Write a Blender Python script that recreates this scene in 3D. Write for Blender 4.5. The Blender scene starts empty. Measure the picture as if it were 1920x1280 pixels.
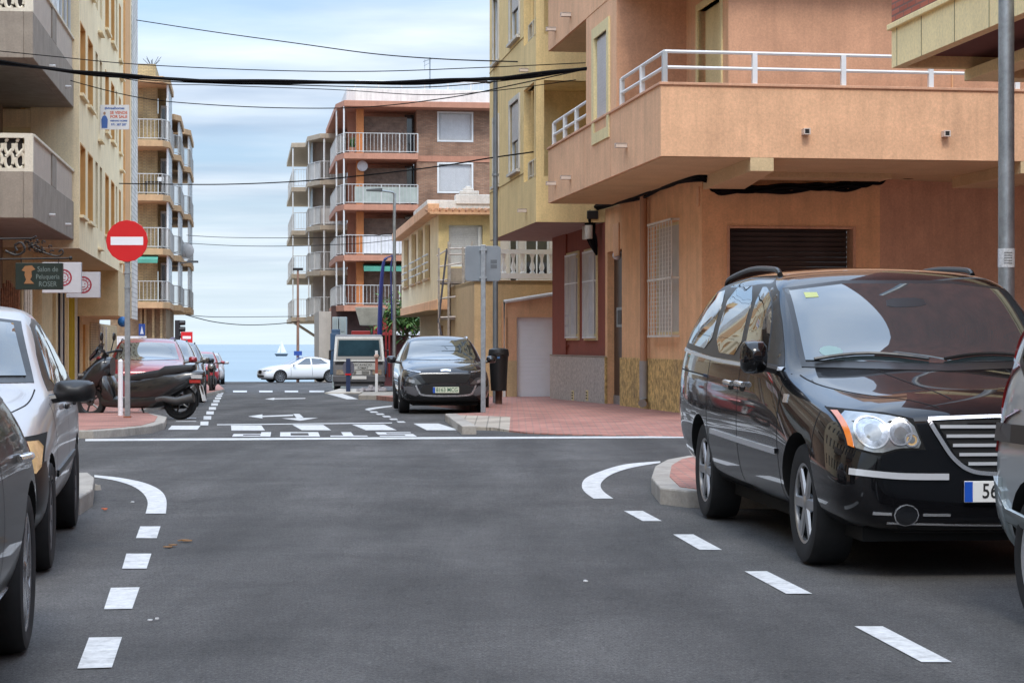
import bpy, bmesh, math, random
from mathutils import Vector, Matrix, geometry
from mathutils.bvhtree import BVHTree
random.seed(7)
R = math.radians
scene = bpy.context.scene
COL = scene.collection
# ---------------------------------------------------------------- camera
F, CX, HY, CAMZ = 3700.0, 960.0, 645.0, 1.28      # focal length and horizon in photo pixels (1920 wide)
cd = bpy.data.cameras.new('camera'); cam = bpy.data.objects.new('camera', cd); COL.objects.link(cam)
cd.sensor_width = 36.0; cd.lens = F / 1920 * 36.0
cd.clip_start = 0.1; cd.clip_end = 60000
cam.location = (0, 0, CAMZ); cam.rotation_euler = (R(90) + math.atan((HY - 640) / F), 0, 0)
scene.camera = cam
# ---------------------------------------------------------------- world
SUN_EL, SUN_AZ = R(50), R(178)
w = bpy.data.worlds.new('World'); scene.world = w; w.use_nodes = True
nt = w.node_tree; nt.nodes.clear()
def N(t, **k):
    n = nt.nodes.new(t)
    for a, b in k.items():
        setattr(n, a, b)
    return n
L = lambda a, b: nt.links.new(a, b)
out = N('ShaderNodeOutputWorld'); bg = N('ShaderNodeBackground'); bg.inputs[1].default_value = 0.105
sky = N('ShaderNodeTexSky', sky_type='NISHITA', sun_disc=False, sun_elevation=SUN_EL, sun_rotation=SUN_AZ)
sky.air_density = 1.0; sky.dust_density = 1.6; sky.ozone_density = 1.5
tc = N('ShaderNodeTexCoord'); sx = N('ShaderNodeSeparateXYZ'); L(tc.outputs['Generated'], sx.inputs[0])
mz = N('ShaderNodeMath', operation='MAXIMUM'); L(sx.outputs[2], mz.inputs[0]); mz.inputs[1].default_value = 0
az = N('ShaderNodeMath', operation='ADD'); L(mz.outputs[0], az.inputs[0]); az.inputs[1].default_value = 0.06
dx = N('ShaderNodeMath', operation='DIVIDE'); L(sx.outputs[0], dx.inputs[0]); L(az.outputs[0], dx.inputs[1])
dy = N('ShaderNodeMath', operation='DIVIDE'); L(sx.outputs[1], dy.inputs[0]); L(az.outputs[0], dy.inputs[1])
cb = N('ShaderNodeCombineXYZ'); L(dx.outputs[0], cb.inputs[0]); L(dy.outputs[0], cb.inputs[1])
mp = N('ShaderNodeMapping'); L(cb.outputs[0], mp.inputs[0]); mp.inputs['Rotation'].default_value = (0, 0, R(-7)); mp.inputs['Scale'].default_value = (0.55, 0.8, 1); mp.inputs['Location'].default_value = (3.1, 0.4, 0)
n1 = N('ShaderNodeTexNoise'); L(mp.outputs[0], n1.inputs['Vector']); n1.inputs['Scale'].default_value = 1.0; n1.inputs['Detail'].default_value = 7; n1.inputs['Roughness'].default_value = 0.55; n1.inputs['Distortion'].default_value = 0.3
r1 = N('ShaderNodeValToRGB'); L(n1.outputs[0], r1.inputs[0]); r1.color_ramp.elements[0].position = 0.36; r1.color_ramp.elements[1].position = 0.62
n2 = N('ShaderNodeTexNoise'); L(mp.outputs[0], n2.inputs['Vector']); n2.inputs['Scale'].default_value = 2.3; n2.inputs['Detail'].default_value = 6
r2 = N('ShaderNodeValToRGB'); L(n2.outputs[0], r2.inputs[0]); r2.color_ramp.elements[0].position = 0.3; r2.color_ramp.elements[1].position = 0.68
r2.color_ramp.elements[0].color = (3.5, 4.2, 5.3, 1); r2.color_ramp.elements[1].color = (6.5, 7.1, 7.8, 1)
cf = N('ShaderNodeMath', operation='MULTIPLY_ADD'); L(r1.outputs[0], cf.inputs[0]); cf.inputs[1].default_value = 0.7; cf.inputs[2].default_value = 0.16
blue = N('ShaderNodeMix', data_type='RGBA'); blue.inputs[0].default_value = 0.35; L(sky.outputs[0], blue.inputs[6]); blue.inputs[7].default_value = (2.0, 4.1, 7.4, 1)
mx = N('ShaderNodeMix', data_type='RGBA'); L(cf.outputs[0], mx.inputs[0]); L(blue.outputs[2], mx.inputs[6]); L(r2.outputs[0], mx.inputs[7])
hz = N('ShaderNodeMapRange'); L(sx.outputs[2], hz.inputs[0]); hz.inputs[1].default_value = 0.0; hz.inputs[2].default_value = 0.085; hz.inputs[3].default_value = 0.88; hz.inputs[4].default_value = 0.0
mh = N('ShaderNodeMix', data_type='RGBA'); L(hz.outputs[0], mh.inputs[0]); L(mx.outputs[2], mh.inputs[6]); mh.inputs[7].default_value = (6.1, 7.1, 7.7, 1)
zn = N('ShaderNodeMapRange'); L(sx.outputs[2], zn.inputs[0]); zn.inputs[1].default_value = 0.10; zn.inputs[2].default_value = 0.8; zn.inputs[3].default_value = 1.0; zn.inputs[4].default_value = 3.3
ov = N('ShaderNodeMix', data_type='RGBA', blend_type='MULTIPLY'); ov.inputs[0].default_value = 1.0; L(mh.outputs[2], ov.inputs[6]); L(zn.outputs[0], ov.inputs[7])   # an overcast sky is brighter overhead
L(ov.outputs[2], bg.inputs[0]); L(bg.outputs[0], out.inputs[0])
# ---------------------------------------------------------------- sun (thin cloud: wide and weak)
sd = bpy.data.lights.new('sun', 'SUN'); sd.energy = 1.2; sd.angle = R(14); sd.color = (1.0, 0.95, 0.87)
so = bpy.data.objects.new('sun', sd); COL.objects.link(so)
so.rotation_euler = Vector((-math.sin(SUN_AZ) * math.cos(SUN_EL), -math.cos(SUN_AZ) * math.cos(SUN_EL), -math.sin(SUN_EL))).to_track_quat('-Z', 'Y').to_euler()
vs = scene.view_settings
scene.display_settings.display_device = 'sRGB'
vs.view_transform = 'Standard'; vs.look = 'None'; vs.gamma = 1; vs.exposure = 0.45; vs.use_curve_mapping = False
scene.cycles.max_bounces = 8
# ---------------------------------------------------------------- measuring helpers
def gz(Y):
    if Y < 14: return 0.0
    if Y < 41: return -0.12 * (Y - 14) / 27
    if Y < 112: return -0.12 - 0.0106 * (Y - 41)
    return -0.12 - 0.0106 * 71
def Wp(px, py, Y): return Vector(((px - CX) / F * Y, Y, CAMZ + (HY - py) / F * Y))
def G(px, py, dz=0.0):
    lo, hi = 2.0, 400.0
    for _ in range(60):
        m = (lo + hi) / 2
        if HY + F * (CAMZ - gz(m) - dz) / m > py: lo = m
        else: hi = m
    return Vector(((px - CX) / F * m, m, gz(m) + dz))
def Hz(px, py, z):
    Y = F * (z - CAMZ) / (HY - py)
    return Vector(((px - CX) / F * Y, Y, z))
# ---------------------------------------------------------------- object helpers
def tag(o, label=None, cat=None, group=None, kind=None):
    if label: o['label'] = label
    if cat: o['category'] = cat
    if group: o['group'] = group
    if kind: o['kind'] = kind
    return o
def empty(name, loc=(0, 0, 0), rz=0.0, label=None, cat=None, group=None):
    o = bpy.data.objects.new(name, None); COL.objects.link(o); o.location = loc; o.rotation_euler = (0, 0, rz); o.empty_display_size = 0.2
    return tag(o, label, cat, group)
def copy_tree(o, parent=None):
    c = o.copy(); COL.objects.link(c); c.parent = parent
    for ch in o.children: copy_tree(ch, c)
    return c
class MB:
    def __init__(s): s.v = []; s.f = []; s.m = []; s.ch = []
    def add(s, vs, fs, mi=0):
        b = len(s.v); s.ch.append((list(vs), list(fs))); s.v += [tuple(p) for p in vs]
        for f in fs: s.f.append([i + b for i in f]); s.m.append(mi)
    def box(s, x0, x1, y0, y1, z0, z1, mi=0):
        s.add([(x0, y0, z0), (x1, y0, z0), (x1, y1, z0), (x0, y1, z0), (x0, y0, z1), (x1, y0, z1), (x1, y1, z1), (x0, y1, z1)],
              [(0, 3, 2, 1), (4, 5, 6, 7), (0, 1, 5, 4), (1, 2, 6, 5), (2, 3, 7, 6), (3, 0, 4, 7)], mi); return s
    def prism(s, poly, z0, z1, mi=0):
        n = len(poly); s.add([(p[0], p[1], z0) for p in poly] + [(p[0], p[1], z1) for p in poly],
              [tuple(range(n))[::-1], tuple(range(n, 2 * n))] + [(i, (i + 1) % n, n + (i + 1) % n, n + i) for i in range(n)], mi); return s
    def prism_pts(s, bot, top, mi=0):
        n = len(bot); s.add(list(bot) + list(top), [tuple(range(n))[::-1], tuple(range(n, 2 * n))] + [(i, (i + 1) % n, n + (i + 1) % n, n + i) for i in range(n)], mi); return s
    def extr(s, poly, ax, c0, c1, mi=0):
        def q(p, c): return (c, p[0], p[1]) if ax == 'x' else ((p[0], c, p[1]) if ax == 'y' else (p[0], p[1], c))
        return s.prism_pts([q(p, c0) for p in poly], [q(p, c1) for p in poly], mi)
    def tube(s, pts, r, n=8, mi=0, cap=True):
        pts = [Vector(p) for p in pts]; rs = r if isinstance(r, (list, tuple)) else [r] * len(pts)
        b = []; up = Vector((0, 0, 1))
        for i, p in enumerate(pts):
            d = (pts[min(i + 1, len(pts) - 1)] - pts[max(i - 1, 0)])
            d = d.normalized() if d.length > 1e-9 else Vector((0, 0, 1))
            u = d.cross(up if abs(d.z) < 0.95 else Vector((1, 0, 0))).normalized(); v = d.cross(u)
            b += [p + (u * math.cos(2 * math.pi * k / n) + v * math.sin(2 * math.pi * k / n)) * rs[i] for k in range(n)]
        fs = []
        for i in range(len(pts) - 1):
            for k in range(n):
                a = i * n + k; c = i * n + (k + 1) % n; fs.append((a, c, c + n, a + n))
        if cap: fs += [tuple(range(n))[::-1], tuple(range((len(pts) - 1) * n, len(pts) * n))]
        s.add(b, fs, mi); return s
    def lathe(s, prof, c=(0, 0, 0), ax='z', n=24, mi=0):
        b = []
        for (r, h) in prof:
            for k in range(n):
                a = 2 * math.pi * k / n; p = (r * math.cos(a), r * math.sin(a), h)
                if ax == 'y': p = (p[0], p[2], p[1])
                if ax == 'x': p = (p[2], p[0], p[1])
                b.append((p[0] + c[0], p[1] + c[1], p[2] + c[2]))
        fs = []
        for i in range(len(prof) - 1):
            for k in range(n):
                a = i * n + k; d = i * n + (k + 1) % n; fs.append((a, d, d + n, a + n))
        s.add(b, fs, mi); return s
    def ball(s, c, r, n=10, mi=0, sz=1.0):
        return s.lathe([(max(1e-4, r * math.sin(math.pi * i / 6)), -r * sz * math.cos(math.pi * i / 6)) for i in range(7)], c, 'z', n, mi)
    def build(s, name, mat, parent=None, bevel=0, smooth=False, label=None, cat=None, group=None, kind=None):
        me = bpy.data.meshes.new(name); me.from_pydata(s.v, [], s.f)
        mats = mat if isinstance(mat, (list, tuple)) else [mat]
        for m_ in mats: me.materials.append(m_)
        if len(mats) > 1: me.polygons.foreach_set('material_index', s.m)
        bm = bmesh.new(); bm.from_mesh(me); bmesh.ops.recalc_face_normals(bm, faces=bm.faces); bm.to_mesh(me); bm.free()
        if smooth:
            me.polygons.foreach_set('use_smooth', [True] * len(me.polygons)); me.set_sharp_from_angle(angle=R(38))
        me.update()
        o = bpy.data.objects.new(name, me); COL.objects.link(o)
        if parent: o.parent = parent
        if bevel:
            b = o.modifiers.new('bevel', 'BEVEL'); b.width = bevel; b.segments = 2; b.limit_method = 'ANGLE'; b.angle_limit = R(40); b.harden_normals = False
        return tag(o, label, cat, group, kind)
def each(mb_, name, mat_, parent=None, bevel=0, smooth=False, **k):
    """one object per piece"""
    o = None
    for vs, fs in mb_.ch:
        q = MB(); q.add(vs, fs); o = q.build(name, mat_, parent, bevel, smooth, **k)
    return o
def text(s, size, mat, parent, M, name='lettering', sx=1.0, ex=0.001, align='CENTER', font_off=0.0):
    c = bpy.data.curves.new(name, 'FONT'); c.body = s; c.size = size; c.align_x = align; c.align_y = 'CENTER'; c.extrude = ex; c.offset = font_off; c.resolution_u = 3
    t = bpy.data.objects.new('tmp', c); COL.objects.link(t)
    dg = bpy.context.evaluated_depsgraph_get(); me = bpy.data.meshes.new_from_object(t.evaluated_get(dg))
    bpy.data.objects.remove(t); me.name = name
    me.transform(M @ Matrix.Diagonal((sx, 1, 1, 1))); me.materials.clear(); me.materials.append(mat)
    o = bpy.data.objects.new(name, me); COL.objects.link(o)
    if parent: o.parent = parent
    return o
def face_mat(origin, right, up):
    r = Vector(right).normalized(); u = Vector(up).normalized(); n = r.cross(u)
    return Matrix.Translation(Vector(origin)) @ Matrix((r, u, n)).transposed().to_4x4()
# ---------------------------------------------------------------- materials
MATS = {}
def mat(name, col, rough=0.8, metal=0.0, var=0.12, vscale=3.0, bump=0.0, bscale=60.0, streak=0.0, coat=0.0, spec=0.5, emit=0.0, dirt=0.0, coat_r=0.03, ior=None, slat=0.0, slat_n=20.0, dscale=0.9, dlo=0.52):
    if name in MATS: return MATS[name]
    m = bpy.data.materials.new(name); m.use_nodes = True; t = m.node_tree; nd = t.nodes; lk = t.links.new
    b = nd['Principled BSDF']; b.inputs['Roughness'].default_value = rough; b.inputs['Metallic'].default_value = metal
    b.inputs['Coat Weight'].default_value = coat; b.inputs['Coat Roughness'].default_value = coat_r; b.inputs['Specular IOR Level'].default_value = spec
    if emit: b.inputs['Emission Color'].default_value = (*col, 1); b.inputs['Emission Strength'].default_value = emit
    tcn = nd.new('ShaderNodeTexCoord'); co = tcn.outputs['Object']; cur = None
    def mixc(fac, a, c_, mode='MIX'):
        x = nd.new('ShaderNodeMix'); x.data_type = 'RGBA'; x.blend_type = mode
        if isinstance(fac, float): x.inputs[0].default_value = fac
        else: lk(fac, x.inputs[0])
        for i, q in ((6, a), (7, c_)):
            if isinstance(q, tuple): x.inputs[i].default_value = (*q[:3], 1)
            else: lk(q, x.inputs[i])
        return x.outputs[2]
    cur = tuple(col)
    if var:
        n = nd.new('ShaderNodeTexNoise'); lk(co, n.inputs['Vector']); n.inputs['Scale'].default_value = vscale; n.inputs['Detail'].default_value = 8; n.inputs['Roughness'].default_value = 0.6
        rp = nd.new('ShaderNodeMapRange'); lk(n.outputs[0], rp.inputs[0]); rp.inputs[1].default_value = 0.3; rp.inputs[2].default_value = 0.7
        cur = mixc(rp.outputs[0], tuple(c * (1 - var) for c in col), tuple(min(1, c * (1 + var)) for c in col))
    if streak:
        mpn = nd.new('ShaderNodeMapping'); lk(co, mpn.inputs[0]); mpn.inputs['Scale'].default_value = (2.2, 2.2, 0.16)
        n = nd.new('ShaderNodeTexNoise'); lk(mpn.outputs[0], n.inputs['Vector']); n.inputs['Scale'].default_value = 2.0; n.inputs['Detail'].default_value = 9; n.inputs['Roughness'].default_value = 0.7
        rp = nd.new('ShaderNodeMapRange'); lk(n.outputs[0], rp.inputs[0]); rp.inputs[1].default_value = 0.45; rp.inputs[2].default_value = 0.75; rp.inputs[4].default_value = streak
        cur = mixc(rp.outputs[0], cur, tuple(c * 0.45 for c in col))
    if dirt:
        n = nd.new('ShaderNodeTexNoise'); lk(co, n.inputs['Vector']); n.inputs['Scale'].default_value = dscale; n.inputs['Detail'].default_value = 10; n.inputs['Roughness'].default_value = 0.72
        rp = nd.new('ShaderNodeMapRange'); lk(n.outputs[0], rp.inputs[0]); rp.inputs[1].default_value = dlo; rp.inputs[2].default_value = dlo + 0.22; rp.inputs[4].default_value = dirt
        cur = mixc(rp.outputs[0], cur, (0.09, 0.075, 0.06))
    if isinstance(cur, tuple): b.inputs['Base Color'].default_value = (*cur, 1)
    else: lk(cur, b.inputs['Base Color'])
    if bump or dirt or streak:
        n = nd.new('ShaderNodeTexNoise'); lk(co, n.inputs['Vector']); n.inputs['Scale'].default_value = 26; n.inputs['Detail'].default_value = 6; n.inputs['Roughness'].default_value = 0.75
        rp = nd.new('ShaderNodeMapRange'); lk(n.outputs[0], rp.inputs[0]); rp.inputs[1].default_value = 0.3; rp.inputs[2].default_value = 0.7; rp.inputs[3].default_value = 0.84; rp.inputs[4].default_value = 1.14
        x = nd.new('ShaderNodeMix'); x.data_type = 'RGBA'; x.blend_type = 'MULTIPLY'; x.inputs[0].default_value = 1.0
        if isinstance(cur, tuple): x.inputs[6].default_value = (*cur[:3], 1)
        else: lk(cur, x.inputs[6])
        lk(rp.outputs[0], x.inputs[7]); lk(x.outputs[2], b.inputs['Base Color'])
    if bump:
        n = nd.new('ShaderNodeTexNoise'); lk(co, n.inputs['Vector']); n.inputs['Scale'].default_value = bscale; n.inputs['Detail'].default_value = 4
        bp = nd.new('ShaderNodeBump'); lk(n.outputs[0], bp.inputs['Height']); bp.inputs['Strength'].default_value = bump; bp.inputs['Distance'].default_value = 0.01; lk(bp.outputs[0], b.inputs['Normal'])
    if slat:
        s_ = nd.new('ShaderNodeSeparateXYZ'); lk(co, s_.inputs[0])
        mm = nd.new('ShaderNodeMath'); mm.operation = 'MULTIPLY'; lk(s_.outputs[2], mm.inputs[0]); mm.inputs[1].default_value = slat_n
        fr = nd.new('ShaderNodeMath'); fr.operation = 'FRACT'; lk(mm.outputs[0], fr.inputs[0])
        bp = nd.new('ShaderNodeBump'); lk(fr.outputs[0], bp.inputs['Height']); bp.inputs['Strength'].default_value = 0.9; bp.inputs['Distance'].default_value = slat; lk(bp.outputs[0], b.inputs['Normal'])
    MATS[name] = m; return m
def brick_mat(name, c1, c2, mortar, bw=0.24, bh=0.07, ms=0.012, bump=0.4, offset=0.5, rough=0.85, flat=False):
    if name in MATS: return MATS[name]
    m = bpy.data.materials.new(name); m.use_nodes = True; t = m.node_tree; nd = t.nodes; lk = t.links.new; b = nd['Principled BSDF']; b.inputs['Roughness'].default_value = rough
    tcn = nd.new('ShaderNodeTexCoord'); s_ = nd.new('ShaderNodeSeparateXYZ'); lk(tcn.outputs['Object'], s_.inputs[0]); cb_ = nd.new('ShaderNodeCombineXYZ')
    if flat:
        lk(s_.outputs[0], cb_.inputs[0]); lk(s_.outputs[1], cb_.inputs[1])
    else:
        ad = nd.new('ShaderNodeMath'); lk(s_.outputs[0], ad.inputs[0]); lk(s_.outputs[1], ad.inputs[1]); lk(ad.outputs[0], cb_.inputs[0]); lk(s_.outputs[2], cb_.inputs[1])
    k = nd.new('ShaderNodeTexBrick'); lk(cb_.outputs[0], k.inputs['Vector']); k.offset = offset
    k.inputs['Scale'].default_value = 1.0; k.inputs['Brick Width'].default_value = bw; k.inputs['Row Height'].default_value = bh; k.inputs['Mortar Size'].default_value = ms; k.inputs['Mortar Smooth'].default_value = 0.2
    k.inputs['Color1'].default_value = (*c1, 1); k.inputs['Color2'].default_value = (*c2, 1); k.inputs['Mortar'].default_value = (*mortar, 1)
    n = nd.new('ShaderNodeTexNoise'); lk(tcn.outputs['Object'], n.inputs['Vector']); n.inputs['Scale'].default_value = 1.3; n.inputs['Detail'].default_value = 8
    rp = nd.new('ShaderNodeMapRange'); lk(n.outputs[0], rp.inputs[0]); rp.inputs[1].default_value = 0.3; rp.inputs[2].default_value = 0.75; rp.inputs[3].default_value = 1.15; rp.inputs[4].default_value = 0.62
    x = nd.new('ShaderNodeMix'); x.data_type = 'RGBA'; x.blend_type = 'MULTIPLY'; x.inputs[0].default_value = 1.0; lk(k.outputs['Color'], x.inputs[6]); lk(rp.outputs[0], x.inputs[7]); lk(x.outputs[2], b.inputs['Base Color'])
    bp = nd.new('ShaderNodeBump'); bp.invert = True; lk(k.outputs['Fac'], bp.inputs['Height']); bp.inputs['Strength'].default_value = bump; bp.inputs['Distance'].default_value = 0.01; lk(bp.outputs[0], b.inputs['Normal'])
    MATS[name] = m; return m
def asphalt_mat():
    m = bpy.data.materials.new('asphalt'); m.use_nodes = True; t = m.node_tree; nd = t.nodes; lk = t.links.new; b = nd['Principled BSDF']
    tcn = nd.new('ShaderNodeTexCoord'); co = tcn.outputs['Object']
    def noise(sc, det, ro, vec=co, dist=0.0):
        n = nd.new('ShaderNodeTexNoise'); lk(vec, n.inputs['Vector']); n.inputs['Scale'].default_value = sc; n.inputs['Detail'].default_value = det; n.inputs['Roughness'].default_value = ro; n.inputs['Distortion'].default_value = dist; return n.outputs[0]
    def rng(x, a, b_, c, d):
        r_ = nd.new('ShaderNodeMapRange'); lk(x, r_.inputs[0]); r_.inputs[1].default_value = a; r_.inputs[2].default_value = b_; r_.inputs[3].default_value = c; r_.inputs[4].default_value = d; return r_.outputs[0]
    def mul(a, c):
        x = nd.new('ShaderNodeMath'); x.operation = 'MULTIPLY'; lk(a, x.inputs[0])
        if isinstance(c, float): x.inputs[1].default_value = c
        else: lk(c, x.inputs[1])
        return x.outputs[0]
    fine = rng(noise(95, 3, 0.7), 0.25, 0.75, 0.4, 1.7)
    grain = rng(noise(320, 2, 0.6), 0.3, 0.7, 0.6, 1.4)
    mpn = nd.new('ShaderNodeMapping'); lk(co, mpn.inputs[0]); mpn.inputs['Rotation'].default_value = (0, 0, R(-8)); mpn.inputs['Scale'].default_value = (1.0, 0.13, 1)
    tracks = rng(noise(1.1, 5, 0.6, mpn.outputs[0]), 0.34, 0.66, 0.70, 1.28)
    blot = rng(noise(0.55, 9, 0.65, co, 0.6), 0.36, 0.66, 0.76, 1.2)
    mid = mul(rng(noise(48, 4, 0.8), 0.3, 0.7, 0.45, 1.55), rng(noise(9, 6, 0.7), 0.3, 0.7, 0.86, 1.14))
    spots = rng(noise(7, 6, 0.8), 0.62, 0.76, 1.0, 0.6)
    # thin cracks: the ridge of a distorted noise
    mp2 = nd.new('ShaderNodeMapping'); lk(co, mp2.inputs[0]); mp2.inputs['Scale'].default_value = (1.0, 0.35, 1); mp2.inputs['Location'].default_value = (4.2, 1.3, 0)
    c1 = noise(0.5, 9, 0.55, mp2.outputs[0], 0.4)
    ab = nd.new('ShaderNodeMath'); ab.operation = 'SUBTRACT'; lk(c1, ab.inputs[0]); ab.inputs[1].default_value = 0.47
    a2 = nd.new('ShaderNodeMath'); a2.operation = 'ABSOLUTE'; lk(ab.outputs[0], a2.inputs[0])
    crack = rng(a2.outputs[0], 0.0, 0.002, 0.72, 1.0)
    v = mul(mul(mul(mul(mul(mul(fine, grain), tracks), blot), spots), crack), mid)
    x = nd.new('ShaderNodeMix'); x.data_type = 'RGBA'; x.blend_type = 'MULTIPLY'; x.inputs[0].default_value = 1.0; x.inputs[6].default_value = (0.084, 0.080, 0.077, 1); lk(v, x.inputs[7]); lk(x.outputs[2], b.inputs['Base Color'])
    b.inputs['Roughness'].default_value = 0.82; b.inputs['Specular IOR Level'].default_value = 0.35
    bp = nd.new('ShaderNodeBump'); lk(mul(fine, grain), bp.inputs['Height']); bp.inputs['Strength'].default_value = 0.55; bp.inputs['Distance'].default_value = 0.006; lk(bp.outputs[0], b.inputs['Normal'])
    MATS['asphalt'] = m; return m
A = asphalt_mat()
white_paint = mat('white_road_paint', (0.62, 0.62, 0.61), 0.6, var=0.16, vscale=12, bump=0.5, bscale=220, dirt=0.6, dscale=9.0, dlo=0.52)
kerbm = mat('kerb_concrete', (0.36, 0.33, 0.29), 0.9, var=0.2, vscale=4, bump=0.4, dirt=0.5)
redtile = brick_mat('red_pavers', (0.38, 0.15, 0.115), (0.47, 0.22, 0.17), (0.25, 0.17, 0.14), 0.22, 0.11, 0.012, 0.3, flat=True)
paletile = brick_mat('pale_pavers', (0.48, 0.42, 0.34), (0.42, 0.36, 0.30), (0.25, 0.22, 0.18), 0.2, 0.2, 0.012, 0.3, 0.0, flat=True)
sand = mat('sand', (0.42, 0.36, 0.27), 0.95)
grey_metal = mat('galvanised_steel', (0.33, 0.36, 0.38), 0.5, 0.75, var=0.2, vscale=6, streak=0.2)
dark_metal = mat('dark_iron', (0.02, 0.018, 0.017), 0.5, 0.3, bump=0.2)
white_metal = mat('white_painted_metal', (0.7, 0.71, 0.7), 0.45, var=0.06)
black_plastic = mat('black_plastic', (0.012, 0.012, 0.013), 0.45, var=0.1)
rubber = mat('tyre_rubber', (0.016, 0.016, 0.017), 0.8, var=0.25, vscale=9)
cable_m = mat('cable_black', (0.006, 0.006, 0.007), 0.8, spec=.1)
glass_win = mat('window_glass', (0.02, 0.025, 0.03), 0.08, spec=0.8, var=0.0, coat=0.5)
shutter_w = mat('white_roller_shutter', (0.72, 0.73, 0.74), 0.55, var=0.04, slat=0.02, slat_n=18.0, streak=0.15)
shutter_b = mat('brown_roller_shutter', (0.06, 0.045, 0.038), 0.55, var=0.2, slat=0.05, slat_n=11.0)
# ---------------------------------------------------------------- ground
def sheet(name, ys, x0, x1, m, dz=0.0, nx=1):
    mb = MB(); vs = []
    for y in ys:
        for i in range(nx + 1): vs.append((x0 + (x1 - x0) * i / nx, y, gz(y) + dz))
    fs = [(j * (nx + 1) + i, j * (nx + 1) + i + 1, (j + 1) * (nx + 1) + i + 1, (j + 1) * (nx + 1) + i) for j in range(len(ys) - 1) for i in range(nx)]
    mb.add(vs, fs); return mb.build(name, m, kind='structure')
sheet('road', [-60, 0, 14, 41, 70, 113], -120, 120, A, 0, 1)
mb = MB(); mb.add([(-400, 113, gz(113)), (400, 113, gz(113)), (400, 117, -2.4), (-400, 117, -2.4), (400, 190, -4.3), (-400, 190, -4.3)], [(0, 1, 2, 3), (3, 2, 4, 5)]); mb.build('beach', sand, kind='structure')
def sea_mat():
    m = bpy.data.materials.new('sea_water'); m.use_nodes = True; t = m.node_tree; nd = t.nodes; lk = t.links.new; b = nd['Principled BSDF']
    b.inputs['Base Color'].default_value = (0.10, 0.20, 0.25, 1); b.inputs['Roughness'].default_value = 0.32; b.inputs['Specular IOR Level'].default_value = 0.5
    tcn = nd.new('ShaderNodeTexCoord'); mpn = nd.new('ShaderNodeMapping'); lk(tcn.outputs['Object'], mpn.inputs[0]); mpn.inputs['Scale'].default_value = (0.25, 0.12, 1)
    n = nd.new('ShaderNodeTexNoise'); lk(mpn.outputs[0], n.inputs['Vector']); n.inputs['Scale'].default_value = 1; n.inputs['Detail'].default_value = 9; n.inputs['Roughness'].default_value = 0.65
    bp = nd.new('ShaderNodeBump'); lk(n.outputs[0], bp.inputs['Height']); bp.inputs['Strength'].default_value = 0.35; bp.inputs['Distance'].default_value = 0.4; lk(bp.outputs[0], b.inputs['Normal'])
    n2 = nd.new('ShaderNodeTexNoise'); mp3 = nd.new('ShaderNodeMapping'); lk(tcn.outputs['Object'], mp3.inputs[0]); mp3.inputs['Scale'].default_value = (0.0022, 0.004, 1); lk(mp3.outputs[0], n2.inputs['Vector']); n2.inputs['Scale'].default_value = 1.0; n2.inputs['Detail'].default_value = 5
    rp = nd.new('ShaderNodeValToRGB'); lk(n2.outputs[0], rp.inputs[0]); rp.color_ramp.elements[0].position = .35; rp.color_ramp.elements[1].position = .65; rp.color_ramp.elements[0].color = (0.17, 0.235, 0.265, 1); rp.color_ramp.elements[1].color = (0.235, 0.305, 0.335, 1); lk(rp.outputs[0], b.inputs['Base Color'])
    return m
mb = MB(); mb.add([(-15000, 150, -4.2), (15000, 150, -4.2), (15000, 30000, -4.2), (-15000, 30000, -4.2)], [(0, 1, 2, 3)]); mb.build('sea', sea_mat(), kind='structure')
# ---------------------------------------------------------------- road markings
MK = 0.005
mb = MB()
def gpoly(pts, dz=MK, sub=False):
    vs = [G(x, y, dz) for x, y in pts]; mb.add(vs, [tuple(range(len(vs)))])
def gstrip(a, b, dz=MK):
    vs = [G(x, y, dz) for x, y in a] + [G(x, y, dz) for x, y in b]; n = len(a)
    mb.add(vs, [(i, i + 1, n + i + 1, n + i) for i in range(n - 1)])
for q in ([(1170, 957), (1205, 957), (1241, 976), (1205, 976)], [(1262, 1001), (1300, 1001), (1354, 1030), (1312, 1030)], [(1396, 1070), (1438, 1070), (1523, 1112), (1474, 1112)], [(1602, 1173), (1655, 1173), (1785, 1240), (1728, 1240)],
          [(263, 986), (301, 986), (294, 1008), (255, 1008)], [(237, 1037), (284, 1037), (275, 1065), (229, 1065)], [(208, 1101), (262, 1100), (248, 1140), (195, 1141)], [(167, 1194), (229, 1193), (210, 1250), (145, 1252)],
          [(433, 797), (490, 797), (497, 806.5), (434, 806.5)], [(548, 796), (606, 796), (621, 806), (566, 806)], [(660, 795.5), (720, 795.5), (744, 806), (686, 806)], [(775, 793.5), (822, 793.5), (862, 806), (800, 806)], [(322, 797.5), (376, 797.5), (370, 805), (315, 805)]):
    gpoly(q)
def dense(p, k=5):
    o = []
    for i in range(len(p) - 1):
        for j in range(k):
            t = j / k; a, b, c, d = p[max(i - 1, 0)], p[i], p[i + 1], p[min(i + 2, len(p) - 1)]
            o.append(tuple(0.5 * (2 * b[n] + (c[n] - a[n]) * t + (2 * a[n] - 5 * b[n] + 4 * c[n] - d[n]) * t * t + (-a[n] + 3 * b[n] - 3 * c[n] + d[n]) * t ** 3) for n in range(len(b))))
    return o + [p[-1]]
gstrip(dense([(1238, 864), (1172, 870), (1126, 883), (1098, 896), (1091, 910), (1097, 922), (1113, 934)]), dense([(1238, 867), (1190, 875), (1155, 885), (1134, 897), (1126, 909), (1132, 921), (1150, 934)]))
gstrip(dense([(177, 890), (225, 895), (272, 905), (301, 919), (312, 937), (311, 962)]), dense([(177, 894), (215, 900), (247, 910), (268, 924), (277, 941), (273, 962)]))
gstrip([(160, 822.5), (700, 819.5), (1290, 817)], [(160, 826.5), (700, 823), (1290, 820.5)])
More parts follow.
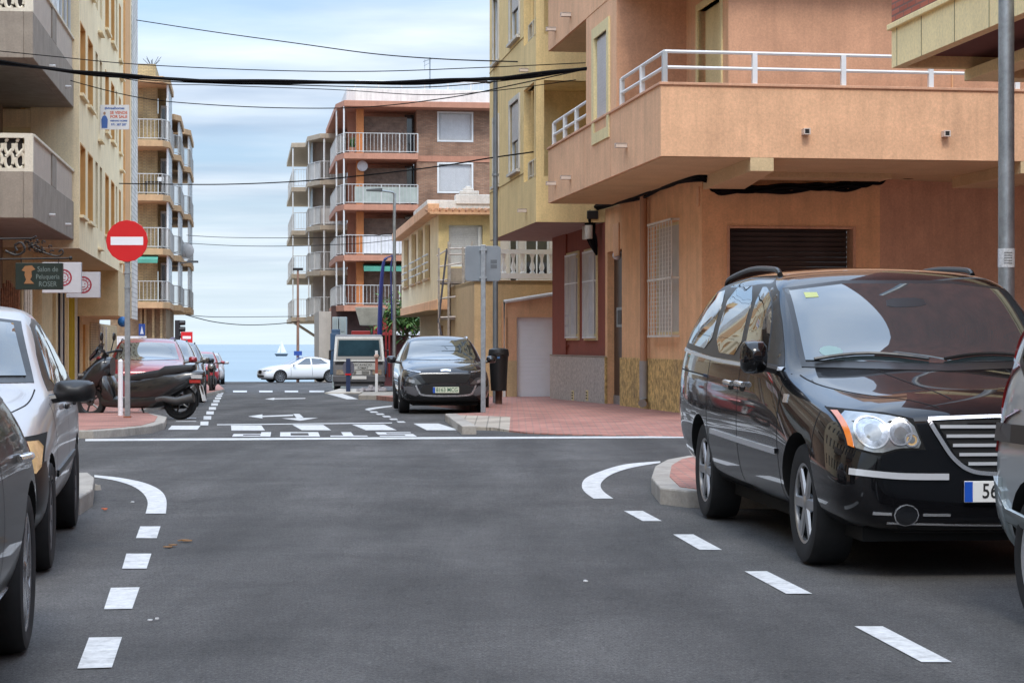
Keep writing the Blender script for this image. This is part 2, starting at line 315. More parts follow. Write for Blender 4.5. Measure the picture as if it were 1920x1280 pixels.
gstrip([(407, 795), (735, 791.7)], [(407, 796.6), (735, 793.2)])
u = lambda *q: [(400 + a / 3.84, 620 + b / 3.84) for a, b in q]
gpoly(u((250, 615), (355, 600), (352, 610), (352, 622), (355, 630)))
gpoly(u((352, 611), (575, 602), (575, 612), (352, 620)))
gpoly(u((575, 597), (620, 597), (650, 624), (600, 628)))
gpoly(u((490, 629), (755, 625), (625, 646)))
gpoly(u((370, 490), (440, 481), (440, 486), (665, 483), (660, 488), (440, 492), (435, 497)))
for a, b in ((400, 415), (437, 463), (486, 511), (534, 559), (580, 608)): gpoly([(a, 732), (b, 732), (b, 735), (a, 735)])
for i in range(11):
    t = i / 11; y0 = 797 - 62 * (1 - (1 - t) ** 2.0); y1 = 797 - 62 * (1 - (1 - t - 0.06) ** 2.0) ; xc = 383 + (797 - y0) / 62 * 32; xw = 15 * (1 - 0.45 * t)
    if y0 - y1 > 1.0: gpoly([(xc - xw / 2, y0), (xc + xw / 2, y0), (xc + xw / 2 + .6, y1), (xc - xw / 2 + .6, y1)])
for y0 in (790, 784): gpoly([(330, y0), (368, y0), (368, y0 - 1), (330, y0 - 1)])
for x_, y_ in ((701, 772), (713, 776), (725, 780.5), (738, 785.5), (752, 790.5)): gpoly([(x_ - 9, y_ - 1.3), (x_ + 5, y_ - 1.3), (x_ + 9, y_ + 1.3), (x_ - 5, y_ + 1.3)])
gstrip(dense([(735, 760), (708, 762.5), (690, 765), (684, 767.5)]), dense([(735, 762), (712, 765), (697, 768), (692, 769.5)]))
gstrip([(610, 737), (650, 748)], [(640, 737), (672, 748)])
mb.build('road_markings', white_paint, kind='structure')
# lettering painted for drivers coming up from the sea, so it reads upside down from here
mb = MB(); zf, zn_ = G(600, 810.3).y, G(600, 818.6).y
def letter(px0, px1, rects):
    for a_, b_, c_, d_ in rects:
        q = []
        for uu, vv in ((a_, c_), (b_, c_), (b_, d_), (a_, d_)):
            Y = zf + (zn_ - zf) * vv; xl_, xr_ = Wp(px0, 0, zn_).x, Wp(px1, 0, zn_).x; sh_ = (zf - Y) * 0.0 + (Y - zn_) * -0.115
            q.append((xr_ + (xl_ - xr_) * uu + sh_, Y, gz(Y) + MK))
        mb.add(q, [(0, 1, 2, 3)])
T_ = .26; W3 = .27
letter(713, 782, [(0, 1, .80, 1), (0, W3, .56, .80), (0, 1, .42, .58), (1 - W3, 1, .2, .44), (0, 1, 0, .2)])
letter(620, 690, [(0, 1, .78, 1), (.36, .64, 0, .78)])
letter(525, 600, [(0, 1, .78, 1), (0, 1, 0, .22), (0, W3, .22, .78), (1 - W3, 1, .22, .78)])
letter(435, 507, [(0, 1, .80, 1), (0, W3, 0, .80), (1 - W3, 1, .5, .80), (W3, 1, .40, .56)])
mb.build('stop_road_lettering', white_paint, kind='structure')
# litter and leaves on the asphalt
leafm = mat('dry_leaf', (0.25, 0.13, 0.05), 0.9)
orleaf = mat('orange_scrap', (0.55, 0.13, 0.05), 0.8)
def leaf(px, py, s, m_, lab, grp=None, n=4):
    p = G(px, py, 0.004); b_ = MB()
    for k in range(n):
        c = Vector((random.uniform(-s, s), random.uniform(-s, s), random.uniform(0, 0.01))); r_ = s * random.uniform(.35, .7); a0 = random.random() * 6
        b_.prism([(c.x + r_ * math.cos(a0 + j * 1.26) * random.uniform(.6, 1.2), c.y + r_ * math.sin(a0 + j * 1.26) * random.uniform(.6, 1.2)) for j in range(5)], c.z, c.z + 0.006)
    o = b_.build('dry_leaf' if m_ is leafm else 'paper_scrap', m_, label=lab, cat='leaf' if m_ is leafm else 'litter', group=grp); o.location = p
leaf(203, 956, 0.05, orleaf, 'small orange scrap lying on the asphalt near the left kerb', n=2)
leaf(343, 1015, 0.05, leafm, 'brown dry leaves on the asphalt right of the left dashed line, the farther pair')
leaf(322, 1025, 0.045, leafm, 'brown dry leaf on the asphalt just right of the left dashed line', n=3)
for i_, (px_, py_, wh_) in enumerate(((1092, 1089, 'in the middle of the near road'), (290, 1163, 'below the left dashes near the bottom'), (244, 942, 'between the left curved line and the kerb'))):
    o_ = leaf(px_, py_, 0.022, mat('white_scrap', (.6, .6, .6), .8), 'tiny white paper scrap ' + wh_, 'white paper scraps on the road', 2)
# ---------------------------------------------------------------- pavements
def pavement(name, toppx, m, h=0.12, kerbw=0.0, pts=None, drop=None):
    vs = [G(x, y, 0.0) for x, y in toppx] if pts is None else [Vector(p) for p in pts]
    mb_ = MB(); top = [Vector((v.x, v.y, gz(v.y) + (h if drop is None else drop[i]))) for i, v in enumerate(vs)]
    mb_.prism_pts([Vector((v.x, v.y, gz(v.y) - 0.3)) for v in vs], top)
    return mb_.build(name, m, kind='structure')
def Gt(px, py, h=0.12):
    v = G(px, py, h); return (v.x, v.y)
# left kerb island under the no entry sign; extends away along the left buildings
def stepped(name, edge, inner, h=0.12, kw=0.16):
    """edge: road side outline (top of kerb, photo px), inner: closing points in metres"""
    e = [Gt(x, y, h) for x, y in edge]; poly = e + list(inner)
    k = MB(); k.prism_pts([Vector((p[0], p[1], gz(p[1]) - .3)) for p in poly], [Vector((p[0], p[1], gz(p[1]) + h - 0.004)) for p in poly]); k.build(name + '_kerb', kerbm, kind='structure', bevel=0.015)
    cx = sum(p[0] for p in poly) / len(poly); cy = sum(p[1] for p in poly) / len(poly)
    # tiles inset from the kerb line
    ins = []
    n = len(e)
    for i, p in enumerate(e):
        a = Vector(e[max(i - 1, 0)]); b_ = Vector(e[min(i + 1, n - 1)]); d = (b_ - a).normalized(); nn = Vector((-d.y, d.x))
        if nn.dot(Vector((cx, cy)) - Vector(p)) < 0: nn = -nn
        q = Vector(p) + nn * kw; ins.append((q.x, q.y))
    poly2 = ins + [((p[0] - cx) * 0.999 + cx, (p[1] - cy) * 0.999 + cy) for p in inner]
    t_ = MB(); t_.prism_pts([Vector((p[0], p[1], gz(p[1]) + h - .02)) for p in poly2], [Vector((p[0], p[1], gz(p[1]) + h + 0.003)) for p in poly2]); t_.build(name, redtile, kind='structure')
stepped('pavement_left', [(-250, 806), (100, 806), (175, 806), (235, 802), (285, 797), (309, 790), (313, 780.5)], [(-7.2, 38), (-10.2, 70), (-15, 100), (-17.8, 112), (-70, 112), (-70, 30)])
# right corner pavement, dropped to the road at its near edge
edge = [(834, 776, .12), (848, 788, .10), (864, 799, .07), (890, 800, .05), (925, 801, .05), (955, 806, .03), (985, 810, .02), (1040, 813, .015), (1140, 815, .015), (1290, 817, .015)]
front = [(*Gt(x, y, h), h) for x, y, h in edge]
wall = [(*Gt(x, y, .12), .12) for x, y in ((1345, 781), (1316, 778), (1275, 771), (1165, 756), (1100, 745), (1037, 735.5))]
rest = [(1.6, 56, .12), (-3.0, 59, .12), (-3.9, 60, .12), (-3.8, 55, .12), (Gt(770, 757)[0] - .2, Gt(770, 757)[1] + 6, .12), (Gt(905, 762)[0], Gt(905, 762)[1], .12), (Gt(905, 773)[0], Gt(905, 773)[1], .12)]
inner = [(*Gt(x, y, .12), .12) for x, y in ((834, 775.5), (848, 776.5), (866, 778), (892, 779), (925, 780), (957, 781.5), (987, 782.5), (1040, 784), (1140, 787), (1290, 791))]
mb_ = MB(); ring = inner + [(26, 32.2, .12), (26, 34.5, .12)] + wall + rest
mb_.prism_pts([Vector((p[0], p[1], gz(p[1]) - .3)) for p in ring], [Vector((p[0], p[1], gz(p[1]) + p[2])) for p in ring]); mb_.build('pavement_right', redtile, kind='structure')
mb_ = MB(); ff_ = front + [(26, 29.4, .02)]; ii_ = inner + [(26, 32.2, .12)]
for i in range(len(ff_) - 1):
    q = [ff_[i], ff_[i + 1], ii_[i + 1], ii_[i]]; mb_.prism_pts([Vector((p[0], p[1], gz(p[1]) - .3)) for p in q], [Vector((p[0], p[1], gz(p[1]) + p[2] + (.0 if j < 2 else .002))) for j, p in enumerate(q)], 1 if i < 5 else 0)
mb_.build('pavement_ramp', [redtile, paletile], kind='structure')
# kerb stones of the corner pavement
def kerb_run(name, pts, w=0.15, h=0.125, lab=None):
    k = MB(); P = [Vector((*Gt(x, y, h), 0)) for x, y in pts]
    for i in range(len(P) - 1):
        d = P[i + 1] - P[i]; Ln = d.length; n_ = max(1, round(Ln / 0.9)); d.normalize(); s = Vector((-d.y, d.x, 0)) * w
        for j in range(n_):
            a = P[i] + d * (Ln * j / n_ + .006); b_ = P[i] + d * (Ln * (j + 1) / n_ - .006)
            q = [a, b_, b_ + s, a + s]; k.prism_pts([Vector((v.x, v.y, gz(v.y) - .2)) for v in q], [Vector((v.x, v.y, gz(v.y) + h)) for v in q])
    return k.build(name, kerbm, kind='structure', bevel=0.015)
kerb_run('kerb_right', [(835, 775), (850, 787), (866, 798)], 0.22, .128)
# near corner pavement behind the van, and the left kerb tip behind the silver saloon
stepped('pavement_near_right', [(1500, 921), (1290, 918), (1238, 912), (1221, 893), (1228, 872), (1250, 860), (1290, 853), (1500, 848), (2600, 842)], [(60, 22), (60, -30), (7.6, -30), (4.35, 12), (4.0, 16.0)], .14)
stepped('pavement_near_left', [(-60, 905), (60, 896), (130, 886), (165, 884), (177, 893), (174, 915), (150, 930), (60, 933), (-150, 935)], [(-5.3, 14), (-4.4, 4), (-2.5, -30), (-60, -30), (-60, 19.5)], .14)
# broken kerb lump
k = MB(); p = G(170, 930)
for i in range(9):
    a = random.uniform(0, 6.28); c = Vector((p.x + random.uniform(-.25, .0), p.y + random.uniform(-.3, .9), 0)); s_ = random.uniform(.02, .06)
    k.prism_pts([(c.x + s_ * math.cos(a + j * 1.05), c.y + s_ * math.sin(a + j * 1.05), -.02) for j in range(6)], [(c.x + .7 * s_ * math.cos(a + j * 1.05), c.y + .7 * s_ * math.sin(a + j * 1.05), s_ * random.uniform(.5, 1.1)) for j in range(6)])
k.build('broken_kerb', kerbm, kind='structure')
# manhole cover
b_ = MB(); p = G(760, 812); b_.lathe([(0.001, .004), (.28, .004), (.3, 0)], (p.x, p.y, p.z), 'z', 24)
# ================================================================ buildings
class Fr:
    """a street frame: origin on the ground, local +Y runs along the street, local +X to the right"""
    def __init__(s, X, Y, vp):
        s.o = Vector((X, Y)); s.ey = Vector(((vp - CX) / F, 1)).normalized(); s.ex = Vector((s.ey.y, -s.ey.x)); s.rz = -math.atan2(s.ey.x, s.ey.y)
    def X(s, px, py=645, x0=0.0):
        r = Vector(((px - CX) / F, 1)); t = (x0 + s.o.dot(s.ex)) / r.dot(s.ex); return ((r * t - s.o).dot(s.ey), CAMZ + (HY - py) / F * t)
    def Y(s, px, py=645, y0=0.0):
        r = Vector(((px - CX) / F, 1)); t = (y0 + s.o.dot(s.ey)) / r.dot(s.ey); return ((r * t - s.o).dot(s.ex), CAMZ + (HY - py) / F * t)
    def empty(s, name, **k): return empty(name, (s.o.x, s.o.y, 0), s.rz, **k)
    def loc(s, v): d = Vector((v[0], v[1])) - s.o; return (d.dot(s.ex), d.dot(s.ey))
def facade(mb, pl, c, s, u0, u1, z0, z1, ops=(), rev=0.18, mi=0):
    """wall sheet in plane x=c or y=c, outward side s, with openings that have real reveals"""
    P = (lambda u, z, d: (c - s * d, u, z)) if pl == 'x' else (lambda u, z, d: (u, c - s * d, z))
    us = sorted({u0, u1, *[q for o in ops for q in o[:2] if u0 < q < u1]}); zs = sorted({z0, z1, *[q for o in ops for q in o[2:4] if z0 < q < z1]})
    for i in range(len(us) - 1):
        for j in range(len(zs) - 1):
            a, b, p, q = us[i], us[i + 1], zs[j], zs[j + 1]; m = (a + b) / 2; n = (p + q) / 2
            if any(o[0] < m < o[1] and o[2] < n < o[3] for o in ops): continue
            mb.add([P(a, p, 0), P(b, p, 0), P(b, q, 0), P(a, q, 0)], [(0, 1, 2, 3)], mi)
    for (a, b, p, q) in [o[:4] for o in ops]:
        mb.add([P(a, p, 0), P(b, p, 0), P(b, q, 0), P(a, q, 0), P(a, p, rev), P(b, p, rev), P(b, q, rev), P(a, q, rev)], [(0, 1, 5, 4), (1, 2, 6, 5), (2, 3, 7, 6), (3, 0, 4, 7)], mi)
def pbox(mb, pl, c, s, u0, u1, z0, z1, d0, d1, mi=0):
    """box in a wall plane between depths d0..d1 behind it (negative = proud)"""
    a, b = sorted((c - s * d0, c - s * d1))
    if pl == 'x': mb.box(a, b, u0, u1, z0, z1, mi)
    else: mb.box(u0, u1, a, b, z0, z1, mi)
def window(par, pl, c, s, u0, u1, z0, z1, frame=white_metal, pane=None, rev=0.18, surround=None, sw=0.09, sill=None, mull=1, shut=None, shut_frac=1.0, fw=0.05):
    m = MB(); d0, d1 = rev - .06, rev - .01
    pbox(m, pl, c, s, u0, u0 + fw, z0, z1, d0, d1); pbox(m, pl, c, s, u1 - fw, u1, z0, z1, d0, d1); pbox(m, pl, c, s, u0 + fw, u1 - fw, z0, z0 + fw, d0, d1); pbox(m, pl, c, s, u0 + fw, u1 - fw, z1 - fw, z1, d0, d1)
    for k in range(1, mull): uu = u0 + (u1 - u0) * k / mull; pbox(m, pl, c, s, uu - .02, uu + .02, z0 + fw, z1 - fw, d0, d1)
    w_ = m.build('window', frame, par)
    m = MB(); pbox(m, pl, c, s, u0 + .01, u1 - .01, z0 + .01, z1 - .01, rev - .03, rev - .024); m.build('pane', pane or glass_win, w_)
    if shut: m = MB(); zz = z1 - fw - (z1 - z0 - 2 * fw) * shut_frac; pbox(m, pl, c, s, u0 + fw, u1 - fw, zz, z1 - fw, rev - .075, rev - .045); m.build('shutter', shut, w_)
    if surround:
        m = MB(); p = -.035
        pbox(m, pl, c, s, u0 - sw, u0, z0 - (0 if sill else sw), z1, p, .06); pbox(m, pl, c, s, u1, u1 + sw, z0 - (0 if sill else sw), z1, p, .06); pbox(m, pl, c, s, u0 - sw, u1 + sw, z1, z1 + sw, p, .06)
        if not sill: pbox(m, pl, c, s, u0, u1, z0 - sw, z0, p, .06)
        m.build('surround', surround, w_)
    if sill: m = MB(); pbox(m, pl, c, s, u0 - .1, u1 + .1, z0 - .07, z0 - .002, -.09, rev - .07); m.build('sill', sill, w_)
    return w_
def railing(name, par, pts, z0, z1, m_, gap=0.11, rails=(1.0,), r=0.018, br=0.009, posts=None, closed_top=True):
    """pts: list of (x,y); rails: heights as fraction"""
    b = MB()
    for f in rails:
        for i in range(len(pts) - 1): b.tube([(*pts[i], z0 + (z1 - z0) * f), (*pts[i + 1], z0 + (z1 - z0) * f)], r, 6)
    for i in range(len(pts) - 1):
        a = Vector(pts[i]); c = Vector(pts[i + 1]); Ln = (c - a).length
        if gap:
            n = max(1, round(Ln / gap))
            for k in range(1, n): q = a.lerp(c, k / n); b.box(q.x - br, q.x + br, q.y - br, q.y + br, z0 + .06, z1 - .01)
        n = max(1, round(Ln / (posts or 1.4)))
        for k in range(n + 1): q = a.lerp(c, k / n); b.box(q.x - r * 1.3, q.x + r * 1.3, q.y - r * 1.3, q.y + r * 1.3, z0, z1)
    return b.build(name, m_, par)
# ---------------------------------------------------------------- materials
orange = mat('orange_render', (0.77, 0.435, 0.22), 0.9, var=0.12, vscale=2.5, bump=0.35, bscale=45, streak=0.36, dirt=0.2)
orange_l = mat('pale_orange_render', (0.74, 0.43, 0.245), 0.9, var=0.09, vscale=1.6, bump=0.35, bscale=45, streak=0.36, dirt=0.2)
orange_d = mat('deep_orange_trim_shade', (0.60, 0.335, 0.205), 0.9, var=0.1, vscale=2.5, bump=0.25, bscale=45, streak=0.3)  # trim tone; recessed and camera-facing walls get their shade in this colour
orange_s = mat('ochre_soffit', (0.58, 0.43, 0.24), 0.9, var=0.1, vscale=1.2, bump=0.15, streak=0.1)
yellow = mat('yellow_render', (0.76, 0.57, 0.27), 0.9, var=0.08, vscale=2, bump=0.2, streak=0.4)
cream = mat('cream_render', (0.88, 0.73, 0.47), 0.9, var=0.08, vscale=2, bump=0.2, streak=0.38)
cream_y = mat('pale_yellow_frame', (0.72, 0.60, 0.32), 0.75, var=0.05, bump=0.1, streak=0.25)
redwall = mat('oxblood_render', (0.24, 0.055, 0.03), 0.85, var=0.1, bump=0.2, streak=0.2)
greystone = mat('grey_stone_plinth', (0.44, 0.395, 0.35), 0.9, var=0.35, vscale=14, bump=0.5, bscale=22, streak=0.3)
tanstone = mat('mustard_stone_plinth', (0.50, 0.33, 0.12), 0.9, var=0.65, vscale=11, bump=1.0, bscale=16, dirt=0.5)
brown_door = mat('brown_metal_door', (0.045, 0.025, 0.018), 0.45, var=0.15)
concrete = mat('brown_grey_concrete', (0.30, 0.255, 0.205), 0.92, var=0.16, vscale=2.5, bump=0.3, bscale=30, streak=0.4)
balus = mat('cream_balustrade', (0.68, 0.62, 0.50), 0.85, var=0.08, bump=0.15, streak=0.15)
dark_in = mat('dark_interior', (0.022, 0.018, 0.016), 0.9)
terra = mat('terracotta_slab', (0.48, 0.23, 0.15), 0.85, var=0.1, streak=0.3)
terra_o = mat('orange_painted_pillar', (0.58, 0.22, 0.075), 0.85, var=0.08, streak=0.2)
brickred = brick_mat('red_brown_brick', (0.30, 0.15, 0.09), (0.42, 0.24, 0.15), (0.22, 0.16, 0.12), 0.26, 0.075, 0.014)
brickor = brick_mat('orange_red_brick', (0.42, 0.10, 0.055), (0.50, 0.15, 0.09), (0.24, 0.12, 0.09), 0.25, 0.065, 0.012)
brickyel = brick_mat('yellow_brick', (0.46, 0.34, 0.16), (0.54, 0.41, 0.21), (0.30, 0.24, 0.15), 0.26, 0.08, 0.014)
brickwh = brick_mat('white_brick', (0.66, 0.62, 0.56), (0.72, 0.68, 0.62), (0.45, 0.42, 0.38), 0.3, 0.16, 0.02)
palewall = mat('pale_grey_render', (0.52, 0.47, 0.41), 0.9, var=0.08, streak=0.2)
rail_grey = mat('rail_grey', (.48, .48, .46), .6)
whitewall = mat('white_render', (0.72, 0.70, 0.66), 0.9, var=0.06, streak=0.4, dirt=0.25)
rooftile = mat('clay_roof_tile', (0.50, 0.27, 0.15), 0.85, var=0.35, vscale=9)
beige = mat('beige_render', (0.55, 0.40, 0.22), 0.9, var=0.08, streak=0.3)
green_cloth = mat('green_awning_cloth', (0.08, 0.30, 0.22), 0.8, var=0.15)
orange_frame = mat('orange_window_frame', (0.60, 0.33, 0.11), 0.7, var=0.1)
navy = mat('navy_panel', (0.02, 0.022, 0.045), 0.5)
mustard = mat('mustard_paint', (0.50, 0.36, 0.03), 0.7, var=0.08)
curtain = mat('grey_blind', (0.40, 0.40, 0.42), 0.7, var=0.05, slat=0.02, slat_n=30)

# ================================================================ orange corner apartment building (right)
A0 = G(1316, 778, .12); fo = Fr(A0.x, A0.y, 400)
B = fo.empty('apartment_building', label='orange rendered corner apartment building with wraparound balcony and brown garage shutter', cat='building')
ZS = fo.Y(1316, 330)[1]                                       # soffit height
v = Hz(1239, 292.5, ZS); bx, by = fo.loc(v)                    # outer balcony corner
yF = fo.X(1028, 382, bx)[0]                                    # far end of the balcony
ztop = CAMZ + (HY - 159) * v.y / F
yj = fo.X(1138)[0]; yr = fo.X(1037)[0]
gr0 = -0.5
# ground floor street wall with door and barred window
wy0, wy1 = fo.X(1273)[0], fo.X(1229)[0]; wz1 = fo.X(1250, 420)[1]; wz0 = fo.X(1250, 627)[1]
dy0, dy1 = fo.X(1166)[0], fo.X(1139)[0]; dz1 = fo.X(1152, 470)[1]
m = MB(); facade(m, 'x', 0, -1, 0, dy1 + .25, gr0, ZS, [(wy0, wy1, wz0, wz1), (dy0, dy1, gr0, dz1)], .2)
xa, za = fo.Y(1368, 428); xb, _ = fo.Y(1599, 424); xe = fo.Y(1650)[0]
facade(m, 'y', 0, -1, 0, xe, gr0, ZS, [(xa, xb, gr0, za)], .35)
m.add([(xe, 0, gr0), (xe + 3.2, 1.1, gr0), (xe + 3.2, 1.1, ZS), (xe, 0, ZS)], [(0, 1, 2, 3)], 1)  # splayed part: shade under the balcony put into the deeper tone
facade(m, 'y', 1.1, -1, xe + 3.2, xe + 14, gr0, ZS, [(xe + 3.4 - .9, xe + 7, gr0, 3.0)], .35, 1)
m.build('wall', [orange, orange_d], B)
m = MB(); zz = gr0
while zz < za - .03: m.prism_pts([(xa + .01, .33, zz), (xb - .01, .33, zz), (xb - .01, .36, zz), (xa + .01, .36, zz)], [(xa + .01, .300, zz + .085), (xb - .01, .300, zz + .085), (xb - .01, .36, zz + .085), (xa + .01, .36, zz + .085)]); zz += .088
sh = m.build('garage_shutter', shutter_b, B)
m = MB(); m.box(xa, xb, -.03, .33, za, za + .05); m.box(xa - .05, xa, -.03, .33, gr0, za + .05); m.box(xb, xb + .05, -.03, .33, gr0, za + .05); m.build('garage_frame', orange_d, B, .01)
m = MB(); m.box(xe + 3, xe + 7.2, 1.5, 1.56, gr0, 2.95); m.build('garage_shutter', shutter_b, B)
# plinth
pz = fo.X(1250, 673)[1]; m = MB(); m.box(-.05, -.002, .0, dy0, gr0, pz); m.box(-.05, -.002, dy1, yj + .2, gr0, pz); each(m, 'stone_plinth', tanstone, B, .01, label='mustard rough stone plinth')
m = MB(); m.box(-.04, xa, -.05, -.002, gr0, pz); m.box(xb, xe, -.05, -.002, gr0, pz); each(m, 'stone_plinth', tanstone, B, .01)
# door
m = MB(); m.box(.15, .19, dy0, dy1, gr0, dz1); D = m.build('door', brown_door, B)
iz0, iz1 = fo.X(1152, 613)[1], fo.X(1152, 576)[1]; iy = (dy0 + dy1) / 2
m = MB(); m.box(.12, .148, iy - .38, iy + .38, iz0, iz1); m.build('intercom', grey_metal, D, .004)
m = MB(); m.box(.11, .119, iy - .18, iy + .22, iz0 + .06, iz1 - .06); m.build('mail_panel', dark_metal, D)
m = MB(); m.box(.13, .149, dy0 + .02, dy1 - .02, gr0, fo.X(1152, 742)[1]); m.build('kick_plate', grey_metal, D)
m = MB(); m.ball((.05, iy, dz1 - .1), .1, 12); m.build('door_lamp', white_metal, B, smooth=True)
# barred window
W_ = window(B, 'x', 0, -1, wy0, wy1, wz0, wz1, cream_y, mat('beige_net', (.50, .45, .38), .8), .08)
m = MB()
for k in range(9): yy = wy0 + (wy1 - wy0) * k / 8; m.tube([(-.14, yy, wz0 - .05), (-.14, yy, wz1 + .05)], .011, 6)
nh = 26
for k in range(nh + 1): zz = wz0 - .02 + (wz1 - wz0) * k / nh; m.tube([(-.14, wy0 - .02, zz), (-.14, wy1 + .02, zz)], .006, 4)
for zz in (wz0 - .03, (wz0 + wz1) / 2, wz1 + .03): m.box(-.16, 0, wy0 - .05, wy0 - .02, zz - .02, zz + .02); m.box(-.16, -.13, wy0 - .05, wy1 + .05, zz - .02, zz + .02); m.box(-.16, 0, wy1 + .02, wy1 + .05, zz - .02, zz + .02)
m.build('window_bars', mat('beige_bars', (.66, .62, .54), .6, .2), W_)
# drain pipe
py_ = fo.X(1218)[0]; m = MB(); m.tube([(-.12, py_, .15), (-.12, py_, ZS)], .075, 10); m.build('drain_pipe', mat('orange_pipe', (.42, .22, .12), .6, var=.1), B, smooth=True)
m = MB(); m.tube([(-.12, py_, .95), (-.12, py_, .2), (-.2, py_ - .25, .12)], .085, 10); m.build('pipe_foot', mat('grey_pipe', (.3, .28, .26), .6), B, smooth=True)
# balcony slab and parapets, wrapping the corner
XR = 22.0
def balcony(z0, z1, ys=yF, back=.0):
    t = .16; b = MB()
    b.box(bx, bx + t, by, ys, z0, z1)                      # street side parapet
    b.box(bx + t, XR, by, by + t, z0, z1)                  # side street parapet
    b.box(bx + t, 1.5, by + t, ys, z0, z0 + .22)
    b.box(1.5, XR, by + t, 6, z0, z0 + .22)
    b.box(bx + t, 1.5, ys - t, ys, z0 + .22, z1)
    o = b.build('balcony', orange_l, B)
    c_ = MB(); c_.box(bx - .03, bx + t + .03, by - .03, ys + .03, z1, z1 + .045); c_.box(bx + t + .03, XR, by - .03, by + t + .03, z1, z1 + .045); c_.build('coping', orange_d, o, .008)
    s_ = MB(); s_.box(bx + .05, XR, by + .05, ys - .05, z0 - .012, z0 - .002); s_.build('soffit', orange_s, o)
    return o
bal = balcony(ZS, ztop)
PZ = 3.2
bal2 = balcony(ZS + PZ, ztop + PZ)
balcony(ZS + 2 * PZ, ztop + 2 * PZ)
# vertical construction joints on the street parapet
m = MB()
for px in (1095, 1145): yy = fo.X(px, 300, bx)[0]; m.box(bx - .004, bx, yy - .008, yy + .008, ZS, ztop)
each(m, 'joint', orange_d, bal)
# upper floors: bay flush with the balcony plane, recessed terrace walls
ybay0, ybay1 = fo.X(1155, 200, bx)[0], fo.X(1098, 200, bx)[0]
z0, z1 = ZS + .2, ZS + 3 * PZ
xbr = fo.Y(1287, 100, ybay0)[0]; 
yd2 = fo.X(1287, 100, xbr)[0]; yd1 = fo.X(1366, 100, xbr)[0]
wby0, wby1 = fo.X(1139, 100, bx)[0], fo.X(1115, 100, bx)[0]
m = MB()
zb_t = fo.X(1130, 62, bx)[1]; zb_b = fo.X(1130, 222, bx)[1]
facade(m, 'x', bx + .01, -1, ybay0, ybay1, ztop + .05, ZS + PZ, [(wby0, wby1, zb_b - .2, zb_t)], .1)
facade(m, 'x', bx + .01, -1, ybay0, ybay1, ztop + PZ + .05, ZS + 2 * PZ, [], .3)
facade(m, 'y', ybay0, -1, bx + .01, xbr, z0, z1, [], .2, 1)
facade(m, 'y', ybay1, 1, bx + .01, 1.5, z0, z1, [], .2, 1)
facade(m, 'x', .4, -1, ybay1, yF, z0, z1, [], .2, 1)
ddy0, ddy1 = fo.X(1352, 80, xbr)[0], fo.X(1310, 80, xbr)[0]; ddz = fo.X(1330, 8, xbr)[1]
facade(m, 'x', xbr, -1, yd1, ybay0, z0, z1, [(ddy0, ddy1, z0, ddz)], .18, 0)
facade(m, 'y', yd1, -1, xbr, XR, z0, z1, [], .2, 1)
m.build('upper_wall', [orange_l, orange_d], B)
m = MB(); m.box(xbr - .03, xbr + .17, ddy0 - .12, ddy0, z0, ddz + .12); m.box(xbr - .03, xbr + .17, ddy1, ddy1 + .12, z0, ddz + .12); m.box(xbr - .03, xbr + .17, ddy0, ddy1, ddz, ddz + .12); fd = m.build('door_frame', cream_y, B, .01)
m = MB(); m.box(xbr + .12, xbr + .16, ddy0, ddy1, z0, ddz); m.build('terrace_door', cream_y, fd)
m = MB(); m.box(xbr + .09, xbr + .119, ddy0 + .02, ddy0 + .3, z0, ddz); m.build('louvre', shutter_w, fd)
ww = window(B, 'x', bx + .01, -1, wby0, wby1, zb_b - .2, zb_t, white_metal, None, .1, cream_y, .2, None, 1, shutter_w)
m = MB(); pbox(m, 'x', bx + .01, -1, wby1 - .03, wby1 - .002, zb_b - .2, zb_t, -.03, .1); m.build('window_lining', cream_y, ww)
m = MB()
for px in (1785 + 0, 1935): xx = fo.Y(px, 130, yd1)[0]; m.box(xx - .012, xx + .012, yd1 - .02, yd1, z0, z1)
each(m, 'joint', orange, B)
# beams under the balcony
m = MB(); xb0 = fo.Y(1407, 300, by)[0]; xb1 = fo.Y(1451, 300, by)[0]
m.prism_pts([(xb0, by, ZS - .22), (xb1, by, ZS - .22), (.75, 0, ZS - .24), (.02, 0, ZS - .24)], [(xb0, by, ZS - .003), (xb1, by, ZS - .003), (.75, 0, ZS - .003), (.02, 0, ZS - .003)])
m.box(.75, fo.Y(1655, 330, -.6)[0], -1.1, -.5, ZS - .10, ZS - .004)
each(m, 'beam', orange_s, B, .008)
m = MB(); xq = fo.Y(1838, 330, -1.8)[0]; m.box(xq, xq + 1.0, by, -.5, ZS - .2, ZS - .004); each(m, 'beam', orange_s, B, .008)
# rails
railing('railing', bal, [(bx + .08, fo.X(1158, 190, bx)[0]), (bx + .08, by + .08), (XR, by + .08)], ztop + .04, fo.Y(1245, 95, by)[1], white_metal, 0, (0.5, 1.0), .03, posts=1.45)
railing('railing', bal, [(bx + .08, fo.X(1032, 260, bx)[0]), (bx + .08, fo.X(1097, 230, bx)[0])], ztop + .04, fo.Y(1245, 95, by)[1], white_metal, 0, (0.5, 1.0), .03, posts=1.3)
railing('railing', bal2, [(bx + .08, fo.X(1032, 260, bx)[0]), (bx + .08, fo.X(1097, 230, bx)[0])], ztop + PZ + .04, ztop + PZ + .55, white_metal, 0, (0.5, 1.0), .03, posts=1.3)
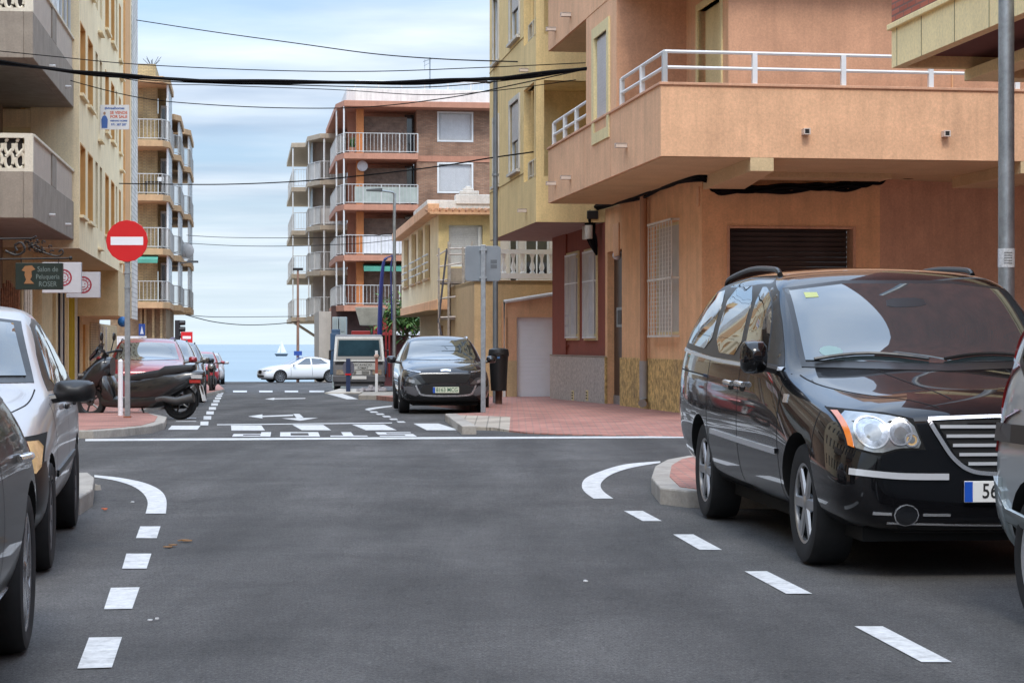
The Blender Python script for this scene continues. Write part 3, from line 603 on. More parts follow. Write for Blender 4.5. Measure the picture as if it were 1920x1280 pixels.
# water spouts
spm = mat('ceramic_spout', (.6, .5, .42), .5)
def spout(px, py, side, par=B, fr=fo, xx=None, yy=None):
    b = MB()
    if side == 'x':
        y_, z_ = fr.X(px, py, xx); b.box(xx - .2, xx, y_ - .06, y_ + .06, z_, z_ + .03); b.box(xx - .2, xx, y_ - .06, y_ - .045, z_ - .05, z_ + .03); b.box(xx - .2, xx, y_ + .045, y_ + .06, z_ - .05, z_ + .03)
    else:
        x_, z_ = fr.Y(px, py, yy); b.box(x_ - .055, x_ + .055, yy - .14, yy, z_ - .05, z_ - .035); b.box(x_ - .055, x_ - .035, yy - .14, yy, z_ - .035, z_ + .035); b.box(x_ + .035, x_ + .055, yy - .14, yy, z_ - .035, z_ + .035); b.box(x_ - .055, x_ + .055, yy - .14, yy, z_ + .035, z_ + .05); b.box(x_ - .03, x_ + .03, yy - .13, yy - .005, z_ - .035, z_ + .03, 1)
    return b.build('water_spout', [spm, dark_in], par, .004)
spout(1509, 248, 'y', yy=by); spout(1771, 252, 'y', yy=by)
for px, py in ((1175, 272), (1070, 332), (1042, 343), (1070, 27), (1042, 54)): spout(px, py, 'x', xx=bx)
# meter box, plate on the street wall
m = MB(); yy, zz = fo.X(1156, 450); m.box(-.03, 0, yy - .35, yy + .25, zz - .35, zz + .35); m.build('vent_cover', orange_l, B, .01)
m = MB(); yy, zz = fo.X(1311, 372); m.box(-.03, 0, yy - .06, yy + .1, zz - .15, zz + .2); m.build('wall_plate', orange_l, B, .01)
# cable bundle clipped along the ground floor wall and hanging loop at its end
def wobble(pts, r, n, amp, name, par, seg=6, m_=cable_m, label=None, cat=None, group=None):
    b = MB(); P = dense([tuple(p) for p in pts], 7)
    for k in range(n):
        ph = random.random() * 6; off = Vector((random.uniform(-1, 1), random.uniform(-1, 1), random.uniform(-1, 1))) * amp
        b.tube([Vector(p) + off + Vector((0, 0, amp * .6 * math.sin(i * .5 + ph))) for i, p in enumerate(P)], r * random.uniform(.7, 1.2), seg)
    return b.build(name, m_, par, smooth=True, label=label, cat=cat, group=group)
c_pts = [(-.12, fo.X(1128, 388, 0)[0], fo.X(1128, 390)[1]), (-.14, fo.X(1200, 370)[0], fo.X(1200, 369)[1]), (-.14, fo.X(1255, 352)[0], fo.X(1255, 350)[1]), (-.15, -.12, fo.Y(1312, 331)[1]), (.1, -.16, fo.Y(1322, 343)[1])]
c_pts += [(fo.Y(p, 0, -.12)[0], -.12, fo.Y(p, q + 9, -.12)[1]) for p, q in ((1350, 347), (1420, 346), (1500, 343), (1560, 341), (1610, 338), (1645, 328), (1665, 318), (1700, 316), (1760, 316), (1810, 322), (1850, 335), (1880, 330))]
wobble(c_pts, .026, 11, .055, 'cable_bundle', B, 5)
m = MB(); yy = fo.X(1127, 400)[0]
for k in range(26):
    o_ = random.uniform(-.12, .12); P = dense([(-.15 + o_, yy + o_, fo.X(1127, 388)[1]), (-.25 + random.uniform(-.1, .1), yy + random.uniform(-.15, .15), fo.X(1127, 415)[1]), (-.2 + random.uniform(-.1, .1), yy + random.uniform(-.15, .15), fo.X(1127, 445)[1]), (-.1, yy, fo.X(1127, 478)[1])], 6); m.tube(P, .024, 5)
m.build('cable_coil', cable_m, B, smooth=True)
m = MB(); zz = fo.X(1130, 435)[1]
for k in (0, 1): m.tube([(-.3, yy - .1 + k * .3, zz - .15), (-.3, yy - .1 + k * .3, zz + .15)], .09, 10)
m.build('junction_box', mat('ivory_plastic', (.5, .46, .38), .5), B, smooth=True)
m = MB(); m.box(-.35, -.1, yy - .2, yy + .35, fo.X(1127, 412)[1], fo.X(1127, 396)[1]); m.build('distribution_box', black_plastic, B, .02)

# ================================================================ yellow apartment building with oxblood ground floor
fy = Fr((1005 - CX) / 85.0, 43.55, 440)
B = fy.empty('apartment_building', label='yellow rendered apartment block with dark red ground floor beyond the orange one', cat='building')
zs = fy.Y(1005, 416)[1]; yE = fy.X(918)[0]
zp = fy.Y(1005, 330)[1]; dz = 3.13
yn = fy.X(982, 200)[0]; XR2 = 9
m = MB()
wins = []
for k in range(3):
    b0 = fy.X(965, 322)[1] + k * dz; t0 = fy.X(965, 192)[1] + k * dz; wins.append((fy.X(974)[0], fy.X(957)[0], b0, t0))
    b1 = fy.X(935, 345)[1] + k * dz; t1 = fy.X(935, 222)[1] + k * dz; wins.append((fy.X(935)[0], fy.X(926)[0], b1, t1))
facade(m, 'x', 0, -1, yn, yE, zs, zs + 3 * dz + 2, wins, .1)
facade(m, 'x', 0, -1, 0, yn, zs, zs + 3 * dz + 2, [(.0, yn, zp + k * dz, zs + (k + 1) * dz) for k in range(3)], .18)
facade(m, 'y', 0, -1, 0, 3.2, zs, zs + 3 * dz + 2, [(-.01, 3.0, zp + k * dz, zs + (k + 1) * dz) for k in range(3)], .18)
m.add([(0, yE, zs), (8, yE, zs), (8, yE, zs + 13), (0, yE, zs + 13)], [(0, 1, 2, 3)])
for k in range(4): m.box(.1, 3.2, .1, yn, zs + k * dz, zs + k * dz + .2)
m.build('wall', yellow, B)
m = MB(); m.add([(.2, yn, zs), (3.0, yn, zs), (3.0, yn, zs + 12), (.2, yn, zs + 12)], [(0, 1, 2, 3)]); m.add([(3.0, .1, zs), (3.0, yn, zs), (3.0, yn, zs + 12), (3.0, .1, zs + 12)], [(0, 1, 2, 3)]); m.build('recess_wall', yellow, B)
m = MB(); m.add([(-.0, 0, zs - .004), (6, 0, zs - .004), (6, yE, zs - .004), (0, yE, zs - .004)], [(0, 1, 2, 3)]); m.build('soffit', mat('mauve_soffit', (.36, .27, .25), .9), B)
for k, (a, b, p, q) in enumerate(wins): window(B, 'x', 0, -1, a, b, p, q, white_metal, glass_win, .1, mat('grey_white_surround', (.55, .52, .46), .8), .12, mat('grey_white_surround', (.55, .52, .46), .8), 1, shutter_w if k % 2 == 0 else None, .55)
for k in range(2):
    railing('railing', B, [(.08, fy.X(987)[0]), (.08, .08 + .1)], zp + k * dz - .25, zp + k * dz + .42, mat('beige_metal', (.45, .4, .3), .5), 0, (0.0, 0.5, 1.0), .03, posts=.7)
m = MB()
for zz in (fy.X(965, 335)[1], fy.X(965, 335)[1] + dz): m.box(-.012, -.0, yn, yE, zz - .01, zz + .01)
m.build('string_line', mat('ochre_joint', (.35, .25, .1), .9), B)
for px, py in ((987, 394), (990, 131)): spout(px, py, 'x', B, fy, xx=0)
# red ground floor built in the same frame as the orange wall
O = Vector((fo.o.x, fo.o.y, 0)); Bm = Matrix.Translation(O) @ Matrix.Rotation(fo.rz, 4, 'Z'); Bi = (Matrix.Translation(Vector((fy.o.x, fy.o.y, 0))) @ Matrix.Rotation(fy.rz, 4, 'Z')).inverted()
def inframe(o, par): o.matrix_local = Bi @ Bm if par is B else Matrix.Identity(4); return o
ys0, ys1, ys2 = fo.X(1128)[0], fo.X(1062)[0], fo.X(1037)[0]
rw = [(fo.X(1118)[0], fo.X(1097)[0], fo.X(1107, 630)[1], fo.X(1107, 474)[1]), (fo.X(1084)[0], fo.X(1064)[0], fo.X(1075, 630)[1], fo.X(1075, 480)[1])]
m = MB(); facade(m, 'x', .02, -1, yj + .02, ys1, .8, zs, rw, .08); m.box(-.02, 5, ys1, ys2, .9, zs)
inframe(m.build('red_wall', redwall, B), B)
m = MB(); pz2 = fo.X(1080, 668)[1]; m.box(-.06, .018, yj + .03, ys2 + .1, gr0, pz2); m.box(.018, 5, ys2, ys2 + .1, gr0, pz2); q = inframe(m.build('stone_plinth', greystone, B, .01, label='grey stone plinth'), B)
m = MB(); m.box(-.07, .017, yj + .03, ys2 + .1, pz2, pz2 + .03); inframe(m.build('plinth_coping', concrete, B, .01), B)
for a, b, p, q_ in rw:
    ww = window(B, 'x', .02, -1, a, b, p, q_, cream_y, curtain, .08, cream_y, .1, None, 2); inframe(ww, B)
    m = MB()
    for k in range(12): yy = a + (b - a) * k / 11; m.tube([(-.06, yy, p - .05), (-.06, yy, q_ + .05)], .01, 5)
    for zz in (p - .03, (p + q_) / 2 + .3, q_ + .02): m.box(-.07, .0, a - .02, b + .02, zz - .015, zz + .015)
    m.build('window_bars', mat('grey_bars', (.7, .71, .73), .5, .1), ww)
m = MB()
for i, py in enumerate((594, 613, 633, 650)): zz = fo.X(1060, py)[1]; m.box(-.06, .018, ys1 - .25, ys1 - .002, zz, zz + .05)
inframe(m.build('step_ornament', redwall, B), B)
for px in (1079, 1106):
    m = MB(); yy, zz = fo.X(px, 741); m.box(-.075, -.061, yy - .12, yy + .12, zz - .12, zz + .12); o = inframe(m.build('vent_grille', cream_y, B), B)
    m = MB()
    for j in range(3): m.box(-.08, -.0755, yy - .08, yy + .08, zz - .08 + j * .065, zz - .05 + j * .065)
    m.build('slot', dark_in, o)

# ================================================================ villa with white balustrade and garage
fv = Fr(*Wp(1037, 0, 53).xy, 440)
B = fv.empty('house', label='beige house with white balustrade terrace and white ribbed garage door', cat='building')
X = lambda px, py=645, y0=0: fv.Y(px, py, y0)
m = MB(); zg = X(1000, 525)[1]; x0, x1 = X(897)[0], 7
ga, gb = X(969)[0], X(1042)[0]; gt = X(1000, 581)[1]
facade(m, 'y', .9, -1, x0, x1, gr0 - .2, zg, [], .2)
m.add([(x0, .9, gr0), (x0, 9, gr0), (x0, 9, zg), (x0, .9, zg)], [(0, 1, 2, 3)])
m.box(x0, x1, .9, 6, zg - .1, zg + .02); m.build('wall', beige, B)
m = MB(); g0 = X(949)[0]; facade(m, 'y', 0, -1, g0, x1, gr0, 2.0, [(ga, gb, gr0, gt)], .2); zl, zr = X(950, 566)[1], X(1040, 543)[1]
m.prism_pts([(g0, 0, 2.0), (x1, 0, 2.0), (x1, .9, 2.0), (g0, .9, 2.0)], [(g0, 0, zl), (x1, 0, zr + 1.0), (x1, .9, zr + 1.0), (g0, .9, zl)]); m.box(g0, g0 + .05, 0, .9, gr0, 2.0)
gar = m.build('garage_wall', orange_l, B)
m = MB(); m.box(ga, gb, .14, .18, gr0, gt); m.build('garage_door', mat('ribbed_white_door', (.88, .92, .94), .6, var=.03, slat=.008, slat_n=9), B)
m = MB(); m.tube([(g0 - .06, -.06, gr0), (g0 - .06, -.06, zl), (x1, -.06, zr + 1.0)], .055, 8); m.build('drain_pipe', whitewall, B, smooth=True)
m = MB(); m.box(g0 + .02, ga, -.03, -.002, gr0, X(1000, 676)[1]); m.build('plinth', beige, B)
m = MB(); zb0, zb1 = X(990, 521, .9)[1], X(990, 468, .9)[1]; xs = X(884, 500, .9)[0]; nb = 0; xx = xs + .1
m.box(xs, x1, .8, 1.05, zb0 - .02, zb0 + .12); m.box(xs, x1, .8, 1.05, zb1 - .12, zb1)
while xx < x1:
    h_ = zb1 - zb0 - .24; m.lathe([(.07, 0), (.07, .06 * h_), (.04, .1 * h_), (.075, .3 * h_), (.06, .45 * h_), (.032, .62 * h_), (.04, .8 * h_), (.06, .9 * h_), (.07, 1.0 * h_)], (xx, .92, zb0 + .12), 'z', 10); xx += .262
m.build('balustrade', mat('white_balusters', (.76, .75, .73), .7, var=.05), B, smooth=True)
m = MB(); facade(m, 'y', 5.0, -1, X(938, 0, 5)[0], x1, zg, 5.6, [(X(955, 0, 5)[0], X(972, 0, 5)[0], zg, 5.2), (X(985, 0, 5)[0], X(1030, 0, 5)[0], zg + .2, 5.2)], .2); m.build('upper_wall', palewall, B)
window(B, 'y', 5.0, -1, X(955, 0, 5)[0], X(972, 0, 5)[0], zg, 5.2, white_metal); window(B, 'y', 5.0, -1, X(985, 0, 5)[0], X(1030, 0, 5)[0], zg + .2, 5.2, white_metal, mull=2)
# ================================================================ cream two storey house with roof tiles
fh = Fr((822 - CX) / 3700 * 60, 60.0, 490)
B = fh.empty('house', label='cream two storey house with clay tile eaves and scaffold at its front', cat='building')
X = lambda px, py=645, x0=0: fh.X(px, py, x0); Yq = lambda px, py=645, y0=0: fh.Y(px, py, y0)
z0 = X(821.6, 561)[1]; z1 = Yq(822, 400)[1]; yL = X(753)[0]; xR = Yq(918)[0]
ws = []
for a, b in ((757, 767), (771, 781), (783, 793), (796, 807)):
    ws.append((X(b)[0] + .1, X(a)[0] - .1, X(790, 527)[1], X(790, 427)[1]))
m = MB(); facade(m, 'x', 0, -1, 0, yL, z0, z1, ws, .2); 
fw0, fw1 = Yq(838)[0], Yq(905)[0]
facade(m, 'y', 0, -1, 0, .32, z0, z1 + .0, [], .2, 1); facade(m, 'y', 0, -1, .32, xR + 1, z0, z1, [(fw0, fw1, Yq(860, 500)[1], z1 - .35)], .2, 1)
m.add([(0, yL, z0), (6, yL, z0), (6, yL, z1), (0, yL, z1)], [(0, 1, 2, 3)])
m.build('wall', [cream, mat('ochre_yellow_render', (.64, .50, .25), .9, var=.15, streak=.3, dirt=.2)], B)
for a, b, p, q in ws:
    w_ = window(B, 'x', 0, -1, a, b, p, q, mat('tan_frame', (.45, .30, .17), .7), mat('ivory_shutter', (.66, .62, .52), .6, slat=.02, slat_n=18), .2, None, .1, mat('tan_frame', (.45, .30, .17), .7))
    m = MB()
    for zz in (p + .25, p + .5, p + .75): m.tube([(-.08, a, zz), (-.08, b, zz)], .03, 5)
    m.build('window_rail', white_metal, w_)
m = MB(); m.box(-.35, .0, -.3, yL + .2, z1 - .02, z1 + .28); m.build('eaves', orange_l, B, .02)
m = MB(); xx = -.3
while xx < xR + .6: m.tube([(xx, -.42, z1 + .06), (xx, .5, z1 + .14)], .075, 8); xx += .2
m.build('roof_tiles', rooftile, B, smooth=True)
m = MB(); m.box(-.3, xR + 1, -.45, 1, z1 - .05, z1 + .02); m.build('eaves', orange_l, B)
m = MB(); zt = Yq(850, 380)[1]; m.box(-.3, 3.3, 0.6, 6, z1 + .1, zt + .12)
x_a, x_b = Yq(858)[0], Yq(916)[0]; zc = Yq(880, 362)[1]
m.prism_pts([(x_a, .55, zt), (x_b + 1, .55, zt), (x_b + 1, 1.0, zt), (x_a, 1.0, zt)], [(x_a, .55, zc), (x_b + 1, .55, zc), (x_b + 1, 1.0, zc), (x_a, 1.0, zc)])
for i, (a, b, h_) in enumerate(((866, 902, 7), (872, 892, 12), (877, 887, 16))): m.box(Yq(a)[0], Yq(b)[0], .56 + i * .01, .95, zc, zc + h_ / 61.7)
m.build('roof_parapet', whitewall, B, .02)
window(B, 'y', 0, -1, fw0, fw1, Yq(860, 500)[1], z1 - .35, white_metal, shutter_w, .2, None, .1, mull=1)
m = MB(); xx = Yq(897)[0]; m.box(xx, xx + .08, .06, .12, Yq(860, 500)[1], z1 - .4); m.box(xx + .08, fw1 - .05, .1, .14, 3.2, 4.6, 1); m.build('side_window', [white_metal, glass_win], B)
# underside and lower storey
m = MB(); m.box(-.05, xR, -.0, yL, z0 - .32, z0); m.build('cornice', orange_l, B, .02)
m = MB(); m.add([(-.3, .02, z0 - .33), (xR, .02, z0 - .33), (xR, yL, z0 - .33), (-.3, yL, z0 - .33)], [(0, 1, 2, 3)])
facade(m, 'x', .7, -1, .6, yL, gr0 - .4, z0 - .3, [(2.0, 3.0, -.3, 1.9), (5, 7, .4, 1.9)], .2); facade(m, 'y', .6, -1, .7, xR + .5, gr0 - .4, z0, [(Yq(852, 645, .6)[0], Yq(872, 645, .6)[0], gr0, 2.0)], .2)
m.build('lower_wall', beige, B)
m = MB(); m.box(.85, .88, 2, 3, -.4, 1.9); m.box(.85, .88, 5, 7, .4, 1.9); m.box(1.0, 2.0, .78, .8, -.4, 2); m.build('door', mat('tan_door', (.36, .2, .1), .7), B)
m = MB()
for px in (838, 848, 880, 893): xx = Yq(px, 645, .5)[0]; m.box(xx, xx + .09, .45, .6, gr0, z0 - .3)
each(m, 'pilaster', cream, B)
m = MB(); m.box(.3, xR + .4, -.05, .0, Yq(860, 545)[1], Yq(860, 503)[1]); m.build('stained_panel', mat('stained_cement', (.36, .29, .22), .9, streak=.6, dirt=.6), B)
# ================================================================ brick corner block with orange balconies
fb = Fr((768 - CX) / 3700 * 112, 112.0, 455)
B = fb.empty('apartment_building', label='brown brick apartment block with terracotta balconies and white railings', cat='building')
Yq = lambda px, py=645, y0=0: fb.Y(px, py, y0)
SC = 3700 / 112.0
xl = Yq(643)[0]; xm = Yq(781)[0]; xr = Yq(930)[0]; xc = Yq(630)[0]; xin = Yq(655)[0]
fl = [Yq(700, y)[1] for y in (573, 480, 386, 291, 194)]       # slab tops
zr = Yq(700, 194)[1]
ops = []
for k in (2, 3): ops.append((Yq(823)[0], Yq(884)[0], Yq(850, (263, 359)[3 - k])[1], Yq(850, (213, 308)[3 - k])[1]))
m = MB(); facade(m, 'y', 0, -1, xm, xr, -6, fl[4] - .3, ops, .2); m.add([(xr, 0, -6), (xr, 14, -6), (xr, 14, fl[4]), (xr, 0, fl[4])], [(0, 1, 2, 3)]); m.add([(xm, 0, -6), (xm, 1.8, -6), (xm, 1.8, fl[4]), (xm, 0, fl[4])], [(0, 1, 2, 3)]); m.build('brick_wall', brickred, B)
for a, b, p, q in ops: window(B, 'y', 0, -1, a, b, p, q, white_metal, shutter_w, .2, white_metal, .1, None, 1, shutter_w)
shop = mat('striped_shutter_brown', (.18, .13, .10), .8, var=.3, vscale=5, slat=.03, slat_n=6)
whp = mat('white_infill_panel', (.72, .72, .74), .6)
for i, zt in enumerate(fl):
    th = .33
    m = MB(); m.prism([(xl, -1.2 + .0), (xm if i else xr, -1.2), (xm if i else xr, 0 if i else 0), (xm if 1 else xr, 2.0), (xc + .4, 9), (xc, 9), (xc, .6)], zt - th, zt) if i < 4 else m.prism([(xl, -1.3), (xr, -1.3), (xr, 14), (xc, 14), (xc, .6)], zt - th, zt)
    sl = m.build('slab' if i < 4 else 'roof_slab', terra, B, .02)
    if i < 4:
        if i: m = MB(); m.box(xm, xr, -.05, 0, zt - th, zt); m.build('band', terra, B)
        gp = .2
        r_ = railing('railing', B, [(xm - .03, -1.12), (xl + .05, -1.12), (xc + .06, .65), (xc + .06, 8)], zt + .05, zt + 1.12, rail_grey, gp, (.05, 1.0), .026, .011, posts=1.0)
        m = MB(); m.box(xc + .08, xc + .1, .8, 8, zt + .1, zt + 1.05)
        if i == 1: m.box(Yq(678)[0], xm, -1.08, -1.06, zt + .1, zt + 1.08)
        if i == 2: m.box(xl + .6, xm, -1.08, -1.07, zt + .1, zt + 1.0, 1)
        m.build('infill_panel', [whp, mat('grey_green_panel', (.38, .42, .38), .6)], r_)
        # back walls of the balcony
        zt2 = fl[i + 1] - th
        m = MB(); facade(m, 'y', 2.0, -1, xin, xm, zt, zt2, [], .2); m.build('back_wall', terra, B)
        m = MB(); m.box(Yq(668)[0], Yq(682)[0], -.1, .4, zt, zt2); m.build('pillar', terra_o, B, .02)
        m = MB(); m.box(Yq(682)[0], Yq(764)[0], .5, .58, zt, zt + (zt2 - zt) * .86); m.build('sun_screen', shop, B)
        m = MB(); m.box(Yq(764)[0], xm - .02, 1.6, 1.7, zt, zt2 - .1); m.build('glass_door', glass_win, B)
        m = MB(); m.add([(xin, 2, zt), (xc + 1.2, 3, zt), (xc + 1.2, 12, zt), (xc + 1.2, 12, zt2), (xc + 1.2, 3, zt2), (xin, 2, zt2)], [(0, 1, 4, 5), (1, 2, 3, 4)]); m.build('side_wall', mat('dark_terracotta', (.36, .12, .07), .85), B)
        m = MB(); m.tube([(xl, -1.1, zt), (xl, -1.1, zt2)], .05, 6); m.tube([(xc + .06, .66, zt), (xc + .06, .66, zt2)], .05, 6); each(m, 'post', white_metal, B)
m = MB(); zt = fl[4]; m.box(Yq(665)[0], xr, 1.0, 12, zt, Yq(700, 166, 1)[1]); m.prism([(Yq(650)[0], .2), (Yq(668)[0], 1.0), (Yq(668)[0], 9), (Yq(650)[0], 9)], zt, zt + .9); m.build('roof_wall', whitewall, B, .03)
railing('roof_railing', B, [(Yq(668)[0], 1.05), (xr, 1.05)], Yq(700, 166, 1)[1], Yq(700, 160, 1)[1] + .25, white_metal, .3, (1.0,), .03)
m = MB(); aw = Yq(680)[0], Yq(764)[0]; zt = fl[1] - .45; m.prism_pts([(aw[0], -1.2, zt - .45), (aw[1], -1.2, zt - .45), (aw[1], .3, zt), (aw[0], .3, zt)], [(aw[0], -1.2, zt - .2), (aw[1], -1.2, zt - .2), (aw[1], .3, zt + .05), (aw[0], .3, zt + .05)]); each(m, 'awning', green_cloth, B)
m = MB(); m.lathe([(.001, 0), (.2, .02), (.3, .08)], (Yq(679)[0], -.35, Yq(679, 312)[1]), 'y', 16); m.build('wall_clock', whp, B)
# ground floor: dark shop front, terrace roof
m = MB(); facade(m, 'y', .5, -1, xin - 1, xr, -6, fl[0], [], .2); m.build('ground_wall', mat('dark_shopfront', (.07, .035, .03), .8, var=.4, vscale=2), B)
m = MB(); m.box(Yq(600)[0], xin, 1.5, 9, -6, fl[0] - .3); each(m, 'ground_wall', palewall, B)
# antenna on the roof
ax, az_ = Yq(806, 165, 3); 
an = empty('tv_antenna', Vector((fb.o.x, fb.o.y, 0)) + Vector((*(fb.ex * ax + fb.ey * 3), 0)), fb.rz, label='thin roof antenna standing on the brick block', cat='antenna')
zq = Yq(806, 166, 3)[1]; zq1 = Yq(806, 108, 3)[1]
m = MB(); m.tube([(0, 0, zq), (0, 0, zq1)], .045, 6); m.build('mast', grey_metal, an)
m = MB(); m.tube([(-.4, 0, zq1 - .25), (.15, 0, zq1 - .05)], .02, 5)
for k in range(7): m.tube([(-.38 + k * .08, -.3, zq1 - .25 + k * .03), (-.38 + k * .08, .3, zq1 - .25 + k * .03)], .012, 4)
m.tube([(-.35, 0, zq1 - .5), (.0, 0, zq1 - .3)], .015, 5); m.tube([(-.3, 0, zq1 - .7), (-.3, 0, zq1 - .1)], .015, 5); m.build('aerial', grey_metal, an)
fl_b = list(fl)
# ================================================================ pale block behind it, stepped balconies
fp = Fr((640 - CX) / 3700 * 122, 122.0, 455)
B = fp.empty('apartment_building', label='pale beige apartment block with stepped balconies beside the sea', cat='building')
Yq = lambda px, py=645, y0=0: fp.Y(px, py, y0)
pb = mat('buff_slab', (.42, .34, .25), .85, streak=.3)
xs_ = [Yq(578)[0], Yq(600)[0], Yq(640)[0]]
fls = [Yq(600, y)[1] for y in (592, 507, 422, 337, 250)]
for i, zt in enumerate(fls):
    x4 = Yq(560)[0]
    poly = [(Yq(600)[0], 0), (Yq(655)[0], 0), (Yq(655)[0], 20), (x4 - .3, 20), (x4 - .3, 6), (xs_[0], 5.8), (xs_[0], 2.0)]
    m = MB(); m.prism(poly, zt - .3, zt); m.build('slab', pb, B, .02)
    if i < 4:
        zt2 = fls[i + 1] - .3
        m = MB(); m.add([(Yq(578)[0] + .8, 3.5, zt), (Yq(590)[0], 3, zt), (Yq(655)[0], 3, zt), (Yq(655)[0], 3, zt2), (Yq(590)[0], 3, zt2), (Yq(578)[0] + .8, 3.5, zt2)], [(0, 1, 4, 5), (1, 2, 3, 4)]); m.box(Yq(578)[0] + .8, Yq(655)[0], 3.6, 19, zt, zt2); m.build('back_wall', palewall, B)
        r_ = railing('railing', B, [(Yq(650)[0], .08), (Yq(601)[0], .08), (xs_[0] + .08, 2.05), (xs_[0] + .08, 5.8), (x4 - .2, 6.1), (x4 - .2, 19)], zt + .05, zt + 1.15, mat('grey_white_rail', (.55, .54, .52), .6), .2, (.05, 1.0), .026, .011, posts=1.2)
        m = MB(); m.prism_pts([(Yq(601)[0], .14, zt + .1), (xs_[0] + .12, 2.1, zt + .1), (xs_[0] + .14, 2.1, zt + .1), (Yq(601)[0], .17, zt + .1)], [(Yq(601)[0], .14, zt + 1.1), (xs_[0] + .12, 2.1, zt + 1.1), (xs_[0] + .14, 2.1, zt + 1.1), (Yq(601)[0], .17, zt + 1.1)]); m.box(xs_[0] + .14, xs_[0] + .17, 2.1, 5.7, zt + .1, zt + 1.1); m.box(x4 - .12, x4 - .1, 6.2, 19, zt + .1, zt + 1.1)
        if i == 2: m.box(Yq(601)[0], Yq(640)[0], .13, .15, zt + .1, zt + 1.1)
        m.build('infill_panel', mat('dull_panel', (.5, .48, .45), .6), r_)
        m = MB(); m.tube([(x4 - .2, 6.1, zt), (x4 - .2, 6.1, zt2)], .05, 6); m.tube([(xs_[0] + .1, 2.1, zt), (xs_[0] + .1, 2.1, zt2)], .05, 6); m.tube([(Yq(608)[0], .1, zt), (Yq(608)[0], .1, zt2)], .06, 6); each(m, 'post', white_metal, B)
        if i in (2, 3): m = MB(); m.box(xs_[0] + .3, xs_[0] + .36, 2.3, 3.4, zt + .9, zt2 - .05); m.box(xs_[0] + .3, xs_[0] + .36, 4.4, 5.4, zt + .9, zt2 - .05); each(m, 'glazing', mat('pale_glazing', (.35, .42, .45), .2, spec=.8), B)
m = MB(); m.box(Yq(628)[0], Yq(655)[0], 4, 18, -6, fls[0] - .3); m.tube([(x4 - .2, 6, fls[0] - .3), (Yq(610)[0], 9, Yq(610, 635)[1])], .09, 6); each(m, 'ground_wall', palewall, B)

# ================================================================ near left block with concrete balconies
fg = Fr((62 - CX) / 98.0, 37.75, 500)
B = fg.empty('apartment_building', label='apartment block with brown concrete balconies and cream balustrades at the left edge', cat='building')
Yq = lambda px, py=645, y0=0: fg.Y(px, py, y0); X = lambda px, py=645, x0=0: fg.X(px, py, x0)
yE = X(139.5)[0]; zb = Yq(62, 409)[1]; zc = Yq(62, 322)[1]; zt_ = Yq(62, 250)[1]; dz = 3.06
for k in range(3):
    zz = zb + k * dz
    m = MB(); t = .18
    m.box(-t, 0, 0, yE, zz, zz + zc - zb); m.box(-9, -t, 0, t, zz, zz + zc - zb); m.box(-9, -t, yE - t, yE, zz, zz + zc - zb); m.box(-9, -t, t, yE - t, zz, zz + .25)
    b_ = m.build('balcony', concrete, B, .015)
    # cast balustrade with S shaped openings on the near side, slatted screens on the street side
    m = MB(); m.box(-9, -.0, 0, .14, zz + zt_ - zb - .09, zz + zt_ - zb); m.box(-9, 0, 0, .14, zz + zc - zb, zz + zc - zb + .07); m.box(-.16, 0, 0, .14, zz + zc - zb + .07, zz + zt_ - zb - .09)
    xx = -.25; H_ = zt_ - zb - (zc - zb) - .16
    while xx > -3.2:
        zc0 = zz + zc - zb + .07; P = []
        for j in range(26):
            t = j / 25; a = -math.pi * .5 + 2 * math.pi * .78 * (t * 2) if t < .5 else 0
        for sgn, cz_, in ((1, .27), (-1, .73)):
            P = [(xx + sgn * .0 + .075 * math.cos(a) * sgn, .07, zc0 + H_ * cz_ + .155 * math.sin(a) * 1) for a in [R(-200 + 17 * q) * 1 for q in range(17)]]
            m.tube(P, .034, 6)
        m.tube([(xx - .06, .07, zc0 + H_ * .38), (xx, .07, zc0 + H_ * .5), (xx + .06, .07, zc0 + H_ * .62)], .04, 6)
        xx -= .205
    m.build('balustrade', balus, b_, smooth=True)
    m = MB(); m.box(-9, -.2, .09, .11, zz + zc - zb, zz + zt_ - zb - .09); m.build('balustrade_gap_shade', dark_in, b_)  # dark sheet stands for the shade behind the openings
    m = MB(); 
    for a, c in ((.16, yE * .42), (yE * .52, yE - .02)): m.box(-.1, -.03, a, c, zz + zc - zb, zz + zt_ - zb - .06)
    sc = m.build('screen', mat('slatted_screen', (.62, .55, .47), .8, var=.08, slat=.02, slat_n=12), b_)
    m = MB(); m.box(-.14, .02, .14, yE, zz + zt_ - zb - .06, zz + zt_ - zb); m.build('handrail', balus, b_, .01)
    m = MB(); m.box(-.14, 0, yE * .42, yE * .52, zz + zc - zb, zz + zt_ - zb - .06); m.build('pier', concrete, b_)
    m = MB()
    for f in (.35, .75): m.tube([(0, yE * f, zz + .25), (.12, yE * f, zz + .25)], .03, 8)
    each(m, 'water_spout', whitewall, b_)
    if k == 1:
        m = MB(); m.box(-2.4, -.12, yE * .55, yE * .62, zz + .8, zz + 3.0); m.box(-.16, -.1, yE * .62, yE - .05, zz + zt_ - zb, zz + 3.0, 1); m.build('enclosed_glazing', [white_metal, glass_win], b_)
        m = MB(); 
        for q in range(4): yy = yE * (.62 + .12 * q); m.box(-.17, -.07, yy - .04, yy + .04, zz + zt_ - zb, zz + 3.0)
        each(m, 'glazing_frame', white_metal, b_)
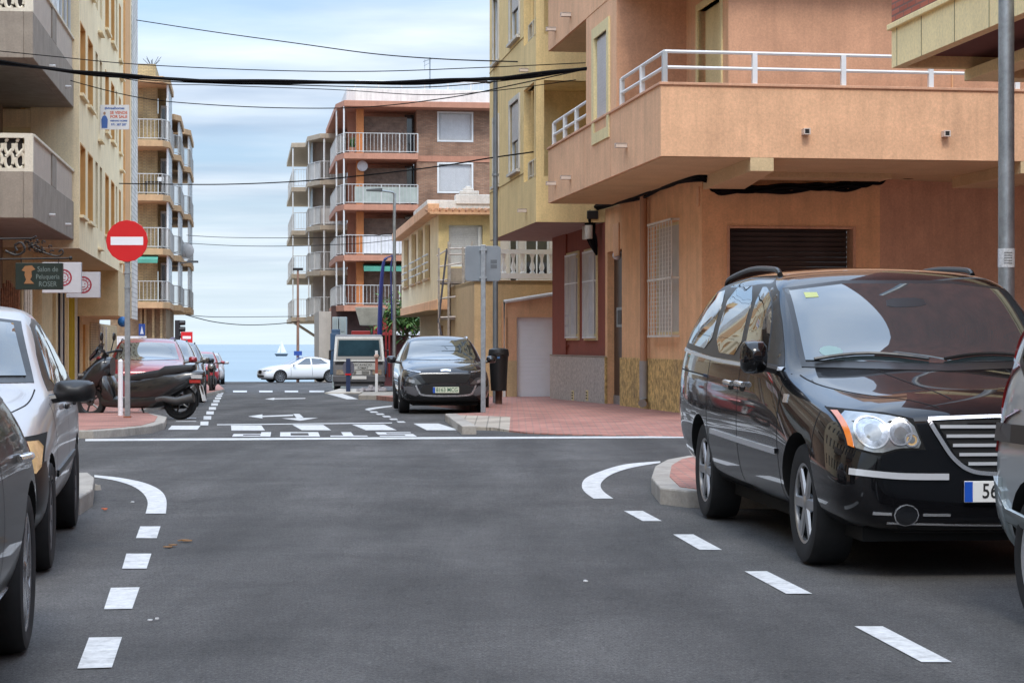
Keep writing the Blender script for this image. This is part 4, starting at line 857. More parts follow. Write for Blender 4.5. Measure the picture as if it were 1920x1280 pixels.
# body of the building behind the balconies
m = MB(); facade(m, 'x', -1.6, 1, .2, yE - .2, gr0, 14, [(1.0, 2.2, 4.2, 6.3), (3.4, 5.6, 4.2, 6.3), (1, 2.2, 7.2, 9.3), (3.4, 5.6, 7.2, 9.3), (1.0, 6.6, gr0, 2.9)], .25)
m.add([(-12, .2, gr0), (-1.6, .2, gr0), (-1.6, .2, 14), (-12, .2, 14)], [(0, 1, 2, 3)]); m.build('wall', mat('brown_render', (.30, .22, .16), .9, streak=.3), B)
for a, c in ((4.2, 6.3), (7.2, 9.3)):
    for p, q in ((1.0, 2.2), (3.4, 5.6)): window(B, 'x', -1.6, 1, p, q, a, c, brown_door, None, .25)
# shop fronts under it
m = MB(); m.box(-1.9, -1.84, 1, 6.6, gr0, 2.9); m.build('shop_glazing', glass_win, B)
# thin string of curtain beads / plants at the shop
m = MB()
xq0 = Yq(0, 645, 3)[0]
for k in range(10):
    px = 4 + k * 3.4; xx, zz = Yq(px, 535 + random.uniform(-10, 10), 3.0); m.tube([(xx, 3, zz), (xx, 3, 0)], .035, 5)
m.build('bamboo_screen', mat('rusty_cane', (.20, .08, .035), .8, var=.5, vscale=20), B)
m = MB()
for px in (48, 53, 57): xx = Yq(px, 600, 3.2)[0]; m.tube([(xx, 3.2, 0), (xx, 3.2, 2.6)], .04, 6)
each(m, 'post', balus, B)

# ================================================================ cream apartment building (left)
fc = Fr((148 - CX) / 81.0, 45.7, 462)
B = fc.empty('apartment_building', label='tall cream apartment block with orange framed windows and orange corner strip', cat='building')
Yq = lambda px, py=645, y0=0: fc.Y(px, py, y0); X = lambda px, py=645, x0=0: fc.X(px, py, x0)
y22 = X(222)[0]; yE = X(257)[0]; yw = X(246)[0]; yo0, yo1 = X(241)[0], X(231)[0]
zl = X(148, 465)[1]; TOP = 17
fz = [(X(157, 408)[1], X(157, 275)[1])]; dz = 2.83
cols = [(150, 159.5, 1), (164.5, 173.5, 1), (179, 183.5, 0), (187, 191.5, 0), (197, 203.5, 1), (208, 214, 1), (217, 220, 0), (223, 226, 1)]
ops = []
for k in range(4):
    for a, b, o_ in cols: ops.append((X(a)[0], X(b)[0], fz[0][0] + dz * k, fz[0][1] + dz * k, o_, (a, b)))
m = MB(); facade(m, 'x', 0, 1, 0, yw, zl, TOP, [o[:4] for o in ops], .22, 0)
facade(m, 'y', 0, -1, -1.1, 0, zl, TOP, [], .2)
m.build('wall', cream, B)
for o in ops:
    w_ = window(B, 'x', 0, 1, o[0], o[1], o[2], o[3], orange_frame if o[4] else brown_door, None if not o[4] else mat('dark_tan_pane', (.22, .15, .08), .3, spec=.6), .22, None, .08, cream if o[4] else None, 2, orange_frame if o[4] else None, .35 if o[4] else 1)
m = MB()
for o in ops:
    if o[4]: pbox(m, 'x', 0, 1, o[1] - .03, o[1] - .002, o[2] + .002, o[3] - .002, -.01, .16); pbox(m, 'x', 0, 1, o[0] + .002, o[0] + .03, o[2] + .002, o[3] - .002, -.01, .16); pbox(m, 'x', 0, 1, o[0] + .03, o[1] - .03, o[3] - .04, o[3] - .002, -.01, .16)
each(m, 'window_lining', orange_frame, B)
# orange pilaster and white brick end strip
m = MB(); m.box(-.02, .06, yo1, yo0, zl - .0, TOP); m.build('orange_pilaster', mat('orange_pilaster', (.66, .36, .15), .85, streak=.2), B, .01)
m = MB(); m.box(-3, .02, yw, yE, X(250, 598)[1], TOP); m.build('white_brick_strip', brickwh, B)
# recessed loggias facing the camera, slabs and window
zf = [Yq(140, y)[1] for y in (465, 240)]
for k in range(4):
    zz = zf[0] + k * (zf[1] - zf[0]); m = MB(); m.box(-6, -1.1, 0, 2.6, zz, zz + .42); m.build('loggia_slab', cream, B, .02)
m = MB(); m.add([(-8, 2.6, 0), (-1.1, 2.6, 0), (-1.1, 2.6, TOP), (-8, 2.6, TOP)], [(0, 1, 2, 3)]); m.add([(-1.1, 0, zl), (-1.1, 2.6, zl), (-1.1, 2.6, TOP), (-1.1, 0, TOP)], [(0, 1, 2, 3)]); m.build('loggia_wall', cream, B)
for k in range(3):
    zz = zf[0] + k * (zf[1] - zf[0]) + .42; m = MB(); m.box(-2.6, -2.5, 2.5, 2.6, zz, zz + 2.1); m.box(-1.6, -1.5, 2.5, 2.6, zz, zz + 2.1); m.box(-2.5, -1.6, 2.5, 2.6, zz + 2.0, zz + 2.1); f_ = m.build('loggia_door', orange_frame, B); m = MB(); m.box(-2.5, -1.6, 2.56, 2.59, zz, zz + 2.0); m.build('pane', mat('dark_tan_pane', (.22, .15, .08), .3), f_)
# underside and lower protruding volume with shop fronts
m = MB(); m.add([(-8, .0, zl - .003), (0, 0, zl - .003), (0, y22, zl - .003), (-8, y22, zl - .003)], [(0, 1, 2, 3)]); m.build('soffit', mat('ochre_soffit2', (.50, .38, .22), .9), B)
z2 = X(222, 592)[1]
m = MB(); facade(m, 'y', y22, -1, -2.0, 0, z2, zl + .3, [], .2); facade(m, 'x', .004, 1, y22, yE, z2, zl, [], .2); m.add([(-6, y22, z2), (0, y22, z2), (0, yE, z2), (-6, yE, z2)], [(0, 1, 2, 3)]); m.build('lower_volume', mat('tan_render', (.62, .46, .25), .9, streak=.2), B)
m = MB(); facade(m, 'x', -1.3, 1, 0, yE, gr0 - .4, zl, [], .2)
m.build('ground_wall', mat('tan_render', (.62, .46, .25), .9), B)
# coloured shop front posts seen between sign and scooter (painted piers and dark shutters)
xp = -1.3
for a, b, mm, nm in ((96, 103, cream, 'pier'), (103, 113, navy, 'shop_shutter'), (113, 115.5, white_metal, 'pier'), (116, 121, navy, 'shop_shutter'), (121, 126, cream, 'pier'), (126, 133, mustard, 'pier'), (133, 138, mustard, 'pier'), (138, 143, whitewall, 'pier'), (143, 149, navy, 'shop_shutter'), (149, 153, cream, 'pier'), (155, 158, orange_frame, 'pier'), (161, 164, cream, 'pier'), (184, 186.5, whitewall, 'pier'), (190, 192.5, whitewall, 'pier'), (197, 199, whitewall, 'pier')):
    y0_, y1_ = X(b, 645, xp + .06)[0], X(a, 645, xp + .06)[0]
    if y1_ - y0_ < .05: y1_ = y0_ + .05
    m = MB(); m.box(xp, xp + (.06 if mm is navy else .09), y0_, y1_, gr0 - .4, min(zl - .01, 3.2 if a < 150 else 1.9)); m.build(nm, mm, B)
m = MB(); m.box(xp + .001, xp + .03, X(218, 645, xp)[0], X(168, 645, xp)[0], gr0 - .4, 2.0); m.build('brick_wall', brickyel, B)
# little balconet stubs between window groups
m = MB()
for k in range(3):
    for px in (186, 226): yy = X(px)[0]; m.box(.0, .12, yy - .5, yy + .5, fz[0][0] + dz * k - .55, fz[0][0] + dz * k - .5)
each(m, 'ledge', cream, B)

# ================================================================ far left block with glazed balconies
ff = Fr((318 - CX) / 3700 * 103, 103.0, 452)
B = ff.empty('apartment_building', label='narrow looking yellow brick apartment block with stacked balconies near the sea', cat='building')
Yq = lambda px, py=645, y0=0: ff.Y(px, py, y0); X = lambda px, py=645, x0=0: ff.X(px, py, x0)
slabm = mat('orange_buff_slab', (.50, .32, .17), .85, streak=.3)
tops = [Yq(318, y)[1] for y in (566, 466, 365, 263, 143)]
tops_ff = tops[2]
xL = Yq(240)[0]; glz = mat('pale_glazing', (.35, .42, .45), .2, spec=.8)
nb = 4; seg = [(0, 7.0, 0), (7.5, 14.5, .35), (15.0, 24, .7)]
for i, zt in enumerate(tops):
    roof = i == 4
    zbx = zt - (.42 if roof else .33)
    for a, b, o_ in seg:
        zz = zt - (1.1 if roof and a > 0 else 0) ; m = MB(); m.prism([(xL if a == 0 else -2, a), (-.35 + o_, a), (o_, a + .9), (o_, b - .6), (-.5 + o_, b), (xL if a == 0 else -2, b)], zz - .33, zz); m.build('roof_slab' if roof else 'slab', slabm, B, .02)
    if not roof:
        z2_ = tops[i + 1] - .33
        railing('railing', B, [(xL, .06), (-.38, .06), (-.06, .95), (-.06, 6.4)], zt + .05, zt + 1.08, rail_grey, .2, (.05, 1.0), .026, .011, posts=1.2)
        for a, b, o_ in seg[1:]: railing('railing', B, [(-.4 + o_, a + .1), (-.06 + o_, a + .95), (-.06 + o_, b - .6)], zt + .05, zt + 1.08, rail_grey, .2, (.05, 1.0), .026, .011, posts=1.2)
        m = MB(); m.box(-.16, -.12, 1.0, 6.3, zt + 1.1, z2_); 
        for a, b, o_ in seg[1:]: m.box(-.16 + o_, -.12 + o_, a + 1, b - .7, zt + .1, z2_ - (1.1 if i == 3 else 0))
        each(m, 'glazing', glz, B)
        m = MB()
        for a, b, o_ in seg:
            for q in range(5): yy = a + 1 + (b - a - 1.8) * q / 4; m.box(-.19 + o_, -.09 + o_, yy - .04, yy + .04, zt, z2_ - (1.1 if i == 3 and a else 0))
        each(m, 'glazing_post', white_metal, B)
        m = MB(); m.box(Yq(264)[0], Yq(292)[0], 2.2, 2.5, zt, z2_); m.box(xL, Yq(264)[0], 2.5, 2.6, zt, z2_); m.box(Yq(292)[0], -.3, 3.2, 3.3, zt, z2_); m.build('brick_wall', brickyel, B)
        m = MB(); m.box(Yq(297)[0], Yq(314)[0], 3.0, 3.1, zt, zt + 2.15); f_ = m.build('door', white_metal, B); m = MB(); m.box(Yq(299)[0], Yq(305)[0], 2.97, 2.99, zt + .1, zt + 2.0); m.box(Yq(307)[0], Yq(312)[0], 2.97, 2.99, zt + .1, zt + 2.0); m.build('pane', glass_win, f_)
m = MB(); m.box(-2.4, -2, 3, 24, -6, tops[4] - 1.3); m.box(xL, -2.5, 3.4, 24, -6, tops[4] - .3); m.build('wall', brickyel, B)
m = MB(); m.box(xL, Yq(290)[0], 1.0, 8, tops[4], Yq(280, 120, 1)[1]); m.build('stair_house', brickyel, B)
m = MB(); m.box(xL - 1, Yq(309)[0], 1.5, 14, -6, tops[0] - .33); m.build('ground_wall', mat('brown_tile_wall', (.24, .17, .10), .8, var=.3, vscale=6), B)
m = MB()
for px in (262, 270, 285, 300): xx = Yq(px, 620, 1.3)[0]; m.box(xx, xx + .12, 1.3, 1.49, -3, tops[0] - .33)
each(m, 'pilaster', brickyel, B)
zt = tops[1] - .33; m = MB(); m.prism_pts([(xL, -.6, zt - .45), (-.6, -.6, zt - .45), (-.6, .5, zt - .05), (xL, .5, zt - .05)], [(xL, -.6, zt - .25), (-.6, -.6, zt - .25), (-.6, .5, zt - .01), (xL, .5, zt - .01)]); each(m, 'awning', green_cloth, B)
m = MB()
for k in range(9): a = random.uniform(-.5, .5); m.tube([(Yq(282)[0], 2, tops[4] + .7), (Yq(282)[0] + a, 2, tops[4] + 1.05 + random.random() * .25)], .012, 4)
m.build('roof_aerial', dark_metal, B)
sdp = ff.Y(350, 470, 14)
m = MB(); m.lathe([(.001, 0), (.25, .03), (.42, .12), (.43, .13), (.25, .06), (.001, .03)], (0, 0, 0), 'y', 20); d_ = empty('satellite_dish', Wp(349, 470, 113), R(-10), label='small grey satellite dish on the side of the far left block', cat='satellite dish'); m.build('dish', mat('dish_grey', (.4, .4, .4), .6), d_, smooth=True)
m = MB(); m.tube([(0, .1, 0), (-.9, .3, -.1)], .03, 5); m.tube([(0, 0, -.3), (0, -.3, -.05)], .015, 5); m.build('arm', grey_metal, d_)

# ================================================================ near right block: brick above a cream fascia slab
v = Hz(1672, 128, 4.2); fn = Fr(v.x, v.y, 441)
B = fn.empty('apartment_building', label='red brick block with cream panelled overhang at the top right corner', cat='building')
Yq = lambda px, py=645, y0=0: fn.Y(px, py, y0); X = lambda px, py=645, x0=0: fn.X(px, py, x0)
zt = Yq(1672, 57)[1]; creamp = mat('cream_panel', (.95, .76, .40), .8, var=.05, bump=.1, streak=.15)
m = MB(); m.box(0, .12, -14, 0, 4.2, zt); m.box(.12, 14, -.12, 0, 4.2, zt); sl = m.build('fascia', creamp, B)
m = MB()
for px in (1682, 1728, 1790, 1855, 1930): yy = X(px)[0]; m.box(-.003, .002, yy - .006, yy + .006, 4.2, zt)
each(m, 'joint', mat('dark_joint', (.2, .17, .1), .9), sl)
m = MB(); m.box(-.04, .2, -14, .05, zt, zt + .062); m.box(.2, 14, -.2, .05, zt, zt + .062); m.build('coping', creamp, B, .008)
m = MB(); m.box(0.0, 14, -14, 0.0, zt + .062, 12); m.build('brick_wall', brickor, B)
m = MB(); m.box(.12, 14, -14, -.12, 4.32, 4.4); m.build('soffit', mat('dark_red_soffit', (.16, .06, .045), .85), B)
m = MB(); xx, zz = Yq(1808, 128); m.box(xx, xx + .25, -14, 0.0, 4.2 - 22 / 177.0, 4.2 - .004); m.box(xx + .25, 14, -.3, -.0, 4.2 - 22 / 177.0, 4.2 - .004); m.build('inner_beam', creamp, B, .008)
m = MB(); m.box(2.3, 14, -14, -1.0, -.3, 4.32); m.build('ground_wall', brickor, B)
# blocks further along that only show in reflections on the cars: both sides beyond the frame
for (X0, Y0, vp, sgn, lab, ym, m1) in ((-8.4, 4, 480, 1, 'cream apartment block outside the left edge, reflected in the black van', 30, cream), (7.5, -22, 441, -1, 'tan apartment block outside the right edge, reflected in the left cars', 20, orange_l)):
    f_ = Fr(X0, Y0, vp); B = f_.empty('apartment_building', label=lab, cat='building')
    ops = [(yy, yy + 1.2, zz, zz + 1.6) for yy in [1.5 + 2.9 * k for k in range(10 if sgn > 0 else 6)] for zz in (1.1, 4.3, 7.3, 10.3) if yy + 1.4 < ym]
    m = MB(); facade(m, 'x', 0, sgn, -12, ym, -.5, 13, ops, .25); m.box(-9 if sgn > 0 else .3, -.3 if sgn > 0 else 9, -12, ym, 12.7, 13.2); m.add([(0, ym, -.5), (-9 * sgn, ym, -.5), (-9 * sgn, ym, 13), (0, ym, 13)], [(0, 1, 2, 3)]); m.build('wall', m1, B)
    m = MB()
    for o in ops: pbox(m, 'x', 0, sgn, o[0], o[1], o[2], o[3], .2, .24)
    each(m, 'glazing', glass_win, B)
    m = MB()
    for zz in (3.6, 6.6, 9.6): m.box(*sorted((0, sgn * 1.1)), 3, 9, zz, zz + .9); m.box(*sorted((0, sgn * 1.1)), 14, min(20, ym - 1), zz, zz + .9)
    m.build('balcony', concrete, B)
# ================================================================ vehicles
def paint(name, col, metal=0.4, rough=0.3): return mat(name, col, rough, metal, var=0.0, coat=1.0, coat_r=0.02, spec=0.5 if max(col) > .1 else 0.05)
car_glass = mat('car_glass', (0.012, 0.016, 0.018), 0.03, spec=1.0, var=0.0, coat=1.0, coat_r=0.0)
car_glass_l = mat('windscreen_glass', (0.022, 0.032, 0.035), 0.02, spec=1.0, var=0.0, coat=1.0, coat_r=0.0)
for g_ in (car_glass_l, car_glass): g_.node_tree.nodes['Principled BSDF'].inputs['Coat IOR'].default_value = 1.7
car_under = mat('underbody_black', (0.006, 0.006, 0.006), 0.9, var=0)
chrome = mat('chrome_trim', (0.88, 0.88, 0.9), 0.22, 0.85, var=0.0)
sky_sheen_trim = mat('sky_sheen_trim', (.62, .63, .65), .3, .3, var=0)  # pale base colour carries the sky reflection of the chrome strips
alloy = mat('alloy_rim', (0.55, 0.56, 0.58), 0.3, 0.9, var=0.05)
lens = mat('lamp_lens', (0.30, 0.31, 0.31), 0.12, 0.4, spec=1.0, var=0.25, vscale=14, coat=1.0)
lens_in = mat('lamp_reflector', (0.45, 0.46, 0.48), 0.25, 0.8, var=0.35, vscale=30)
amber = mat('amber_lens', (0.75, 0.20, 0.03), 0.15, var=0.1, coat=1.0)
amberp = mat('faded_amber_lens', (0.62, 0.42, 0.20), 0.2, var=0.3, vscale=12, coat=1.0)
redlens = mat('red_lens', (0.38, 0.015, 0.015), 0.12, var=0.1, coat=1.0)
trimblk = mat('trim_black', (0.014, 0.014, 0.015), 0.35, var=0.0, spec=0.5)
seam = mat('panel_gap', (0.004, 0.004, 0.004), 0.9, var=0)
platew = mat('plate_white', (0.75, 0.75, 0.73), 0.4, var=0.03)
blue = mat('plate_blue', (0.01, 0.08, 0.45), 0.4, var=0)
inkk = mat('plate_ink', (0.015, 0.015, 0.015), 0.5, var=0)
grillem = mat('grille_dark', (0.008, 0.008, 0.008), 0.5, var=0)

def apply_mods(o):
    dg = bpy.context.evaluated_depsgraph_get(); me = bpy.data.meshes.new_from_object(o.evaluated_get(dg)); old = o.data; o.modifiers.clear(); o.data = me; bpy.data.meshes.remove(old)
class Car:
    def __init__(s, name, P, hd, label, cat='car', group=None, z=None, side='R', tw=0.9, scale=1.0):
        """P: ground point under the outer face of the near front tyre, hd: heading vector; local +x forward, +y left"""
        h = Vector((hd[0], hd[1])).normalized(); left = Vector((-h.y, h.x))
        c = Vector((P[0], P[1])) + (left * tw if side == 'R' else -left * tw)
        s.root = empty(name, (c.x, c.y, gz(c.y) if z is None else z), math.atan2(h.y, h.x), label, cat, group); s.side = -1 if side == 'R' else 1; s.tw = tw
    def shell(s, st, color, arches, lev=2, n_cut=28, flare=True):
        """st rows: x, zb, zs, zt, ws, wm, wb, wt [, crown]   (front axle at x=0)"""
        secs = []
        for r in st:
            x, zb, zs, zt, ws, wm, wb, wt = r[:8]; cr = r[8] if len(r) > 8 else 0.03
            hg = zt - zs
            secs.append([(0, zb), (ws * .8, zb), (ws, zb + .05), (wm, zb + .32 * (zs - zb)), (wm, zb + .72 * (zs - zb)), (wb, zs), (wb * .62 + wt * .38, zs + hg * .42), (wt, zt - min(.07, hg * .3)), (wt * .88, zt), (wt * .4, zt + cr * .8), (0, zt + cr)])
        n = len(secs[0]); bm = bmesh.new(); rings = []
        for r, sc in zip(st, secs):
            rg = [bm.verts.new((r[0], y, z)) for y, z in sc]; rl = [rg[0]] + [bm.verts.new((r[0], -y, z)) for y, z in sc[1:-1]] + [rg[-1]]
            rings.append(rg + rl[-2:0:-1])
        m_ = len(rings[0])
        for a, b in zip(rings, rings[1:]):
            for i in range(m_): bm.faces.new((a[i], a[(i + 1) % m_], b[(i + 1) % m_], b[i]))
        for rg in (rings[0], rings[-1]):
            hh = m_ // 2
            # cap as a ladder of quads so the subdivided nose stays even
            for i in range(hh):
                a, b, c, d = rg[i], rg[i + 1], rg[(m_ - i - 1) % m_], rg[(m_ - i) % m_]
                vs = []
                for q in (a, b, c, d):
                    if q not in vs: vs.append(q)
                if len(vs) >= 3:
                    try: bm.faces.new(vs)
                    except ValueError: pass
        bmesh.ops.recalc_face_normals(bm, faces=bm.faces)
        me = bpy.data.meshes.new('body'); bm.to_mesh(me); bm.free(); me.materials.append(color); me.materials.append(car_under)
        o = bpy.data.objects.new('body', me); COL.objects.link(o)
        sb = o.modifiers.new('s', 'SUBSURF'); sb.levels = lev; sb.render_levels = lev; apply_mods(o)
        if arches:
            cm = MB()
            for (ax, az_, ar) in arches:
                for sg in (1, -1):
                    cm_ = [(ax + ar * math.cos(2 * math.pi * k / n_cut), az_ + ar * math.sin(2 * math.pi * k / n_cut)) for k in range(n_cut)]
                    cm.extr(cm_, 'y', sg * (s.tw - .34), sg * 1.3)
            co_ = cm.build('cut', car_under)
            bo = o.modifiers.new('b', 'BOOLEAN'); bo.object = co_; bo.operation = 'DIFFERENCE'; bo.solver = 'EXACT'
            try: bo.material_mode = 'TRANSFER'
            except Exception: pass
            apply_mods(o); bpy.data.objects.remove(co_)
        o.data.polygons.foreach_set('use_smooth', [True] * len(o.data.polygons)); o.data.set_sharp_from_angle(angle=R(42))
        o.parent = s.root; s.body = o
        bm = bmesh.new(); bm.from_mesh(o.data); s.bvh = BVHTree.FromBMesh(bm); bm.free()
        return o
    def proj(s, ax, u, v, off):
        """ax: 'L','R' side views (u=x,v=z); 'F','B' front/back (u=y,v=z); 'T' from above (u=x,v=y)"""
        if ax in 'LR': o = Vector((u, 3 if ax == 'L' else -3, v)); d = Vector((0, -1 if ax == 'L' else 1, 0))
        elif ax in 'FB': o = Vector((6 if ax == 'F' else -9, u, v)); d = Vector((-1 if ax == 'F' else 1, 0, 0))
        else: o = Vector((u, v, 4)); d = Vector((0, 0, -1))
        h = s.bvh.ray_cast(o, d)
        if h[0] is None: h = s.bvh.find_nearest(o + d * 3.0)
        nn = h[1] if h[1].dot(d) < 0 else -h[1]
        return h[0] + nn * off, nn
    def patch(s, name, ax, poly, m_, off=0.004, step=0.05, parent=None, rnd=0, th=0.012, label=None):
        P = [Vector(p) for p in poly]
        for _ in range(rnd):
            Q = []
            for i in range(len(P)): a, b = P[i], P[(i + 1) % len(P)]; Q += [a.lerp(b, .2), a.lerp(b, .8)]
            P = Q
        D = []
        for i in range(len(P)):
            a, b = P[i], P[(i + 1) % len(P)]; k = max(1, int((b - a).length / step)); D += [a.lerp(b, j / k) for j in range(k)]
        x0 = min(p.x for p in D); x1 = max(p.x for p in D); y0 = min(p.y for p in D); y1 = max(p.y for p in D); inn = []
        def inside(q):
            c = False; j = len(D) - 1
            for i in range(len(D)):
                if (D[i].y > q.y) != (D[j].y > q.y) and q.x < (D[j].x - D[i].x) * (q.y - D[i].y) / (D[j].y - D[i].y) + D[i].x: c = not c
                j = i
            return c
        yy = y0 + step / 2
        while yy < y1:
            xx = x0 + step / 2
            while xx < x1:
                q = Vector((xx, yy))
                if inside(q) and min((q - d).length for d in D) > step * .35: inn.append(q)
                xx += step
            yy += step
        nb = len(D); r = geometry.delaunay_2d_cdt(D + inn, [(i, (i + 1) % nb) for i in range(nb)], [], 1, 1e-5)
        vs, fs = r[0], r[2]; pts = [s.proj(ax, v.x, v.y, off) for v in vs]
        from collections import Counter
        cnt = Counter()
        for f in fs:
            for i in range(len(f)): cnt[tuple(sorted((f[i], f[(i + 1) % len(f)])))] += 1
        V = [p for p, _ in pts]; Fc = [tuple(f) for f in fs]; low = {}
        for e, c in cnt.items():
            if c == 1:
                for i in e:
                    if i not in low: low[i] = len(V); V.append(pts[i][0] - pts[i][1] * th)
                Fc.append((e[0], e[1], low[e[1]], low[e[0]]))
        me = bpy.data.meshes.new(name); me.from_pydata([tuple(v) for v in V], [], Fc)
        bm = bmesh.new(); bm.from_mesh(me); bmesh.ops.recalc_face_normals(bm, faces=bm.faces)
        f0 = max(bm.faces, key=lambda f: f.calc_area())
        if f0.normal.dot(pts[0][1]) < 0: bmesh.ops.reverse_faces(bm, faces=bm.faces)
        bm.to_mesh(me); bm.free()
        me.materials.append(m_); me.polygons.foreach_set('use_smooth', [True] * len(me.polygons)); me.set_sharp_from_angle(angle=R(50))
        o = bpy.data.objects.new(name, me); COL.objects.link(o); o.parent = parent or s.root
        return tag(o, label)
    def strip(s, name, ax, pts, wd, m_, off=0.004, parent=None, th=0.012):
        P = dense([tuple(p) for p in pts], 6) if len(pts) > 2 else [tuple(Vector(pts[0]).lerp(Vector(pts[1]), k / 12)) for k in range(13)]
        V = []; Fc = []
        for i, p in enumerate(P):
            a = Vector(P[max(i - 1, 0)]); b = Vector(P[min(i + 1, len(P) - 1)]); d = (b - a).normalized(); nn = Vector((-d.y, d.x)) * wd / 2
            (p1, n1_), (p2, n2_) = s.proj(ax, p[0] + nn.x, p[1] + nn.y, off), s.proj(ax, p[0] - nn.x, p[1] - nn.y, off)
            V += [p1, p2, p1 - n1_ * th, p2 - n2_ * th]
            if i: k = i * 4; Fc += [(k - 4, k - 3, k + 1, k), (k - 4, k, k + 2, k - 2), (k - 3, k - 1, k + 3, k + 1)]
        mb_ = MB(); mb_.add(V, Fc); return mb_.build(name, m_, parent or s.root)
    def seams(s, ax, lines, wd=0.010, m_=None):
        V = MB()
        for pts in lines:
            P = dense([tuple(p) for p in pts], 6) if len(pts) > 2 else [tuple(Vector(pts[0]).lerp(Vector(pts[1]), k / 10)) for k in range(11)]
            for i in range(len(P) - 1):
                a, b = Vector(P[i]), Vector(P[i + 1]); d = (b - a).normalized(); nn = Vector((-d.y, d.x)) * wd / 2
                V.add([s.proj(ax, *(q + k * nn), .0015)[0] for q, k in ((a, 1), (b, 1), (b, -1), (a, -1))], [(0, 1, 2, 3)])
        return V.build('panel_gap', m_ or seam, s.body)
    def wheel(s, x, r, w_=0.21, spokes=5, rim=alloy, sgn=1, kind='spoke', steer=0.0, rr=0.66, z=None):
        y = sgn * s.tw
        wh = MB(); ri = r * rr
        prof = [(ri * .97, -w_ * .42), (ri, 0 - w_ * .02), (r * .86, .008), (r * .95, 0), (r * .99, -.03), (r, -w_ * .3), (r, -w_ * .7), (r * .97, -w_ * .96), (r * .82, -w_), (ri, -w_ * .97)]
        wh.lathe(prof, (0, 0, 0), 'y', 36)
        for v in range(0): pass
        e = empty('wheel', (x, y, r if z is None else z)); e.parent = s.root; e.rotation_euler = (0, 0, (0 if sgn > 0 else math.pi) + steer)
        t = wh.build('tyre', rubber, e, smooth=True)
        # rim barrel, spokes, hub
        rb = MB(); rb.lathe([(ri * .99, -.012), (ri * .95, -.012), (ri * .9, -.05), (ri * .86, -w_ * .7), (.001, -w_ * .72)], (0, 0, 0), 'y', 32, 1); rb.lathe([(ri * 1.01, -.03), (ri * 1.0, -.006), (ri * .93, -.01), (ri * .92, -.05)], (0, 0, 0), 'y', 36)
        nsp = spokes
        for k in range(nsp):
            a = 2 * math.pi * k / nsp; ca, sa = math.cos(a), math.sin(a)
            def q(rad, tan, d): return (rad * ca - tan * sa, d, rad * sa + tan * ca)
            if kind == 'spoke': w0, w1 = ri * .15, ri * .13
            elif kind == 'wide': w0, w1 = ri * .2, ri * .26
            else: w0, w1 = ri * .06, ri * .05
            rb.prism_pts([q(ri * .12, -w0, -.03), q(ri * .12, w0, -.03), q(ri * .95, w1, -.02), q(ri * .95, -w1, -.02)][::-1], [q(ri * .12, -w0 * .7, -.012), q(ri * .12, w0 * .7, -.012), q(ri * .95, w1 * .8, -.010), q(ri * .95, -w1 * .8, -.010)][::-1])
            if kind == 'twin':
                for sg in (-1, 1): rb.prism_pts([q(ri * .2, sg * ri * .02 - w0, -.03), q(ri * .2, sg * ri * .02 + w0, -.03), q(ri * .95, sg * ri * .14 + w1, -.02), q(ri * .95, sg * ri * .14 - w1, -.02)][::-1], [q(ri * .2, sg * ri * .02 - w0, -.012), q(ri * .2, sg * ri * .02 + w0, -.012), q(ri * .95, sg * ri * .14 + w1, -.01), q(ri * .95, sg * ri * .14 - w1, -.01)][::-1])
        rb.lathe([(.001, -.004), (ri * .13, -.004), (ri * .2, -.014), (ri * .24, -.05)], (0, 0, 0), 'y', 20)
        rb.build('rim', [rim, car_under], e, smooth=True)
        return e
    def wheels(s, wb, r, **k):
        for x in (0, -wb):
            for sg in (1, -1): s.wheel(x, r, sgn=sg, **k)
    def add(s, mb_, name, m_, parent=None, **k): return mb_.build(name, m_, parent or s.root, **k)
    def plate(s, ax, u, v, txt, w_=.52, h_=.11, ink=None, off=.02, col=None, only=None, align='CENTER'):
        p, n = s.proj(ax, u, v, off); sg = 1 if ax == 'F' else -1
        b = MB(); b.box(p.x - .006, p.x + .006, u - w_ / 2, u + w_ / 2, v - h_ / 2, v + h_ / 2); o = b.build('number_plate', col or platew, s.root, .003)
        b = MB(); uu = u + sg * -w_ / 2 if ax == 'B' else u - w_ / 2
        # blue band sits at the reader's left
        lft = -w_ / 2 if ax == 'F' else w_ / 2
        a, c = sorted((u + lft, u + lft + (.045 if lft < 0 else -.045))); xx = p.x + (.0062 if ax == 'F' else -.0062)
        b.box(min(xx, xx + sg * .001), max(xx, xx + sg * .001), a, c, v - h_ / 2 + .003, v + h_ / 2 - .003); b.build('blue_band', blue, o)
        M = face_mat((xx + sg * .001, u + lft * .0 + (.02 if lft < 0 else -.02), v), (0, sg, 0), (0, 0, 1))
        t = text(txt, h_ * .98, ink or inkk, o, M, 'plate_lettering', sx=.82 if w_ > .4 else .8, font_off=.001); return o
    def mirror(s, x, y, z, col, size=(.14, .22, .16), arm=True):
        b = MB(); sg = 1 if y > 0 else -1; L_, W_2, H_ = size
        secs = [(-.0, 1.0), (L_ * .35, .98), (L_ * .75, .8), (L_, .35)]; Vs = []; n = 12
        for (dx_, k_) in secs:
            for j in range(n):
                a = 2 * math.pi * j / n; cx_, sx_ = math.cos(a), math.sin(a); e_ = .6
                Vs.append((x + dx_, y + sg * W_2 / 2 + W_2 / 2 * k_ * math.copysign(abs(cx_) ** e_, cx_), z + H_ / 2 * k_ * math.copysign(abs(sx_) ** e_, sx_)))
        fs = [(i * n + j, i * n + (j + 1) % n, (i + 1) * n + (j + 1) % n, (i + 1) * n + j) for i in range(3) for j in range(n)] + [tuple(range(n)), tuple(range(3 * n, 4 * n))[::-1]]
        b.add(Vs, fs); o = b.build('wing_mirror', col, s.root, smooth=True)
